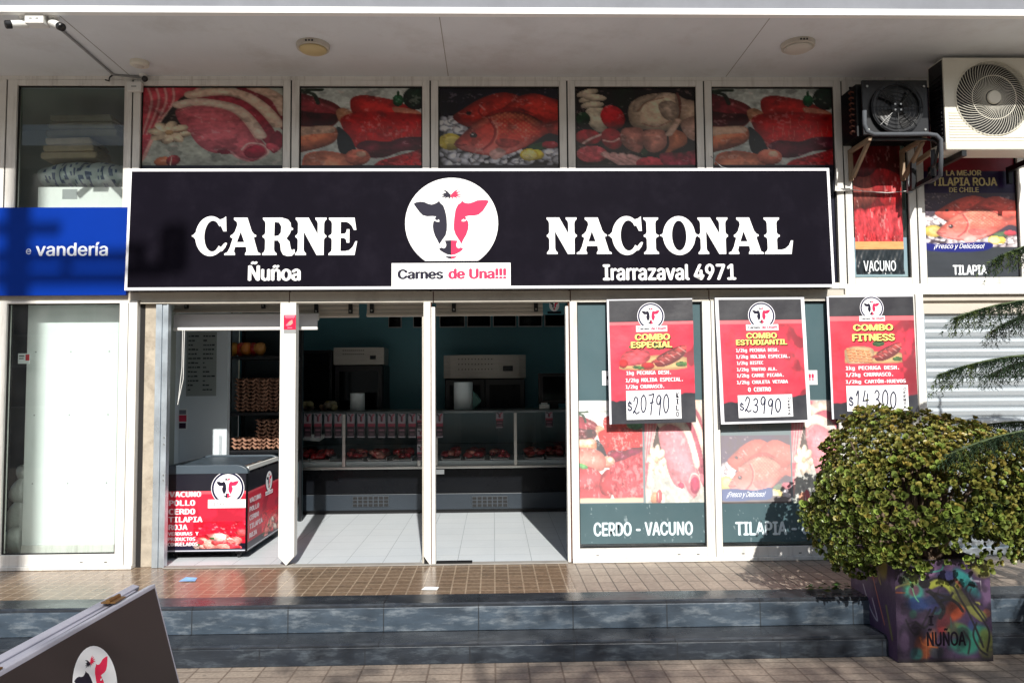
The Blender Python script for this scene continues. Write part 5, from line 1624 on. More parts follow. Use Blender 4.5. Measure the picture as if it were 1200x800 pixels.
# grey plastic cap rim at both ends, glass lids between
for y0, y1 in ((fy0 - .008, fy0 + .05), (fy1 - .05, fy1 + .008)):
    po = prof(fx0 - .004, fx1 + .004, zc - .02, fz1, .10); pi_ = prof(fx0 + .0, fx1 - .0, zc - .03, fz1 - .03, .09)
    m = MB(); m.prism([p for p in po if True], y0, y1)
    m.build('end_cap', mat('freezer_grey_cap', (72, 84, 94), .4) if y0 < fy0 else bpy.data.materials['freezer_grey_cap'], FR, recalc=True, bev=.004)
boxes((fx0 + .005, fx0 + .03, fy0 + .0505, fy1 - .0505, fz1 - .055, fz1 - .02)).build('rail', M['white_plastic'], FR)
boxes((fx1 - .03, fx1 - .005, fy0 + .0505, fy1 - .0505, fz1 - .055, fz1 - .02)).build('rail', M['white_plastic'], FR)
for y0, y1, dz in ((fy0 + .06, (fy0 + fy1) / 2 + .03, 0), ((fy0 + fy1) / 2 - .02, fy1 - .06, -.014)):
    m = MB(); m.box(fx0 + .032, fx1 - .032, y0, y1, fz1 - .02 + dz, fz1 - .014 + dz)
    lid = m.build('glass_lid', M['clear_glass'], FR)
    frame = MB(); frame.box(fx0 + .032, fx1 - .032, y0 - .004, y0 + .018, fz1 - .0205 + dz, fz1 - .012 + dz); frame.build('lid_handle', M['steel'], lid)
m = MB(); m.box(fx0 + .05, fx1 - .05, fy0 + .09, fy1 - .09, zc - .02, zc + .037); m.build('contents', mat('frozen_packs', (60, 72, 82), .5, var=.5, vscale=14), FR)
# printed fronts
def freezer_print(q, seed, side=False):
    c = Cv(q.w, q.h, .006, (30, 30, 40), seed)
    va, vb, vr = .235, .27, .90
    x, y = c.co()
    c.put((y > va).astype(float), (236, 92, 104))
    c.put((y > vb).astype(float), (220, 40, 66))
    n = c.noise(5, 4); c.put(smooth((n - .55) / .12) * (y > vb) * .45, (140, 24, 44))
    c.put((y > vr).astype(float), (32, 30, 52)); c.put((y > .985).astype(float), (196, 200, 210))
    c.sub(.42, .62, 1.0, .97)
    for k in range(26):
        cx, cy = .1 + .9 * c.r.rand(), .35 + .65 * c.r.rand()
        if cy < .75 - .7 * cx: continue
        cl = [(236, 150, 140), (222, 92, 96), (240, 206, 196), (210, 70, 80), (232, 130, 124)][k % 5]
        c.ell(cx, cy, .10 + .06 * c.r.rand(), .10 + .06 * c.r.rand(), 90 * c.r.rand(), cl, .5, .2, 18)
    photo(c, .3, .5)
    c.ell(.36, .62, .05, .05, 0, (60, 96, 50), .4, .4); c.ell(.08, .85, .05, .05, 0, (60, 96, 50), .4, .4)
    c.sub(0, 0, 1, 1)
    c.mesh('printed_panel', q, M['print'], FR, off=.0015)
    a = Art(q, base=.003)
    return a
zfb, zft = fz0 + .012, zc - .012
xv = fx(197.5, 600, .25)
q = Quad((fx0 + .005, fy0 - .001, zft), (fx1 - .012, fy0 - .001, zft), (fx1 - .012, fy0 - .001, zfb), (fx0 + .005, fy0 - .001, zfb))
a = freezer_print(q, 61)
cu, cv = q.uv(267, 571.5); ru = q.uv(267 + 17, 571)[0] - cu; rv = ru * q.w / q.h
a.disc(cu, cv, ru * 1.14, rv * 1.14, (246, 246, 250)); a.disc(cu, cv, ru * 1.1, rv * 1.1, (28, 28, 62))
logo(a, cu, cv, ru * .96, rv * .96, simple=True, cut=False); logo_plate(a, 244, 585, 288, 594.5, bold=0)
a.build('emblem', FR)
a = Art(q, base=.003)
for txt, x0, y0, x1, y1 in (('VACUNO', 198.5, 575.5, 236, 582), ('POLLO', 198, 585.5, 229, 592.3), ('CERDO', 197.5, 595.5, 229, 602.5), ('TILAPIA', 197.5, 605, 237.5, 611.5),
                            ('ROJA', 197.5, 614, 220, 620.6), ('VERDURAS Y', 197, 622.8, 233, 627), ('PRODUCTOS', 197, 629, 229, 633.4), ('CONGELADOS', 196.5, 635, 232, 639.4)):
    a.new(); a.textpx(txt, x0, y0, x1, y1, (246, 226, 232), bold=.04, font='mono')
a.build('lettering', FR)
q = Quad((fx1 + .001, fy0 + .012, zft - .01), (fx1 + .001, fy1 - .012, zft - .01), (fx1 + .001, fy1 - .012, zfb), (fx1 + .001, fy0 + .012, zfb))
a = freezer_print(q, 62, True)
a.disc(.62, .21, .115, .16, (28, 28, 62)); logo(a, .62, .21, .10, .14, simple=True, cut=False); a.rect(.5, .345, .74, .40, (246, 246, 248))
a.text('Carnes', .51, .358, .61, .388, DARKINK, bold=0); a.text('de Una!!!', .62, .358, .73, .388, (226, 52, 92), bold=0)
a.build('emblem', FR)
a = Art(q, base=.003)
for k, txt in enumerate(('VACUNO', 'POLLO', 'CERDO', 'TILAPIA', 'ROJA')):
    a.new(); a.text(txt, .04, .33 + .115 * k, .04 + .055 * len(txt), .40 + .115 * k, (240, 222, 228), bold=.05, font='mono')
a.build('lettering', FR)
for x in (fx(206, 640, .3), fx1 - .08):
    for y in (fy0 + .07, fy1 - .08):
        m = MB(); m.box(x - .025, x + .025, y - .02, y + .02, FL + .038, fz0 - .001); m.lathe([(.012, -.012), (.024, -.012), (.024, .012), (.012, .012)], (x, y, FL + .0245), 'X', 12)
        m.build('caster', M['black_plastic'], FR)

# ---- refrigerated display counters
CY = 2.345
zk0, zk1, zp1, zg1 = FL + .045, fz(500, 577.5, CY), fz(500, 549, CY), fz(500, 482, CY)
def counter(px0, px1, posts, vent, label):
    x0, x1 = fx(px0, 560, CY), fx(px1, 560, CY)
    t = thing('display_counter', label, 'display counter', ((x0 + x1) / 2, CY + .45, FL))
    boxes((x0 + .02, x1 - .02, CY + .06, CY + .85, FL + .001, zk0)).build('plinth', M['black_plastic'], t)
    boxes((x0, x1, CY + .012, CY + .9, zk0 + .001, zk1 - .006)).build('lower_panel', M['case_grey'], t, bev=.006)
    boxes((x0, x1, CY, CY + .9, zk1 - .0055, zp1)).build('front_panel', M['case_black'], t, bev=.012)
    boxes((x0, x1, CY - .012, CY + .02, zp1 + .0005, zp1 + .028)).build('bumper', M['steel'], t, bev=.006)
    # vent
    va, vb = fx(vent[0], 587, CY), fx(vent[1], 587, CY); vz0, vz1 = fz(vent[0], 594, CY), fz(vent[0], 581.5, CY)
    m = MB(); m.box(va, vb, CY + .004, CY + .0115, vz0, vz1)
    v = m.build('vent_grille', mat('vent_slate', (50, 58, 66), .5) if 'vent_slate' not in bpy.data.materials else bpy.data.materials['vent_slate'], t, bev=.002)
    m = MB(); nx, nz = 7, 3
    for i in range(nx):
        for j in range(nz):
            w = (vb - va) / nx; h = (vz1 - vz0) / nz
            m.box(va + w * i + .006, va + w * (i + 1) - .006, CY + .001, CY + .0039, vz0 + h * j + .005, vz0 + h * (j + 1) - .005)
    m.build('vent_slots', M['black_plastic'], v)
    # deck, back, glass, top
    boxes((x0 + .01, x1 - .01, CY + .05, CY + .78, zp1 + .001, zp1 + .08)).build('deck', mat('case_deck', (190, 196, 198), .5) if 'case_deck' not in bpy.data.materials else bpy.data.materials['case_deck'], t)
    boxes((x0 + .01, x1 - .01, CY + .78, CY + .82, zp1 + .081, zg1 - .03)).build('back_door', mat('case_back', (104, 126, 132), .35) if 'case_back' not in bpy.data.materials else bpy.data.materials['case_back'], t)
    m = MB(); m.add([(x0 + .01, CY + .02, zp1 + .029), (x1 - .01, CY + .02, zp1 + .029), (x1 - .01, CY + .07, zg1 - .021), (x0 + .01, CY + .07, zg1 - .021)], [(0, 1, 2, 3)])
    m.build('front_glass', M['clear_glass'], t)
    boxes((x0, x1, CY + .05, CY + .86, zg1 - .02, zg1 + .006)).build('top', mat('case_top', (96, 104, 106), .35) if 'case_top' not in bpy.data.materials else bpy.data.materials['case_top'], t, bev=.005)
    m = MB()
    for p in posts:
        x = fx(p, 515, CY)
        boxes((x - .016, x + .016, CY - .004, CY + .018, zp1 + .03, zg1 - .022)).build('glass_post', M['steel'], t)
    boxes((x0 + .02, x1 - .02, CY + .3, CY + .77, fz(500, 519, CY + .3) - .008, fz(500, 519, CY + .3))).build('glass_shelf', M['clear_glass'], t)
    return t, x0, x1
c1, c1a, c1b = counter(318, 500.5, (349, 403, 491), (413, 455.5), 'left black refrigerated counter hung with a row of price tags')
c2, c2a, c2b = counter(501, 690, (511, 604), (553, 595), 'right black refrigerated counter with few price tags')

# meat in the counters
rm = random.Random(4)
k = 0
spots = [(356, c1), (380, c1), (418, c1), (445, c1), (474, c1), (530, c2), (557, c2), (585, c2), (625, c2), (650, c2)]
words_m = ['by the left end of the left counter', 'second from the left in the left counter', 'left of the middle of the left counter', 'right of the middle of the left counter', 'at the right end of the left counter',
           'at the left end of the right counter', 'second from the left in the right counter', 'in the middle of the right counter', 'right of the post in the right counter', 'at the right end of the right counter']
for (p, c_), wd in zip(spots, words_m):
    x = fx(p, 535, CY + .3); y = CY + .3; z = zp1 + .082
    t = thing('meat_tray', 'tray of raw red meat pieces ' + wd, 'meat tray', (x, y, z), 'meat trays in the counters')
    m = MB(); w = .105
    m.box(x - w, x + w, y - .2, y + .2, z, z + .012); m.box(x - w, x - w + .006, y - .2, y + .2, z + .0125, z + .03); m.box(x + w - .006, x + w, y - .2, y + .2, z + .0125, z + .03)
    m.build('tray', M['tray'], t)
    m = MB()
    for j in range(15):
        v = rm.uniform(.55, 1.1); cl = rm.choice([(168, 44, 50), (190, 70, 70), (150, 36, 44), (206, 130, 116)])
        m.col = tuple(a_ * v for a_ in lin(cl))
        m.blob((x + rm.uniform(-.085, .085), y + rm.uniform(-.17, .17), z + .045 + rm.uniform(0, .05)), rm.uniform(.03, .05), 9, 6, k * 20 + j, .25, (1.1, 1.3, .7))
    m.build('meat', M['meat'], t, smooth=True); k += 1
t = thing('leaning_card', 'white card lying tilted behind the glass of the left counter', 'card', at(375, 513, CY + .12))
m = MB(); P = [at(363, 509, CY + .12), at(387, 508.5, CY + .2), at(374, 517, CY + .12), at(352, 515, CY + .1)]
b = [p + Vector((0, .004, .002)) for p in P]
m.hexa([P[3], P[2], b[2], b[3], P[0], P[1], b[1], b[0]]); m.build('sheet', M['paper'], t, recalc=True)

# price tags on the glass
def price_tag(px, py0, py1, label, wpx=10.2, first=[None]):
    Y = CY - .012
    x = fx(px, (py0 + py1) / 2, Y); z1 = fz(px, py0, Y); z0 = fz(px, py1, Y); w = .080; h = z1 - z0
    if first[0] is None:
        t = thing('price_tag', label, 'price tag', (0, 0, 0), 'price tags on the counters')
        q = wallquad(-w / 2, .27, w / 2, 0, 0)
        c = Cv(w, .27, .006, (196, 186, 196), 71); X, Yy = c.co()
        c.put(((Yy > .40) & (Yy < .55)).astype(float), (186, 66, 92)); c.put(((Yy > .55) & (Yy < .95)).astype(float), (44, 32, 44))
        c.ell(.30, .08, .22, .045, 15, (40, 38, 50), 0); c.ell(.70, .08, .22, .045, -15, (190, 60, 90), 0)
        c.ell(.40, .2, .085, .12, -8, (40, 38, 50), 0); c.ell(.60, .2, .085, .12, 8, (190, 60, 90), 0); c.ell(.5, .32, .1, .035, 0, (70, 50, 66), 0)
        c.put(((Yy > .66) & (Yy < .72) & (X > .15) & (X < .85)).astype(float), (176, 120, 140))
        c.put(((Yy > .8) & (Yy < .9) & (X > .2) & (X < .8)).astype(float), (120, 90, 104))
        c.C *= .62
        c.mesh('printed_face', q, M['print'], t, off=0)
        boxes((-w / 2, w / 2, .0012, .003, 0, .27)).build('card', M['paper'], t)
        first[0] = t; o = t
    else:
        s = first[0]; o = s.copy(); COL.objects.link(o)
        for ch in s.children:
            cc = ch.copy(); COL.objects.link(cc); cc.parent = o
    o.location = (x, Y, z0); o.scale = (1, 1, h / .27)
    tagit(o, label, 'price tag', 'price tags on the counters')
tagx = [(347.5, 'leftmost by the post with the notice'), (360.5, 'second from the left in the row of five'), (372.5, 'middle of the row of five'), (384.5, 'fourth in the row of five'), (396.3, 'last in the row of five'),
        (411, 'first in the row of seven'), (423, 'second in the row of seven'), (435.4, 'third in the row of seven'), (447.2, 'middle of the row of seven'), (458.8, 'fifth in the row of seven'), (470.8, 'sixth in the row of seven'), (483, 'last in the row of seven')]
for i, (p, w) in enumerate(tagx):
    price_tag(p, 484.5, 512.5, 'price tag on the left counter, ' + w)
for k, w in enumerate(('top', 'second', 'third')):
    price_tag(493.0, 485 + 18.6 * k, 502.5 + 18.6 * k, f'small price tag by the middle post, {w} of a column of three')
price_tag(515, 484, 512.5, 'price tag at the left end of the right counter beside the middle post')
price_tag(585.5, 483, 501, 'single price tag left of the glass post on the right counter')
price_tag(643.5, 482.5, 500, 'single price tag at the right end of the right counter')
sq = wallquad(fx(511, 552, CY - .02), fz(511, 550, CY - .02), fx(520.5, 552, CY - .02), fz(511, 555.5, CY - .02), CY - .02)
one('sticker', boxes((sq.tl.x, sq.tr.x, CY - .016, CY - .0125, sq.bl.z, sq.tl.z)), M['paper'], 'small white sticker on the counter bumper beside the middle post', 'sticker')

# paper rolls, scale, bread on top of the counters
ztop_c = zg1 + .007
def roll(px, py0, w, label, Yr):
    x = fx(px, 470, Yr); r = w / 2; h = fz(px, py0, Yr) - ztop_c
    t = thing('paper_roll', label, 'paper roll', (x, Yr, ztop_c), 'paper rolls on the counters')
    m = MB(); m.lathe([(r * .96, 0), (r, .006), (r, h - .006), (r * .96, h), (.025, h + .0005), (.025, h - .03)], (x, Yr, ztop_c), 'Z', 32)
    for i in range(len(m.f)): m.sm[i] = 4 <= len(m.f[i]) <= 4
    m.build('roll', mat('paper_towel', (226, 238, 240), .85, var=.05, vscale=3, stretch=(1, 1, 14)) if 'paper_towel' not in bpy.data.materials else bpy.data.materials['paper_towel'], t)
    m = MB(); m.lathe([(.024, h - .06), (.024, h + .0)], (x, Yr, ztop_c), 'Z', 16); m.build('core', M['pulp'], t)
roll(419, 460.5, .165, 'smaller white paper roll standing on the left counter', CY + .35)
roll(543, 447.5, .215, 'larger white paper roll standing on the right counter', CY + .35)
cx = fx(558, 470, CY + .33)
one('cloth', MB().add([(cx - .03, CY + .33, ztop_c + .2), (cx + .03, CY + .3, ztop_c + .07), (cx + .05, CY + .32, ztop_c + .11), (cx + .0, CY + .36, ztop_c + .004), (cx - .04, CY + .3, ztop_c + .004), (cx + .02, CY + .36, ztop_c + .16)],
    [(0, 4, 1), (0, 1, 5), (1, 2, 5), (4, 3, 1), (3, 2, 1), (0, 5, 4), (5, 3, 4), (5, 2, 3)]) and None or (lambda m: (m.add([(cx - .035, CY + .33, ztop_c + .21), (cx + .045, CY + .3, ztop_c + .08), (cx + .06, CY + .32, ztop_c + .1), (cx + .0, CY + .36, ztop_c + .004), (cx - .04, CY + .3, ztop_c + .004), (cx + .02, CY + .36, ztop_c + .16)],
    [(0, 4, 1), (0, 1, 5), (1, 2, 5), (4, 3, 1), (3, 2, 1), (0, 5, 4), (5, 3, 4), (5, 2, 3)]), m)[1])(MB()), mat('green_cloth', (96, 138, 132), .9), 'crumpled green cloth beside the larger paper roll', 'cloth', loc=(cx, CY + .33, ztop_c))
for k, (p, n) in enumerate(((360, 4), (384, 4))):
    x = fx(p, 476, CY + .4)
    t = thing('bread_bag', 'bag of pale bread rolls on the left counter, ' + ('at its left end' if k == 0 else 'nearer the smaller paper roll'), 'bread bag', (x, CY + .4, ztop_c), 'bread bags on the left counter')
    m = MB()
    for j in range(7):
        m.col = tuple(v * rm.uniform(.7, 1.1) for v in lin((176, 160, 120)))
        m.blob((x + rm.uniform(-.1, .1), CY + .4 + rm.uniform(-.08, .08), ztop_c + .035 + .02 * (j % 3)), .042, 9, 6, j + 9 * k, .2, (1.2, 1, .8))
    m.build('rolls', M['sack'], t, smooth=True)
# scale with screen at the right
x0, x1 = fx(631, 460, CY + .3), fx(668, 460, CY + .3); zt = fz(650, 437, CY + .3)
SC = thing('till_screen', 'black till screen standing at the right end of the right counter', 'till', ((x0 + x1) / 2, CY + .35, ztop_c))
boxes((x0, x1, CY + .3, CY + .33, ztop_c + .06, zt)).build('screen', M['black_plastic'], SC, bev=.008)
boxes((x0 + .05, x1 - .05, CY + .297, CY + .2995, ztop_c + .1, zt - .04)).build('display', M['lens'], SC)
boxes(((x0 + x1) / 2 - .05, (x0 + x1) / 2 + .05, CY + .331, CY + .36, ztop_c, zt - .1)).build('stand', M['black_plastic'], SC)
x0, x1 = fx(632, 476, CY + .2), fx(643.5, 476, CY + .2)
PR = thing('receipt_printer', 'small white receipt printer beside the till screen', 'printer', (x0 + .05, CY + .2, ztop_c))
boxes((x0, x1, CY + .14, CY + .27, ztop_c, ztop_c + .055)).build('case', M['white_plastic'], PR, bev=.01)
boxes((x0 + .02, x1 - .02, CY + .19, CY + .21, ztop_c + .0555, ztop_c + .075)).build('paper_slip', M['paper'], PR)

# ---- appliances at the back wall
AY = 3.15
def upright(pxs, ytop, ybot, label, bulge):
    x0, x1 = fx(pxs[0], 420, AY), fx(pxs[1], 420, AY); z1 = fz(500, ytop, AY); z0 = fz(500, ybot, AY)
    t = thing('upright_fridge', label, 'fridge', ((x0 + x1) / 2, AY + .3, FL), 'upright fridges at the back')
    boxes((x0 + .01, x1 - .01, AY + .03, SY1 - .02, FL + .08, z0 - .004)).build('body', M['black_metal'], t, bev=.01)
    m = MB(); n = 12; b0 = len(m.v)
    for k in range(n + 1):
        u = k / n; y = AY - (bulge * math.sin(u * math.pi) ** .6 if bulge else 0)
        for zz in (z0, z1): m.v.append((x0 + (x1 - x0) * u, y, zz))
    for k in range(n): m.face([2 * k, 2 * k + 2, 2 * k + 3, 2 * k + 1])
    m.v += [(x0, AY + .4, z0), (x0, AY + .4, z1), (x1, AY + .4, z0), (x1, AY + .4, z1)]
    q = 2 * (n + 1); m.face([q, 0, 1, q + 1]); m.face([2 * n, q + 2, q + 3, 2 * n + 1]); m.face([2 * k + 1 for k in range(n + 1)] + [q + 3, q + 1]); m.face(([2 * k for k in range(n + 1)] + [q + 2, q])[::-1])
    h = m.build('header', M['dull_steel'], t, recalc=True)
    m = MB(); w = x1 - x0
    for j in range(2 if not bulge else 3):
        for i in range(11):
            xx = x0 + w * (.18 + .04 * i); zz = z1 - (z1 - z0) * (.2 + .22 * j)
            m.box(xx, xx + .012, AY - bulge - .003, AY - bulge - .0005, zz, zz + .012)
    m.build('vent_holes', M['black_plastic'], h)
    boxes((x1 - w * .28, x1 - w * .16, AY - bulge * .8 - .006, AY - bulge * .8 - .001, z0 + (z1 - z0) * .3, z0 + (z1 - z0) * .52)).build('control_panel', M['lens'], h)
    for xa, xb in ((x0 + .02, (x0 + x1) / 2 - .005), ((x0 + x1) / 2 + .005, x1 - .02)) if bulge else ((x0 + .02, x1 - .02),):
        d = boxes((xa, xb, AY + .0, AY + .029, FL + .1, z0 - .012)).build('door', M['black_metal'], t, bev=.005)
        boxes((xa + .05, xb - .05, AY - .004, AY - .0005, FL + .3, z0 - .08)).build('door_glass', M['lens'] if not bulge else M['case_black'], d)
upright((391, 450), 406.5, 426.5, 'narrow black fridge with steel header at the back left', 0)
upright((520, 616), 416.5, 443.5, 'wide black fridge with bulging steel header at the back right', .06)
x0, x1 = fx(340, 440, AY), fx(388, 440, AY)
t = thing('dark_cabinet', 'tall dark cabinet in shadow at the back behind the bread bags', 'cabinet', ((x0 + x1) / 2, AY + .3, FL))
boxes((x0, x1, AY + .05, SY1 - .02, FL, fz(360, 410, AY))).build('body', M['black_metal'], t, bev=.01)
boxes((x0 + .03, x1 - .03, AY + .03, AY + .049, FL + .1, fz(360, 414, AY))).build('door', M['case_black'], t, bev=.004)
# teal wall panels at the top: menu screens
SY = 3.55
names = [(455, 470.5, 'far left, partly behind the middle post'), (484, 500, 'behind the middle post'), (515, 545, 'first right of the middle post'), (547, 575, 'second right of the middle post'), (577.5, 605, 'middle of the right doorway'), (607.5, 635.5, 'fourth right of the middle post'), (638, 668, 'rightmost in the right doorway')]
for a_, b_, w in names:
    x0, x1 = fx(a_, 376, SY), fx(b_, 376, SY); z0, z1 = fz(580, 383, SY), fz(580, 366, SY)
    t = thing('menu_screen', 'dark menu screen high at the back, ' + w, 'screen', ((x0 + x1) / 2, SY, z0), 'menu screens at the back')
    boxes((x0, x1, SY, SY + .05, z0, z1)).build('case', M['grey_plastic'], t, bev=.003)
    boxes((x0 + .01, x1 - .01, SY - .004, SY - .0005, z0 + .01, z1 - .01)).build('display', M['lens'], t)
x0, x1 = fx(636, 360, 2.2), fx(663, 360, 2.2)
mq = wallquad(x0, fz(650, 350, 2.2), x1, fz(650, 368.5, 2.2), 2.2)
t = thing('hanging_panel', 'teal panel with the bull head mark hanging high behind the right jamb', 'sign', ((x0 + x1) / 2, 2.2, mq.bl.z))
boxes((x0, x1, 2.202, 2.22, mq.bl.z, CEI)).build('board', M['int_teal'], t)
a = Art(mq); logo(a, .5, .42, .22, .38, simple=True, cut=False, dark=(30, 40, 50)); a.rect(.2, .8, .8, .95, (24, 30, 36)); a.build('emblem', t)

# ================================================================== ON THE FACADE
# red notice on the post
nq = wallquad(fx(332.5, 378, -.047), fz(340, 369, -.047), fx(346.8, 378, -.047), fz(340, 386, -.047), -.047)
t = thing('red_notice', 'small red notice stuck on the white door post beside the freezer doorway', 'notice', (nq.bl.x + .05, -.047, nq.bl.z - .03))
boxes((nq.bl.x, nq.br.x, -.0466, -.0455, nq.bl.z - .03, nq.tl.z)).build('card', M['grey_plastic'], t)
a = Art(nq); a.rect(0, 0, 1, 1, (214, 36, 72)); a.rect(.08, .06, .92, .14, (240, 150, 170)); a.rect(.15, .2, .85, .24, (236, 130, 150))
for k in range(3): a.poly([(.15 + .1 * k, .72 - .1 * k), (.5 + .1 * k, .40 - .04 * k), (.75, .45 + .06 * k), (.35 + .1 * k, .78 - .03 * k)], (244, 120 + 20 * k, 146))
a.rect(.3, .86, .7, .9, (240, 150, 170)); a.build('print', t)
# bulkhead lamps on the soffit
for px, py, lens, lab in ((367, 56, 'yellow_lens', 'round bulkhead lamp with yellowed lens on the left of the soffit'), (935, 54.5, 'white_lens', 'round bulkhead lamp with white lens on the right of the soffit')):
    p = atz(px, py, ZS - .02)
    t = thing('bulkhead_lamp', lab, 'lamp', (p.x, p.y, ZS), 'bulkhead lamps on the soffit')
    m = MB(); m.lathe([(.11, -.034), (.118, -.03), (.122, -.0005)], (p.x, p.y, ZS), 'Z', 32); m.build('base', M['grey_alu'], t, smooth=False, recalc=True)
    m = MB(); m.lathe([(.03, -.062), (.07, -.056), (.095, -.045), (.103, -.0345)], (p.x, p.y, ZS), 'Z', 32); m.build('lens', M[lens], t, smooth=True, recalc=True)
    m = MB()
    for k in range(3): m.box(p.x - .03 + .022 * k, p.x - .018 + .022 * k, p.y - .1205, p.y - .119 + .004, ZS - .024, ZS - .012)
    m.build('vent', M['black_plastic'], t)
# cameras at the left end of the soffit
jb = atz(40, 22, ZS - .035); jb.y += .03
t = thing('junction_box', 'white junction box between two cameras on the soffit edge', 'junction box', (jb.x, jb.y, ZS))
boxes((jb.x - .062, jb.x + .062, jb.y - .035, jb.y + .05, ZS - .068, ZS - .0005)).build('box', M['white_plastic'], t, bev=.006)
boxes((jb.x - .03, jb.x - .012, jb.y - .0365, jb.y - .0352, ZS - .04, ZS - .03)).build('screw', M['grey_plastic'], t); boxes((jb.x + .012, jb.x + .03, jb.y - .0365, jb.y - .0352, ZS - .04, ZS - .03)).build('screw', M['grey_plastic'], t)
def camera(base, tip, lens_end, label, n=18, r=.026, L=.13, cat='camera'):
    base, tip = Vector(base), Vector(tip)
    t = thing('security_camera', label, 'camera', tuple(base), 'security cameras under the soffit')
    m = MB(); m.lathe([(.03, -.014), (.034, -.0005)], tuple(base), 'Z', 20); m.ring([base - Vector((0, 0, .012)), tip], .011, 8); m.build('mount', M['white_plastic'], t, recalc=True)
    d = (Vector(lens_end) - tip).normalized(); a_ = tip - d * L * .4; b_ = tip + d * L * .6
    m = MB(); m.ring([a_, a_ + d * .004, b_ - d * .03], [r * .85, r, r], n); m.build('body', M['white_plastic'], t, bev=.002)
    m = MB(); m.ring([b_ - d * .0295, b_, b_ + d * .006], [r * 1.06, r * 1.06, r * .9], n); h = m.build('hood', M['black_plastic'], t)
    m = MB(); m.ring([b_ + d * .0065, b_ + d * .008], [r * .5, r * .4], 12); m.build('lens', M['lens'], h)
z = ZS - .0005
b1 = atz(16.5, 20, ZS); p1_ = atz(12, 28, ZS - .055)
camera((jb.x - .095, jb.y + .02, ZS), (jb.x - .115, jb.y + .0, ZS - .06), (jb.x - .3, jb.y - .15, ZS - .14), 'white bullet camera pointing left from the soffit edge')
camera((jb.x + .1, jb.y + .02, ZS), (jb.x + .125, jb.y + .0, ZS - .06), (jb.x + .3, jb.y - .09, ZS - .16), 'white bullet camera pointing right from the soffit edge')
# conduit from the box to the wall and along it
m = MB(); q0 = Vector((jb.x + .064, jb.y + .03, ZS - .01)); q1 = atz(133, 88, ZS - .01); q1.y = min(q1.y, -.05)
q2 = Vector((fx(164, 91, -.05), -.045, ZS - .016))
m.ring([q0, q0.lerp(q1, .5), q1, q2], .009, 8)
one('conduit', m, M['grey_plastic'], 'thin grey conduit slanting across the soffit from the junction box', 'conduit', loc=tuple(q0), smooth=True)
m = MB(); c0 = Vector((fx(127, 95, -.05), -.04, ZS - .045))
m.ring([q1 + Vector((.0, -.005, 0)), q1 + Vector((-.03, .0, -.02)), c0, c0 + Vector((-.03, 0, .008))], .006, 6)
one('cable', m, M['black_plastic'], 'short black cable hanging by the wall end of the conduit', 'cable', loc=tuple(c0))
cb = at(158.5, 102, -.05)
t = thing('junction_box', 'small grey junction box on the window frame under the corner camera', 'junction box', (cb.x, -.031, cb.z))
boxes((cb.x - .058, cb.x + .058, -.075, -.0312, cb.z - .04, cb.z + .035)).build('box', M['white_plastic'], t, bev=.006)
boxes((cb.x - .02, cb.x + .02, -.0765, -.0752, cb.z - .01, cb.z + .0)).build('label_plate', M['grey_plastic'], t)
sp = atz(163.5, 74, ZS - .01)
t = thing('motion_sensor', 'flat oval white sensor on the soffit above the corner camera', 'sensor', (sp.x, sp.y, ZS))
m = MB(); m.lathe([(.05, -.035), (.068, -.028), (.07, -.0005)], (sp.x, sp.y, ZS), 'Z', 24); m.build('housing', M['ac_white'], t, recalc=True, smooth=False)
m = MB(); m.lathe([(.02, -.046), (.036, -.0355)], (sp.x, sp.y, ZS), 'Z', 20); m.build('lens', M['white_lens'], t, recalc=True)
cp = at(168, 91, -.1)
camera((cp.x - .02, -.06, ZS), (cp.x, -.075, cp.z + .0), (cp.x + .1, -.30, cp.z - .10), 'small dark camera at the top corner of the pork poster window', r=.022, L=.09)

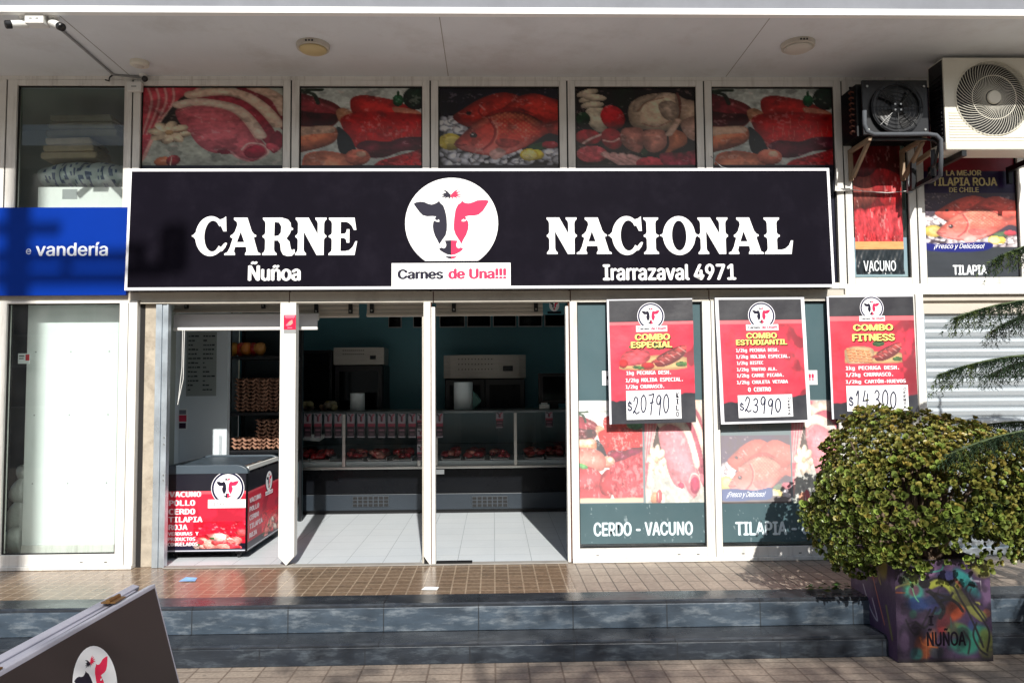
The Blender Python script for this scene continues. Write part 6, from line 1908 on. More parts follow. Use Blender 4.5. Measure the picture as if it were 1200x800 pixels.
# ---- air conditioning
M['dark_fan'] = mat('dark_fan_plastic', (58, 60, 62), .5)
def grille_condenser():
    Y = -.50
    x0 = fx(1106.5, 115, Y); x1 = x0 + .92; z0, z1 = fz(1150, 176, Y), fz(1150, 68, Y)
    t = thing('air_conditioner', 'large cream outdoor air conditioner with round spiral fan guard on brackets', 'air conditioner', ((x0 + x1) / 2, Y + .17, z0))
    cx, cz = fx(1163.5, 115, Y), fz(1163.5, 115, Y); R = .287
    # case with a round opening in front
    m = MB(); d = .2
    m.box(x0, x0 + .012, Y + .001, Y + d, z0 + .06, z1 - .001); m.box(x1 - .012, x1, Y + .001, Y + d, z0 + .06, z1 - .001)
    m.box(x0 + .0121, x1 - .0121, Y + .001, Y + d, z1 - .02, z1); m.box(x0 + .0121, x1 - .0121, Y + d - .01, Y + d, z0 + .06, z1 - .021)
    # front plate around the circle
    N = 48; outer = []
    for k in range(N):
        a = 2 * math.pi * k / N; dx, dz = math.cos(a), math.sin(a)
        tx = ((x1 - .0001 - cx) / dx) if dx > 1e-9 else ((x0 + .0001 - cx) / dx if dx < -1e-9 else 9e9)
        tz = ((z1 - .0001 - cz) / dz) if dz > 1e-9 else ((z0 + .0601 - cz) / dz if dz < -1e-9 else 9e9)
        s = min(abs(tx), abs(tz)); outer.append((cx + dx * s, cz + dz * s))
    b = len(m.v)
    for k in range(N):
        a = 2 * math.pi * k / N
        m.v.append((outer[k][0], Y, outer[k][1])); m.v.append((cx + R * math.cos(a), Y, cz + R * math.sin(a))); m.v.append((cx + R * math.cos(a), Y + .05, cz + R * math.sin(a)))
    for k in range(N):
        k2 = (k + 1) % N
        m.face([b + 3 * k, b + 3 * k + 1, b + 3 * k2 + 1, b + 3 * k2][::1]); m.face([b + 3 * k + 1, b + 3 * k + 2, b + 3 * k2 + 2, b + 3 * k2 + 1])
    for p_, q_ in (((x0, z1), 1), ((x1, z1), 1)): pass
    # corner fills
    for cxn, czn in ((x0 + .0001, z1 - .0001), (x1 - .0001, z1 - .0001), (x0 + .0001, z0 + .0601), (x1 - .0001, z0 + .0601)):
        an = math.atan2(czn - cz, cxn - cx); k = int((an % (2 * math.pi)) / (2 * math.pi / N)); k2 = (k + 1) % N
        m.add([(outer[k][0], Y, outer[k][1]), (cxn, Y, czn), (outer[k2][0], Y, outer[k2][1])], [(0, 1, 2)])
    m.build('case', M['ac_white'], t, recalc=True)
    m = MB()
    for k in range(11):
        zz = z0 + .075 + k * .021
        h = abs(zz - cz); xl = cx - math.sqrt(max(0, (R + .012) ** 2 - h * h)) if h < R + .012 else None
        if xl is None: m.box(x0 + .03, x1 - .03, Y - .004, Y - .0005, zz, zz + .011)
        elif xl > x0 + .05: m.box(x0 + .03, xl, Y - .004, Y - .0005, zz, zz + .011)
    m.build('louvre_ribs', M['ac_white'], t)
    boxes((x0 - .006, x1 + .006, Y - .012, Y + .21, z0, z0 + .0595)).build('base_tray', M['ac_white'], t, bev=.008)
    m = MB()
    m.lathe([(R - .002, .0), (R - .002, .12), (.02, .12)], (cx, Y + .18, cz), 'Y', 40); m.build('fan_shroud', M['black_plastic'], t, recalc=False)
    m = MB()
    for k in range(3):
        a0 = k * 2.094 + .4; bl = len(m.v)
        for j in range(7):
            rr_ = .05 + (R - .07) * j / 6
            for s_, yy in ((-.42 - .1 * j / 6, .10), (.42 - .25 * j / 6, .06)):
                a = a0 + s_ + .25 * j / 6; m.v.append((cx + rr_ * math.cos(a), Y + yy, cz + rr_ * math.sin(a)))
        for j in range(6): m.face([bl + 2 * j, bl + 2 * j + 1, bl + 2 * j + 3, bl + 2 * j + 2])
    m.lathe([(.05, -.13), (.05, -.05)], (cx, Y, cz), 'Y', 16)
    m.build('fan', M['dark_fan'], t)
    m = MB()
    for k in range(60):
        a0 = 2 * math.pi * k / 60; pts = []
        for j in range(9):
            rr_ = .06 + (R - .055) * j / 8; a = a0 - .95 * (j / 8) ** .9
            pts.append((cx + rr_ * math.cos(a), Y - .006 - .012 * math.sin(j / 8 * math.pi), cz + rr_ * math.sin(a)))
        m.ring(pts, .0019, 4, caps=False)
    for rr_ in (.17, R + .004):
        m.ring([(cx + rr_ * math.cos(2 * math.pi * k / 40), Y - .008 - .008 * math.sin((rr_ - .06) / (R - .05) * math.pi), cz + rr_ * math.sin(2 * math.pi * k / 40)) for k in range(41)], .003, 5, caps=False)
    m.lathe([(.052, .0), (.052, .014), (.046, .019)], (cx, Y - .006, cz), 'Y', 28)
    m.build('fan_guard', M['ac_white'], t)
    m = MB()
    for x in (x0 + .12, x1 - .15):
        m = MB(); m.box(x, x + .035, Y + .0, -.036, z0 - .045, z0 - .002); m.box(x, x + .035, -.07, -.036, z0 - .14, z0 - .0455)
        m.build('bracket', M['black_metal'], t, recalc=True)
    m = MB()
    m.box(x0 - .003, x0 - .0005, Y + .012, Y + .19, z0 + .07, z1 - .012)  # black plate and ribs put the shade of the case's side into colour
    for k in range(16): m.box(x0 - .009, x0 - .0031, Y + .03, Y + .18, z0 + .1 + k * .032, z0 + .115 + k * .032)
    m.build('side_shade_plate', M['black_plastic'], t)
grille_condenser()
def black_condenser():
    Y = -.42
    x0, x1 = fx(1011, 130, Y), fx(1088, 130, Y); z0, z1 = fz(1050, 158, Y), fz(1050, 94, Y)
    t = thing('cooling_unit', 'black square cooling unit with round fan guard on tan brackets', 'cooling unit', ((x0 + x1) / 2, Y + .15, z0))
    cx, cz = (x0 + x1) / 2 + .0, (z0 + z1) / 2 - .01; R = .19
    boxes((x0, x1, Y, Y + .02, z0, z1)).build('shroud', M['black_metal'], t, bev=.006)
    m = MB(); m.lathe([(R, .0), (R + .012, .018), (R + .012, .03), (R - .01, .03), (R - .012, .004)], (cx, Y - .0005, cz), 'Y', 36); m.build('fan_ring', M['black_metal'], t, recalc=True)
    m = MB()
    for k in range(4):
        a0 = k * math.pi / 2 + .5; b = len(m.v)
        for j in range(6):
            rr_ = .04 + (R - .06) * j / 5
            for s_, yy in ((-.4, -.010), (.35, -.026)): m.v.append((cx + rr_ * math.cos(a0 + s_ + .2 * j / 5), Y + yy, cz + rr_ * math.sin(a0 + s_ + .2 * j / 5)))
        for j in range(5): m.face([b + 2 * j, b + 2 * j + 1, b + 2 * j + 3, b + 2 * j + 2])
    m.build('fan', M['black_plastic'], t)
    m = MB()
    for rr_ in (.05, .08, .11, .14, .17, R + .004):
        m.ring([(cx + rr_ * math.cos(2 * math.pi * k / 32), Y - .036, cz + rr_ * math.sin(2 * math.pi * k / 32)) for k in range(33)], .0025, 5, caps=False)
    for k in range(8):
        a = k * math.pi / 4; m.ring([(cx + .03 * math.cos(a), Y - .037, cz + .03 * math.sin(a)), (cx + (R + .01) * math.cos(a), Y - .034, cz + (R + .01) * math.sin(a))], .003, 5)
    m.build('fan_guard', M['black_metal'], t)
    m = MB()
    for dx in (-.022, .022):
        for dz in (-.022, .022): m.lathe([(.008, 0), (.008, .006)], (cx + dx, Y - .034, cz + dz), 'Y', 8)
    for dx in (x0 + .04, x1 - .03):
        for dz in (z0 + .04, z1 - .05): m.lathe([(.009, 0), (.009, .005)], (dx, Y, dz), 'Y', 8)
    m.build('bolt', M['steel'], t)
    m = MB()
    for k in range(26): m.box(x0 - .02, x1, Y + .06 + k * .010, Y + .063 + k * .010, z0 + .01, z1 - .01)
    m.build('cooling_fins', M['black_metal'], t)
    m = MB()
    for k in range(8): 
        zz = z0 + .05 + k * .045
        m.ring([(x0 - .02, Y + .09, zz), (x0 - .04, Y + .1, zz + .01), (x0 - .04, Y + .13, zz + .01), (x0 - .02, Y + .14, zz)], .007, 6)
    m.build('coil_bends', M['rust'], t)
    for px_ in (1004, 1066):
        m = MB(); xx = fx(px_, 165, -.2)
        m.box(xx, xx + .03, Y + .03, -.036, z0 - .035, z0 - .004)
        m.box(xx + .001, xx + .029, -.07, -.036, z0 - .26, z0 - .0355)
        m.hexa([(xx + .003, Y + .05, z0 - .045), (xx + .027, Y + .05, z0 - .045), (xx + .027, Y + .09, z0 - .036), (xx + .003, Y + .09, z0 - .036), (xx + .003, -.1, z0 - .25), (xx + .027, -.1, z0 - .25), (xx + .027, -.071, z0 - .22), (xx + .003, -.071, z0 - .22)])
        m.build('bracket', M['bracket'], t, recalc=True, bev=.002)
    return z0
zbc = black_condenser()
Yp = -.49
m = MB(); pts = [at(1013, 130, Yp), at(1013, 146, Yp), at(1016, 154, Yp), at(1024, 157.5, Yp), at(1060, 157.5, Yp), at(1086, 157, Yp), at(1097, 158.5, Yp), at(1102.5, 164, Yp), at(1103, 180, Yp), at(1102, 206, Yp + .05), at(1092, 212, Yp + .2), at(1083, 214, -.05)]
m.ring(pts, .016, 10)
one('insulated_pipe', m, M['pipe'], 'grey insulated pipe running under the black cooling unit and down', 'pipe', loc=tuple(pts[0]), smooth=True)
m = MB(); m.ring([p + Vector((.0, .03, -.03)) for p in pts[3:8]] + [at(1096, 190, Yp + .03), at(1085, 213, -.1)], .010, 8)
one('thin_pipe', m, M['black_plastic'], 'thin black pipe just below the grey insulated pipe', 'pipe', loc=tuple(pts[3]), smooth=True)
# spare bracket between the two units
bx = at(1083, 200, -.2)
t = thing('empty_bracket', 'empty dark steel wall bracket between the cooling unit and fish poster', 'bracket', (bx.x, -.04, bx.z))
def bar(a, b, w=.014, h=.018):
    m = MB(); a, b = Vector(a), Vector(b); d = (b - a).normalized(); u = d.cross(Vector((0, 0, 1))); u = u.normalized() * w if u.length > 1e-3 else Vector((w, 0, 0)); v = d.cross(u).normalized() * h
    m.hexa([a - u - v, a + u - v, a + u + v, a - u + v, b - u - v, b + u - v, b + u + v, b - u + v]); return m
bar(at(1066, 222, -.06), at(1094, 207, -.35)).build('arm', M['black_metal'], t, recalc=True); bar(at(1066, 196, -.06), at(1099, 173, -.35)).build('arm', M['bracket'], t, recalc=True)
bar(at(1070, 190, -.2), at(1070, 221, -.2)).build('strut', M['black_metal'], t, recalc=True); bar(at(1094, 176, -.35), at(1094, 207, -.36)).build('strut', M['black_metal'], t, recalc=True); bar(at(1066, 190, -.05), at(1066, 226, -.05)).build('wall_bar', M['galv'], t, recalc=True)
bx = at(981, 205, -.05)
t = thing('sign_bracket', 'small white bent bracket on the frame at the right end of the sign', 'bracket', (bx.x, -.04, bx.z))
bar(at(980.5, 198, -.06), at(979, 224, -.06), .012, .008).build('plate', M['white_alu'], t, recalc=True); bar(at(980, 223, -.06), at(996, 222, -.05), .008, .01).build('arm', M['white_alu'], t, recalc=True)
m = MB(); m.ring([at(996, 222, -.045), at(1010, 224, -.045), at(1040, 226, -.045), at(1062, 224, -.045)], .003, 6)
one('wire', m, M['white_plastic'], 'thin white wire across the top of the narrow VACUNO poster', 'wire', loc=tuple(at(996, 222, -.045)))
m = MB(); m.ring([at(833, 183, -.045), at(839, 190, -.05), at(846, 196, -.06), at(858, 199, -.07)], .003, 6)
one('wire', m, M['grey_plastic'], 'thin loose wire beside the rightmost beef poster over the sign', 'wire', loc=tuple(at(833, 183, -.045)))

# ================================================================== LAUNDRY WINDOW
BY = .16
x0, x1 = fx(29, 500, BY), fx(137, 500, BY); z0, z1 = fz(80, 644, BY), fz(80, 350, BY)
PB = thing('panel_board', 'tall white board standing behind the laundry window', 'board', ((x0 + x1) / 2, BY, z0 - .06))
boxes((x0, x1, BY, BY + .02, z0 + .04, z1)).build('board', M['board'], PB, bev=.003)
boxes((x0 + .0, x1, BY - .01, BY + .03, z0 - .03, z0 + .0395)).build('foot_rail', M['white_alu'], PB, bev=.003)
m = MB()
for u in (.1, .48, .9):
    for py in (412, 486, 566):
        m.lathe([(.006, 0), (.005, .003)], (x0 + (x1 - x0) * u, BY - .0005, fz(80, py, BY)), 'Y', 8)
m.build('screw', M['grey_plastic'], PB)
sp = at(26, 620, .3)
t = thing('white_sack', 'white plastic sack on the floor beside the board in the laundry window', 'sack', (sp.x, .3, PLAT + .02))
m = MB()
for k, (px, py, r) in enumerate(((24, 632, .12), (27, 605, .12), (29, 575, .1), (30, 555, .07))):
    m.col = lin((206, 212, 208)); p = at(px, py, .3); m.blob(tuple(p), r, 14, 10, k, .2, (.9, .8, 1.1))
m.build('sack', M['sack'], t, smooth=True)
nq = wallquad(fx(21.5, 420, .06), fz(28, 414, .06), fx(35, 420, .06), fz(28, 426, .06), .055)
t = thing('hours_sign', 'small red and white sign hanging inside the laundry window', 'sign', (nq.bl.x + .04, .055, nq.bl.z))
boxes((nq.bl.x, nq.br.x, .056, .06, nq.bl.z, nq.tl.z)).build('card', M['paper'], t)
a = Art(nq); a.rect(.66, .1, 1.0, .7, (190, 40, 50)); a.rect(.1, .2, .55, .32, (80, 84, 84)); a.rect(.1, .45, .5, .55, (80, 84, 84)); a.build('print', t)
# upper window goods
UY = .12
zsh = fz(90, 243) - .002
x0, x1 = fx(44, 230, UY), fx(158, 230, UY); zb = fz(95, 219, UY)
t = thing('white_box', 'long white box under the blue printed bag in the upper laundry window', 'box', ((x0 + x1) / 2, UY + .25, zsh))
boxes((x0, x1, UY, UY + .55, zsh, zb)).build('carton', M['white_plastic'], t, bev=.006); boxes((x0 + .2, x0 + .32, UY - .0025, UY - .0005, zb - .1, zb - .02)).build('tape', M['grey_plastic'], t)
t = thing('duvet_bag', 'clear bag with blue printing holding white bedding in the upper laundry window', 'bag', (fx(90, 203, UY), UY + .2, zb))
xa, xb = fx(31, 203, UY), fx(152, 203, UY); zc_, h_ = fz(90, 202, UY), (fz(90, 184, UY) - fz(90, 219.5, UY)) / 2
m = MB(); NU, NV = 60, 24; rb = random.Random(6)
for i in range(NU + 1):
    u = i / NU; e = max(.02, math.sin(u * math.pi)) ** .28
    for j in range(NV):
        a = 2 * math.pi * j / NV
        wv_ = 1 + .06 * math.sin(u * 31 + 3 * a) + .05 * math.sin(u * 17 - 2 * a)
        m.v.append((xa + (xb - xa) * u, UY + .22 + .22 * e * math.cos(a) * wv_, zb + .003 + h_ + h_ * e * math.sin(a) * min(wv_, 1.0)))
for i in range(NU):
    for j in range(NV):
        j2 = (j + 1) % NV; u = i / NU; ang = j / NV
        front = .25 < ((ang + .0) % 1) < .75
        txt = front and .12 < u < .9 and (int(u * 46) % 2 == 0 or int(u * 30) % 3 == 0) and (math.sin(u * 90) + math.sin(ang * 60 + u * 37)) > .15
        m.col = lin((74, 92, 128)) if txt else lin((196, 206, 204))
        m.face([i * NV + j, i * NV + j2, (i + 1) * NV + j2, (i + 1) * NV + j])
m.build('bag', M['sack'], t, smooth=True)
for (pa, pb, ya, yb_, mt, lab, yy) in ((47, 113, 161, 186, 'cloth_tan', 'folded tan blanket lying on the blue printed bag', UY + .1), (52, 136, 134, 160, 'cloth_dark', 'folded olive blanket topmost in the upper laundry window', UY + .2)):
    x0, x1 = fx(pa, 170, yy), fx(pb, 170, yy); z0, z1 = fz(90, yb_, yy), fz(90, ya, yy)
    t = thing('folded_blanket', lab, 'blanket', ((x0 + x1) / 2, yy + .15, z0))
    n = 3; hh = (z1 - z0) / n
    for k in range(n):
        m = MB(); m.hexa([(x0 + .02 * k, yy, z0 + k * hh), (x1 - .015 * k, yy, z0 + k * hh + .01), (x1 - .015 * k, yy + .3, z0 + k * hh + .01), (x0 + .02 * k, yy + .3, z0 + k * hh),
                          (x0 + .015 * k, yy, z0 + (k + 1) * hh - .003), (x1 - .03 * k, yy, z0 + (k + 1) * hh + .006), (x1 - .03 * k, yy + .3, z0 + (k + 1) * hh + .006), (x0 + .015 * k, yy + .3, z0 + (k + 1) * hh - .003)])
        m.build('fold', M[mt], t, bev=.018, seg=3, recalc=True)

# ================================================================== PLANTER WITH JADE BUSH
pf = atz(1050, 775, 0); pr = atz(1163, 774, 0)
PX0, PX1 = pf.x, pr.x; PY0, PY1 = -1.44 - .006, -.85; PZ = fz(1106, 657, PY0)
PT = thing('planter', 'square concrete planter sprayed with purple, teal and orange graffiti reading ÑUÑOA', 'planter', ((PX0 + PX1) / 2, (PY0 + PY1) / 2, 0))
w = .05
for (a0, a1, b0, b1) in ((PX0 + .004, PX1 - .004, PY0 + .004, PY0 + w), (PX0 + .004, PX1 - .004, PY1 - w, PY1), (PX0 + .004, PX0 + w, PY0 + w, PY1 - w), (PX1 - w, PX1 - .004, PY0 + w, PY1 - w)):
    pass
conc = mat('planter_concrete', (96, 84, 96), .85, var=.15)
m = MB(); m.box(PX0 + .004, PX1 - .004, PY0 + .004, PY0 + w, .002, PZ); m.box(PX0 + .004, PX1 - .004, PY1 - w, PY1, .002, PZ)
m.box(PX0 + .004, PX0 + w, PY0 + w + .0005, PY1 - w - .0005, .002, PZ); m.box(PX1 - w, PX1 - .004, PY0 + w + .0005, PY1 - w - .0005, .002, PZ)
m.build('box', conc, PT, bev=.008)
boxes((PX0 + w + .001, PX1 - w - .001, PY0 + w + .001, PY1 - w - .001, .3, PZ - .03)).build('soil', M['soil'], PT)
def spray(q, seed, front):
    c = Cv(q.w, q.h, .0045, (78, 58, 88), seed)
    n = c.noise(3, 4); c.put(smooth((n - .4) / .3) * .7, (58, 36, 74)); n = c.noise(4, 3); c.put(smooth((n - .6) / .1) * .6, (134, 100, 146))
    def cloud(cx, cy, rx, ry, rot, col, al=.85):
        x, y = c.co(); a = math.radians(rot); dx, dy = x - cx, y - cy
        p = (dx * math.cos(a) + dy * math.sin(a)) / rx; q_ = (-dx * math.sin(a) + dy * math.cos(a)) / ry
        d = np.sqrt(p * p + q_ * q_) + (c.noise(7, 3) - .5) * .5
        c.put(smooth((1 - d) / .5) * al, col)
    if front:
        cloud(.16, .22, .16, .12, 30, (96, 150, 60)); cloud(.2, .3, .13, .12, 10, (60, 176, 150)); cloud(.22, .42, .16, .1, 0, (28, 60, 120))
        cloud(.36, .1, .1, .06, 0, (176, 130, 176), .7); cloud(.55, .16, .16, .09, 20, (44, 50, 110))
        cloud(.76, .22, .24, .08, 48, (36, 170, 162)); cloud(.93, .08, .16, .12, 10, (184, 190, 70)); cloud(.98, .33, .09, .2, 0, (150, 116, 160), .7)
        cloud(.5, .55, .18, .22, 0, (52, 36, 60)); cloud(.62, .5, .18, .12, -35, (206, 84, 40)); cloud(.5, .62, .1, .14, 20, (176, 48, 50)); cloud(.33, .82, .08, .2, 25, (208, 100, 48)); cloud(.22, .9, .07, .25, 10, (200, 96, 52), .6)
        cloud(.62, .68, .16, .09, 0, (110, 130, 70), .8); cloud(.72, .84, .2, .13, 0, (36, 140, 110)); cloud(.86, .72, .14, .12, 30, (50, 160, 136), .8); cloud(.93, .84, .1, .2, 0, (130, 140, 60), .8)
        cloud(.08, .8, .07, .14, 0, (170, 130, 180), .8); cloud(.42, .38, .16, .07, -10, (28, 44, 86)); cloud(.4, .9, .1, .08, 0, (90, 96, 100), .8); cloud(.45, .5, .09, .04, -20, (60, 160, 140), .8)
        for k in range(9): cloud(c.r.rand(), c.r.rand(), .05 + .07 * c.r.rand(), .03 + .08 * c.r.rand(), 180 * c.r.rand(), [(40, 120, 90), (190, 96, 50), (50, 60, 120), (150, 160, 70), (120, 40, 70), (36, 150, 150)][k % 6], .75)
        for k in range(10):
            x_, y_ = c.r.rand(), .1 + .8 * c.r.rand(); dx_, dy_ = .3 * (c.r.rand() - .5), .3 * (c.r.rand() - .5)
            c.line([(x_, y_), (x_ + dx_, y_ + dy_ * .3), (x_ + dx_ * 1.2, y_ + dy_)], .004 + .007 * c.r.rand(), [(24, 20, 28), (206, 196, 214), (60, 190, 160), (230, 120, 60), (200, 200, 90)][k % 5], al=.8)
        # looping lime and black strokes
        c.line([(.38, .24), (.46, .21), (.54, .23), (.6, .3), (.64, .38)], .038, (176, 182, 66)); c.line([(.62, .26), (.7, .38), (.8, .48), (.9, .56)], .05, (140, 146, 58), al=.85)
        c.line([(.32, .22), (.42, .17), (.53, .19), (.62, .26), (.68, .38), (.76, .52), (.84, .7), (.9, .86)], .009, (22, 18, 26)); c.line([(.33, .3), (.45, .33), (.56, .36), (.6, .32)], .012, (24, 20, 28))
        c.line([(.86, .26), (.78, .24), (.74, .3), (.8, .44), (.9, .58), (.97, .72), (.94, .9)], .009, (20, 18, 26)); c.line([(.8, .28), (.78, .34), (.86, .46), (.95, .6)], .006, (20, 18, 26))
        c.line([(.1, .58), (.16, .7), (.22, .72), (.28, .62), (.36, .48)], .008, (26, 18, 32)); c.line([(.13, .62), (.2, .6), (.16, .66), (.24, .66), (.18, .74)], .005, (26, 18, 32))
        c.ell(.31, .22, .06, .05, 10, (26, 24, 34), .1); c.ell(.6, .22, .035, .035, 0, (22, 20, 28), .1); c.line([(.1, .14), (.16, .2), (.2, .34), (.24, .4)], .006, (120, 214, 150), al=.9)
        c.line([(.9, .2), (.905, .3)], .004, (226, 220, 226)); c.line([(.31, .72), (.3, .98)], .006, (230, 140, 90), al=.8)
        c.put(smooth((c.co()[1] - .955) / .03) * .8, (46, 40, 44))
        n = c.noise(5, 4); c.put(smooth((n - .5) / .12) * .45, (24, 18, 34)); c.line([(.36, .3), (.44, .38), (.5, .48), (.46, .56)], .02, (22, 18, 28)); c.line([(.44, .4), (.56, .38), (.64, .42), (.7, .5)], .014, (22, 18, 28)); c.line([(.42, .46), (.36, .56), (.3, .66), (.2, .6)], .010, (24, 18, 30)); c.line([(.84, .62), (.8, .74), (.86, .88), (.94, .94)], .009, (22, 20, 28)); c.line([(.7, .7), (.76, .8), (.74, .92)], .009, (22, 20, 28))
        c.C *= .70
    else:
        cloud(.75, .1, .12, .18, 0, (176, 160, 60), .8); cloud(.5, .2, .2, .14, 0, (120, 60, 80), .8); cloud(.3, .5, .3, .3, 0, (86, 70, 104), .8); cloud(.15, .15, .14, .12, 0, (40, 100, 96), .8)
        c.line([(.3, .4), (.45, .62), (.6, .7), (.5, .5)], .012, (196, 190, 206), al=.85); c.line([(.5, .2), (.62, .45), (.75, .7)], .010, (206, 120, 90), al=.8)
        c.line([(.4, .12), (.6, .1), (.7, .3), (.62, .2)], .008, (196, 180, 90), al=.8); c.line([(.8, .5), (.9, .8)], .02, (120, 130, 60), al=.7)
    return c
qf = wallquad(PX0, PZ - .001, PX1, .004, PY0); spray(qf, 81, True).mesh('painted_front', qf, M['graffiti'], PT, off=0)
ql = Quad((PX0 + .001, PY1 - .003, PZ - .001), (PX0 + .001, PY0 + .001, PZ - .001), (PX0 + .001, PY0 + .001, .004), (PX0 + .001, PY1 - .003, .004)); spray(ql, 82, False).mesh('painted_side', ql, M['graffiti'], PT, off=0)
a = Art(qf, base=.001)
a.text('ÑUÑOA', .31, .665, .72, .845, (20, 16, 24), bold=.03); a.text('I', .335, .54, .39, .64, (20, 16, 24), bold=.05)
a.build('lettering', PT)

# the bush: thick oval leaves in rosettes
bc = at(1080, 587, -1.12)
JB = thing('jade_bush', 'big round jade bush with fleshy green leaves turning red, in the graffiti planter', 'bush', ((PX0 + PX1) / 2, -1.12, PZ - .03))
m = MB(); rj = random.Random(21)
C0 = Vector(((PX0 + PX1) / 2, -1.14, PZ - .05))
stems = []
for k in range(46):
    a = rj.uniform(0, 6.28); e = rj.uniform(.05, 1.35)
    d = Vector((math.cos(a) * math.cos(e), math.sin(a) * math.cos(e) * .8, math.sin(e)))
    b0 = C0 + Vector((rj.uniform(-.12, .12), rj.uniform(-.12, .12), 0)); b1 = b0 + d * .28 + Vector((0, 0, .1)); b2 = b0 + Vector((d.x * .62, d.y * .5, d.z * .85 + .05))
    m.ring([b0, b1, b2], [.022, .015, .006], 6, caps=False)
m.build('trunk', M['bark'], JB, smooth=True)
NP = np.random.RandomState(12)
RX, RY, RZ = .64, .52, .462
lob = [(NP.normal(size=3), NP.uniform(.05, .20)) for _ in range(30)]
lob = [(v / np.linalg.norm(v), a) for v, a in lob]
holes = [(v / np.linalg.norm(v), NP.uniform(.985, .995)) for v in NP.normal(size=(60, 3))]
verts, faces, cols = [], [], []
LF = np.array([(0, 0, 0), (.5, .34, .10), (1.0, 0, .16), (.5, -.34, .10), (.55, 0, .0), (.86, .24, .15), (.86, -.24, .15)])
LFF = [(0, 4, 1), (0, 3, 4), (4, 5, 1), (4, 2, 5), (4, 6, 2), (4, 3, 6)]
nros = 0
while nros < 8200:
    d = NP.normal(size=3); d /= np.linalg.norm(d)
    if d[2] < (-.8 if d[0] < -.3 else -.6): continue
    R = 1.0
    for v, a in lob:
        dt = float(v @ d)
        if dt > .86: R += a * smooth((dt - .86) / .10)
    depth = 1.0 if NP.rand() < .58 else NP.uniform(.5, 1.0)
    cen = np.array([bc.x, bc.y, bc.z])
    zz = d[2] * RZ * R * (1.0 if d[2] > 0 else .97)
    wid = 1.0 if d[2] > -.1 else 1.0 + .1 * d[2]
    p = cen + np.array([d[0] * RX * R * wid, d[1] * RY * R * wid, zz]) * depth * NP.uniform(.94, 1.03)
    if p[2] < PZ - .02 and PX0 - .03 < p[0] < PX1 + .03 and p[1] > PY0 - .02: continue
    if any(float(hv @ d) > ha for hv, ha in holes) and NP.rand() < .8: continue
    if NP.rand() < .05: p = cen + (p - cen) * NP.uniform(1.03, 1.10)
    nros += 1
    up = d * np.array([1, 1, .8]) + np.array([0, -.1, .35]) + NP.normal(size=3) * .22; up /= np.linalg.norm(up)
    tx = np.cross(up, [.3, .2, .9]); tx /= np.linalg.norm(tx) + 1e-9; ty = np.cross(up, tx)
    topness = np.clip((d[2] + .25) / 1.0, 0, 1)
    red = np.clip(NP.normal(-.02 + .36 * topness + .10 * (p[0] > bc.x), .2), 0, .8)
    base = np.array([.105, .140, .030]) * NP.uniform(.65, 1.25)
    young = NP.rand() < .16
    if young: base = np.array([.22, .30, .06])
    tip = np.array([.40, .285, .065]) if not young else np.array([.2, .22, .05])
    s0 = NP.choice([NP.uniform(.015, .026), NP.uniform(.024, .042)])
    n = NP.randint(6, 9); ph = NP.rand() * 6.28
    for k in range(n):
        a = ph + k * 2.4; tilt = .1 + .8 * (k / n) ; s = s0 * (1.15 - .5 * (1 - k / n))
        out = (tx * math.cos(a) + ty * math.sin(a)) * math.sin(tilt + .25) + up * math.cos(tilt + .25)
        sd = np.cross(up, out); sd /= np.linalg.norm(sd) + 1e-9; nrm = np.cross(out, sd)
        b = len(verts)
        V = p + out * (LF[:, 0:1] * s) + sd * (LF[:, 1:2] * s * 1.25) - nrm * (LF[:, 2:3] * s * -.9)
        verts.extend(V.tolist()); 
        c_ = base * NP.uniform(.8, 1.2)
        ct = c_ * (1 - red) + tip * red
        for f in LFF:
            faces.append([b + i for i in f]); cols.append(ct if (5 in f or 6 in f or 2 in f) else c_ * .6 + ct * .4)
m = MB(); m.v = verts; m.f = faces; m.c = [tuple(c) for c in cols]; m.m = [0] * len(faces); m.sm = [True] * len(faces)
m.build('crown', M['jade'], JB)
# a fallen sprig on the step
sp = atz(972, 691, PLAT + .004)
m = MB(); rs = random.Random(2)
for k in range(34):
    a = rs.uniform(0, 6.28); s = rs.uniform(.02, .035); c = Vector((sp.x + rs.uniform(-.16, .16), sp.y + rs.uniform(-.05, .05), PLAT + .006 + rs.uniform(0, .035)))
    q = Matrix.Rotation(a, 3, 'Z') @ Matrix.Rotation(rs.uniform(-.7, .7), 3, 'X')
    m.col = tuple(v * rs.uniform(.6, 1.2) for v in (.07, .11, .03))
    m.add([c + q @ Vector(p) for p in ((-s, 0, 0), (-.3 * s, -.5 * s, .004), (s, 0, 0), (-.3 * s, .5 * s, .004))], [(0, 1, 2, 3)])
one('fallen_sprig', m, M['jade'], 'broken green sprig lying on the terrace edge left of the planter', 'sprig', loc=tuple(sp))

# ================================================================== CONIFER at the right edge
TX, TY = 3.83, -1.62
AT = thing('young_conifer', 'dark young conifer with drooping fringed branches at the right edge', 'tree', (TX, TY, 0))
m = MB(); m.ring([(TX, TY, .2), (TX + .01, TY, 1.4), (TX, TY + .01, 2.2), (TX, TY, 2.75)], [.05, .042, .028, .008], 10); m.build('trunk', M['bark'], AT, smooth=True)
m = MB(); m.lathe([(.2, 0), (.24, .03), (.29, .5), (.31, .52), (.31, .56), (.27, .56), (.25, .5)], (TX, TY, .0), 'Z', 28)
one('plant_pot', m, mat('terracotta', (150, 88, 62), .8, var=.12), 'round terracotta pot of the conifer at the right edge', 'pot', loc=(TX, TY, 0), recalc=True)
one('pot_soil', MB().lathe([(.26, .5), (.255, .505)], (TX, TY, 0), 'Z', 24), M['soil'], 'dark soil in the terracotta pot of the conifer', 'soil', loc=(TX, TY, .5))
rc = random.Random(9)
L = MB(); br = MB()
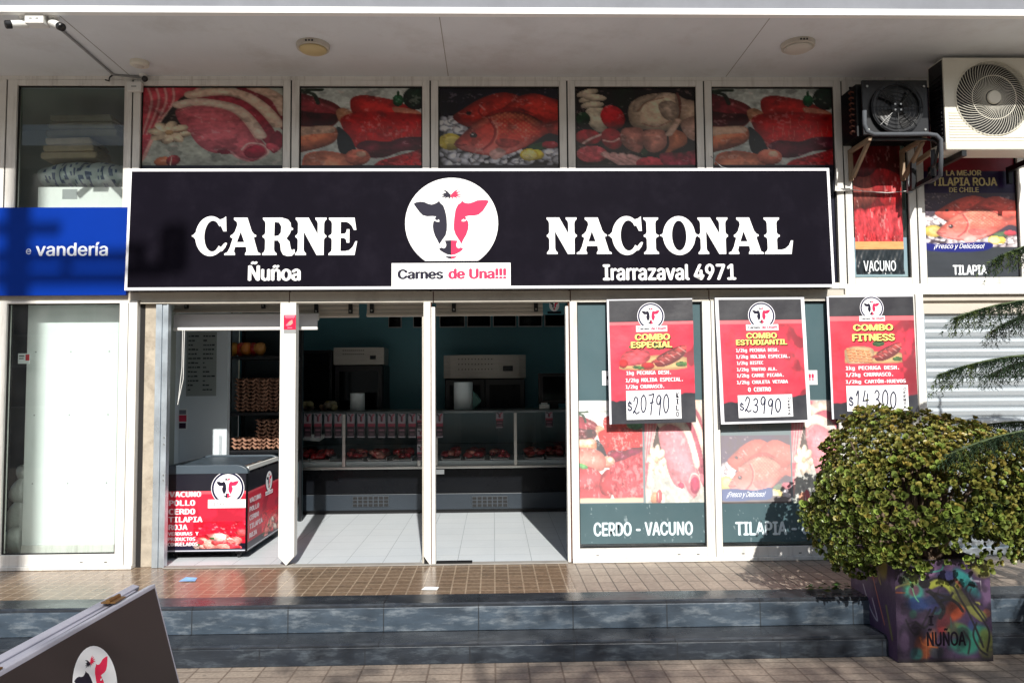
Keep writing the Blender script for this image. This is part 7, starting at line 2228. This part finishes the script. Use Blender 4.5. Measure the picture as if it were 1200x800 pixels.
def branch(z, ang, length, droop):
    d = Vector((math.cos(ang), math.sin(ang), 0)); side = Vector((-d.y, d.x, 0))
    pts = []
    for k in range(9):
        u = k / 8; pts.append(Vector((TX, TY, z)) + d * length * u + Vector((0, 0, .10 * math.sin(u * 2.2) - droop * u * u)))
    br.ring(pts, [.010 * (1 - .7 * k / 8) + .002 for k in range(9)], 6)
    n = int(length * 72)
    for k in range(n):
        u = .12 + .88 * k / n
        i = min(7, int(u * 8)); f = u * 8 - i; p = pts[i].lerp(pts[i + 1], f)
        for s in (-1, 1):
            ln = rc.uniform(.12, .20) * (1.15 - .45 * u)
            d2 = (side * s * rc.uniform(.35, .9) + d * rc.uniform(.25, .6) + Vector((0, 0, -rc.uniform(.35, 1.0)))).normalized()
            tw = [p, p + d2 * ln * .55 + Vector((0, 0, .012)), p + d2 * ln + Vector((0, 0, -.03))]
            g_ = rc.uniform(.6, 1.3); L.col = tuple(v * g_ for v in (.034, .060, .032))
            if u > .8 and rc.random() < .35: L.col = (.10, .14, .04)
            nn = 11
            for j in range(nn):
                t_ = (j + .5) / nn; a_ = tw[0].lerp(tw[1], t_ * 2) if t_ < .5 else tw[1].lerp(tw[2], t_ * 2 - 1)
                dd = (tw[1] - tw[0]) if t_ < .5 else (tw[2] - tw[1]); dd.normalize()
                o1 = dd.orthogonal().normalized(); o1 = Matrix.Rotation(j * 2.1, 3, dd) @ o1; w_ = .003; l_ = .018
                for sg in (-1, 1):
                    e = a_ + o1 * sg * l_ + dd * .016; wv2 = dd.cross(o1) * w_
                    L.add([a_ - wv2, a_ + wv2, e + wv2 * .3, e - wv2 * .3], [(0, 1, 2, 3)])
zz0 = lambda py: 1.70 + (452 - py) / 900 * (6.15 + TY)
for py, n, ln, off in ((372, 5, 1.08, 3.16), (437, 5, 1.14, 3.08), (523, 6, 1.16, 3.2), (606, 5, 1.1, 3.1), (300, 2, .86, 3.22)):
    for k in range(n):
        a = off + k * 2 * math.pi / n
        branch(zz0(py) + .03, a, ln * (1 if k == 0 else rc.uniform(.8, 1.0)), .10 + rc.uniform(0, .08))
L.build('crown', M['pine'], AT); br.build('branches', mat('green_twig', (70, 84, 52), .8), AT, smooth=True)

# ================================================================== SANDWICH BOARD in the foreground
c1 = Vector((-1.21, -3.34, 1.005)); c0 = Vector((-1.23, -4.42, 1.005))       # top edge of the near panel
AB = thing('sandwich_board', 'dark sandwich board with the bull head mark standing in the foreground', 'sandwich board', (-1.25, -3.9, 0))
def panel(top0, top1, dx, th, name, mt):
    """a panel between two top corners leaning by dx at the ground"""
    m = MB(); lean = Vector((dx, 0, -.995)); n = Vector((.955, 0, dx)).normalized() * (1 if dx > 0 else -1)
    if dx < 0: n = Vector((-.955, 0, -dx)).normalized()
    o = [top0, top1, top1 + lean, top0 + lean]; i = [p - n * th for p in o]
    m.hexa([o[3], o[2], i[2], i[3], o[0], o[1], i[1], i[0]])
    return m.build(name, mt, AB, recalc=True, bev=.003), o, n
pn, o, nn = panel(c0, c1, .27, .026, 'front_panel', M['lilac_edge'])
q = Quad(o[0], o[1], o[2], o[3])
if q.n.x < 0: q.n = -q.n
def insetq(q, e): return Quad(q.P(e / q.w, e / q.h), q.P(1 - e / q.w, e / q.h), q.P(1 - e / q.w, 1 - e / q.h), q.P(e / q.w, 1 - e / q.h))
a = Art(q, base=.0012); a.rect(.012, .012, .988, .988, (66, 56, 55)); f_ = a.build('dark_face', AB)
f_.data.materials[0] = M['aboard']
a = Art(q, base=.0022)
cu, cv = q.uv(111.5, 803); ru = .112 / q.w; rv = ru * q.w / q.h
logo(a, cu, cv, ru, rv, cut=False)
a.rect(cu - ru * 1.2, cv + rv * 1.05, cu + ru * 1.2, cv + rv * 1.5, (246, 246, 248))
a.text('Carnes', cu - ru * 1.1, cv + rv * 1.15, cu - ru * .15, cv + rv * 1.38, DARKINK); a.text('de Una!!!', cu - ru * .05, cv + rv * 1.15, cu + ru * 1.1, cv + rv * 1.38, (226, 52, 92))
a.build('emblem', AB)
d1 = Vector((-.078, 0, .0))
panel(c0 + d1, c1 + d1, -.27, .026, 'rear_panel', M['lilac_edge'])
boxes((c0.x - .0515, c0.x - .0265, c0.y + .02, c1.y - .04, .9, .992)).build('inner_rail', M['lilac_edge'], AB)
for yy in (c1.y - .22, c0.y + .22):
    m = MB(); m.box(c1.x - .062, c1.x - .016, yy - .035, yy + .035, 1.0065, 1.011); m.ring([(c1.x - .039, yy - .037, 1.013), (c1.x - .039, yy + .037, 1.013)], .007, 8); m.build('hinge', M['brass'], AB)

# ================================================================== SMALL THINGS ON THE GROUND
sp = atz(220, 680.5, PLAT)
m = MB(); m.add([(sp.x - .055, sp.y - .03, PLAT + .006), (sp.x + .06, sp.y - .02, PLAT + .004), (sp.x + .05, sp.y + .05, PLAT + .012), (sp.x - .03, sp.y + .04, PLAT + .02), (sp.x, sp.y + .01, PLAT + .003)], [(0, 1, 4), (1, 2, 4), (2, 3, 4), (3, 0, 4)])
one('paper_scrap', m, mat('pale_blue_paper', (130, 170, 214), .7), 'pale blue paper scrap on the terrace before the freezer doorway', 'litter', loc=tuple(sp))
sp = atz(504, 690.5, PLAT)
m = MB(); m.add([(sp.x - .06, sp.y - .02, PLAT + .006), (sp.x + .05, sp.y - .025, PLAT + .004), (sp.x + .06, sp.y + .02, PLAT + .012), (sp.x - .04, sp.y + .025, PLAT + .014), (sp.x, sp.y, PLAT + .02)], [(0, 1, 4), (1, 2, 4), (2, 3, 4), (3, 0, 4)])
one('paper_scrap', m, M['paper'], 'white paper scrap on the terrace edge below the middle post', 'litter', loc=tuple(sp))
x0, x1 = fx(511.5, 657), fx(553.5, 657)
one('floor_strip', boxes((x0, x1, -.035, .02, PLAT + .0095, PLAT + .022)), M['black_plastic'], 'short black strip lying on the threshold of the right doorway', 'strip', loc=(x0, 0, PLAT))
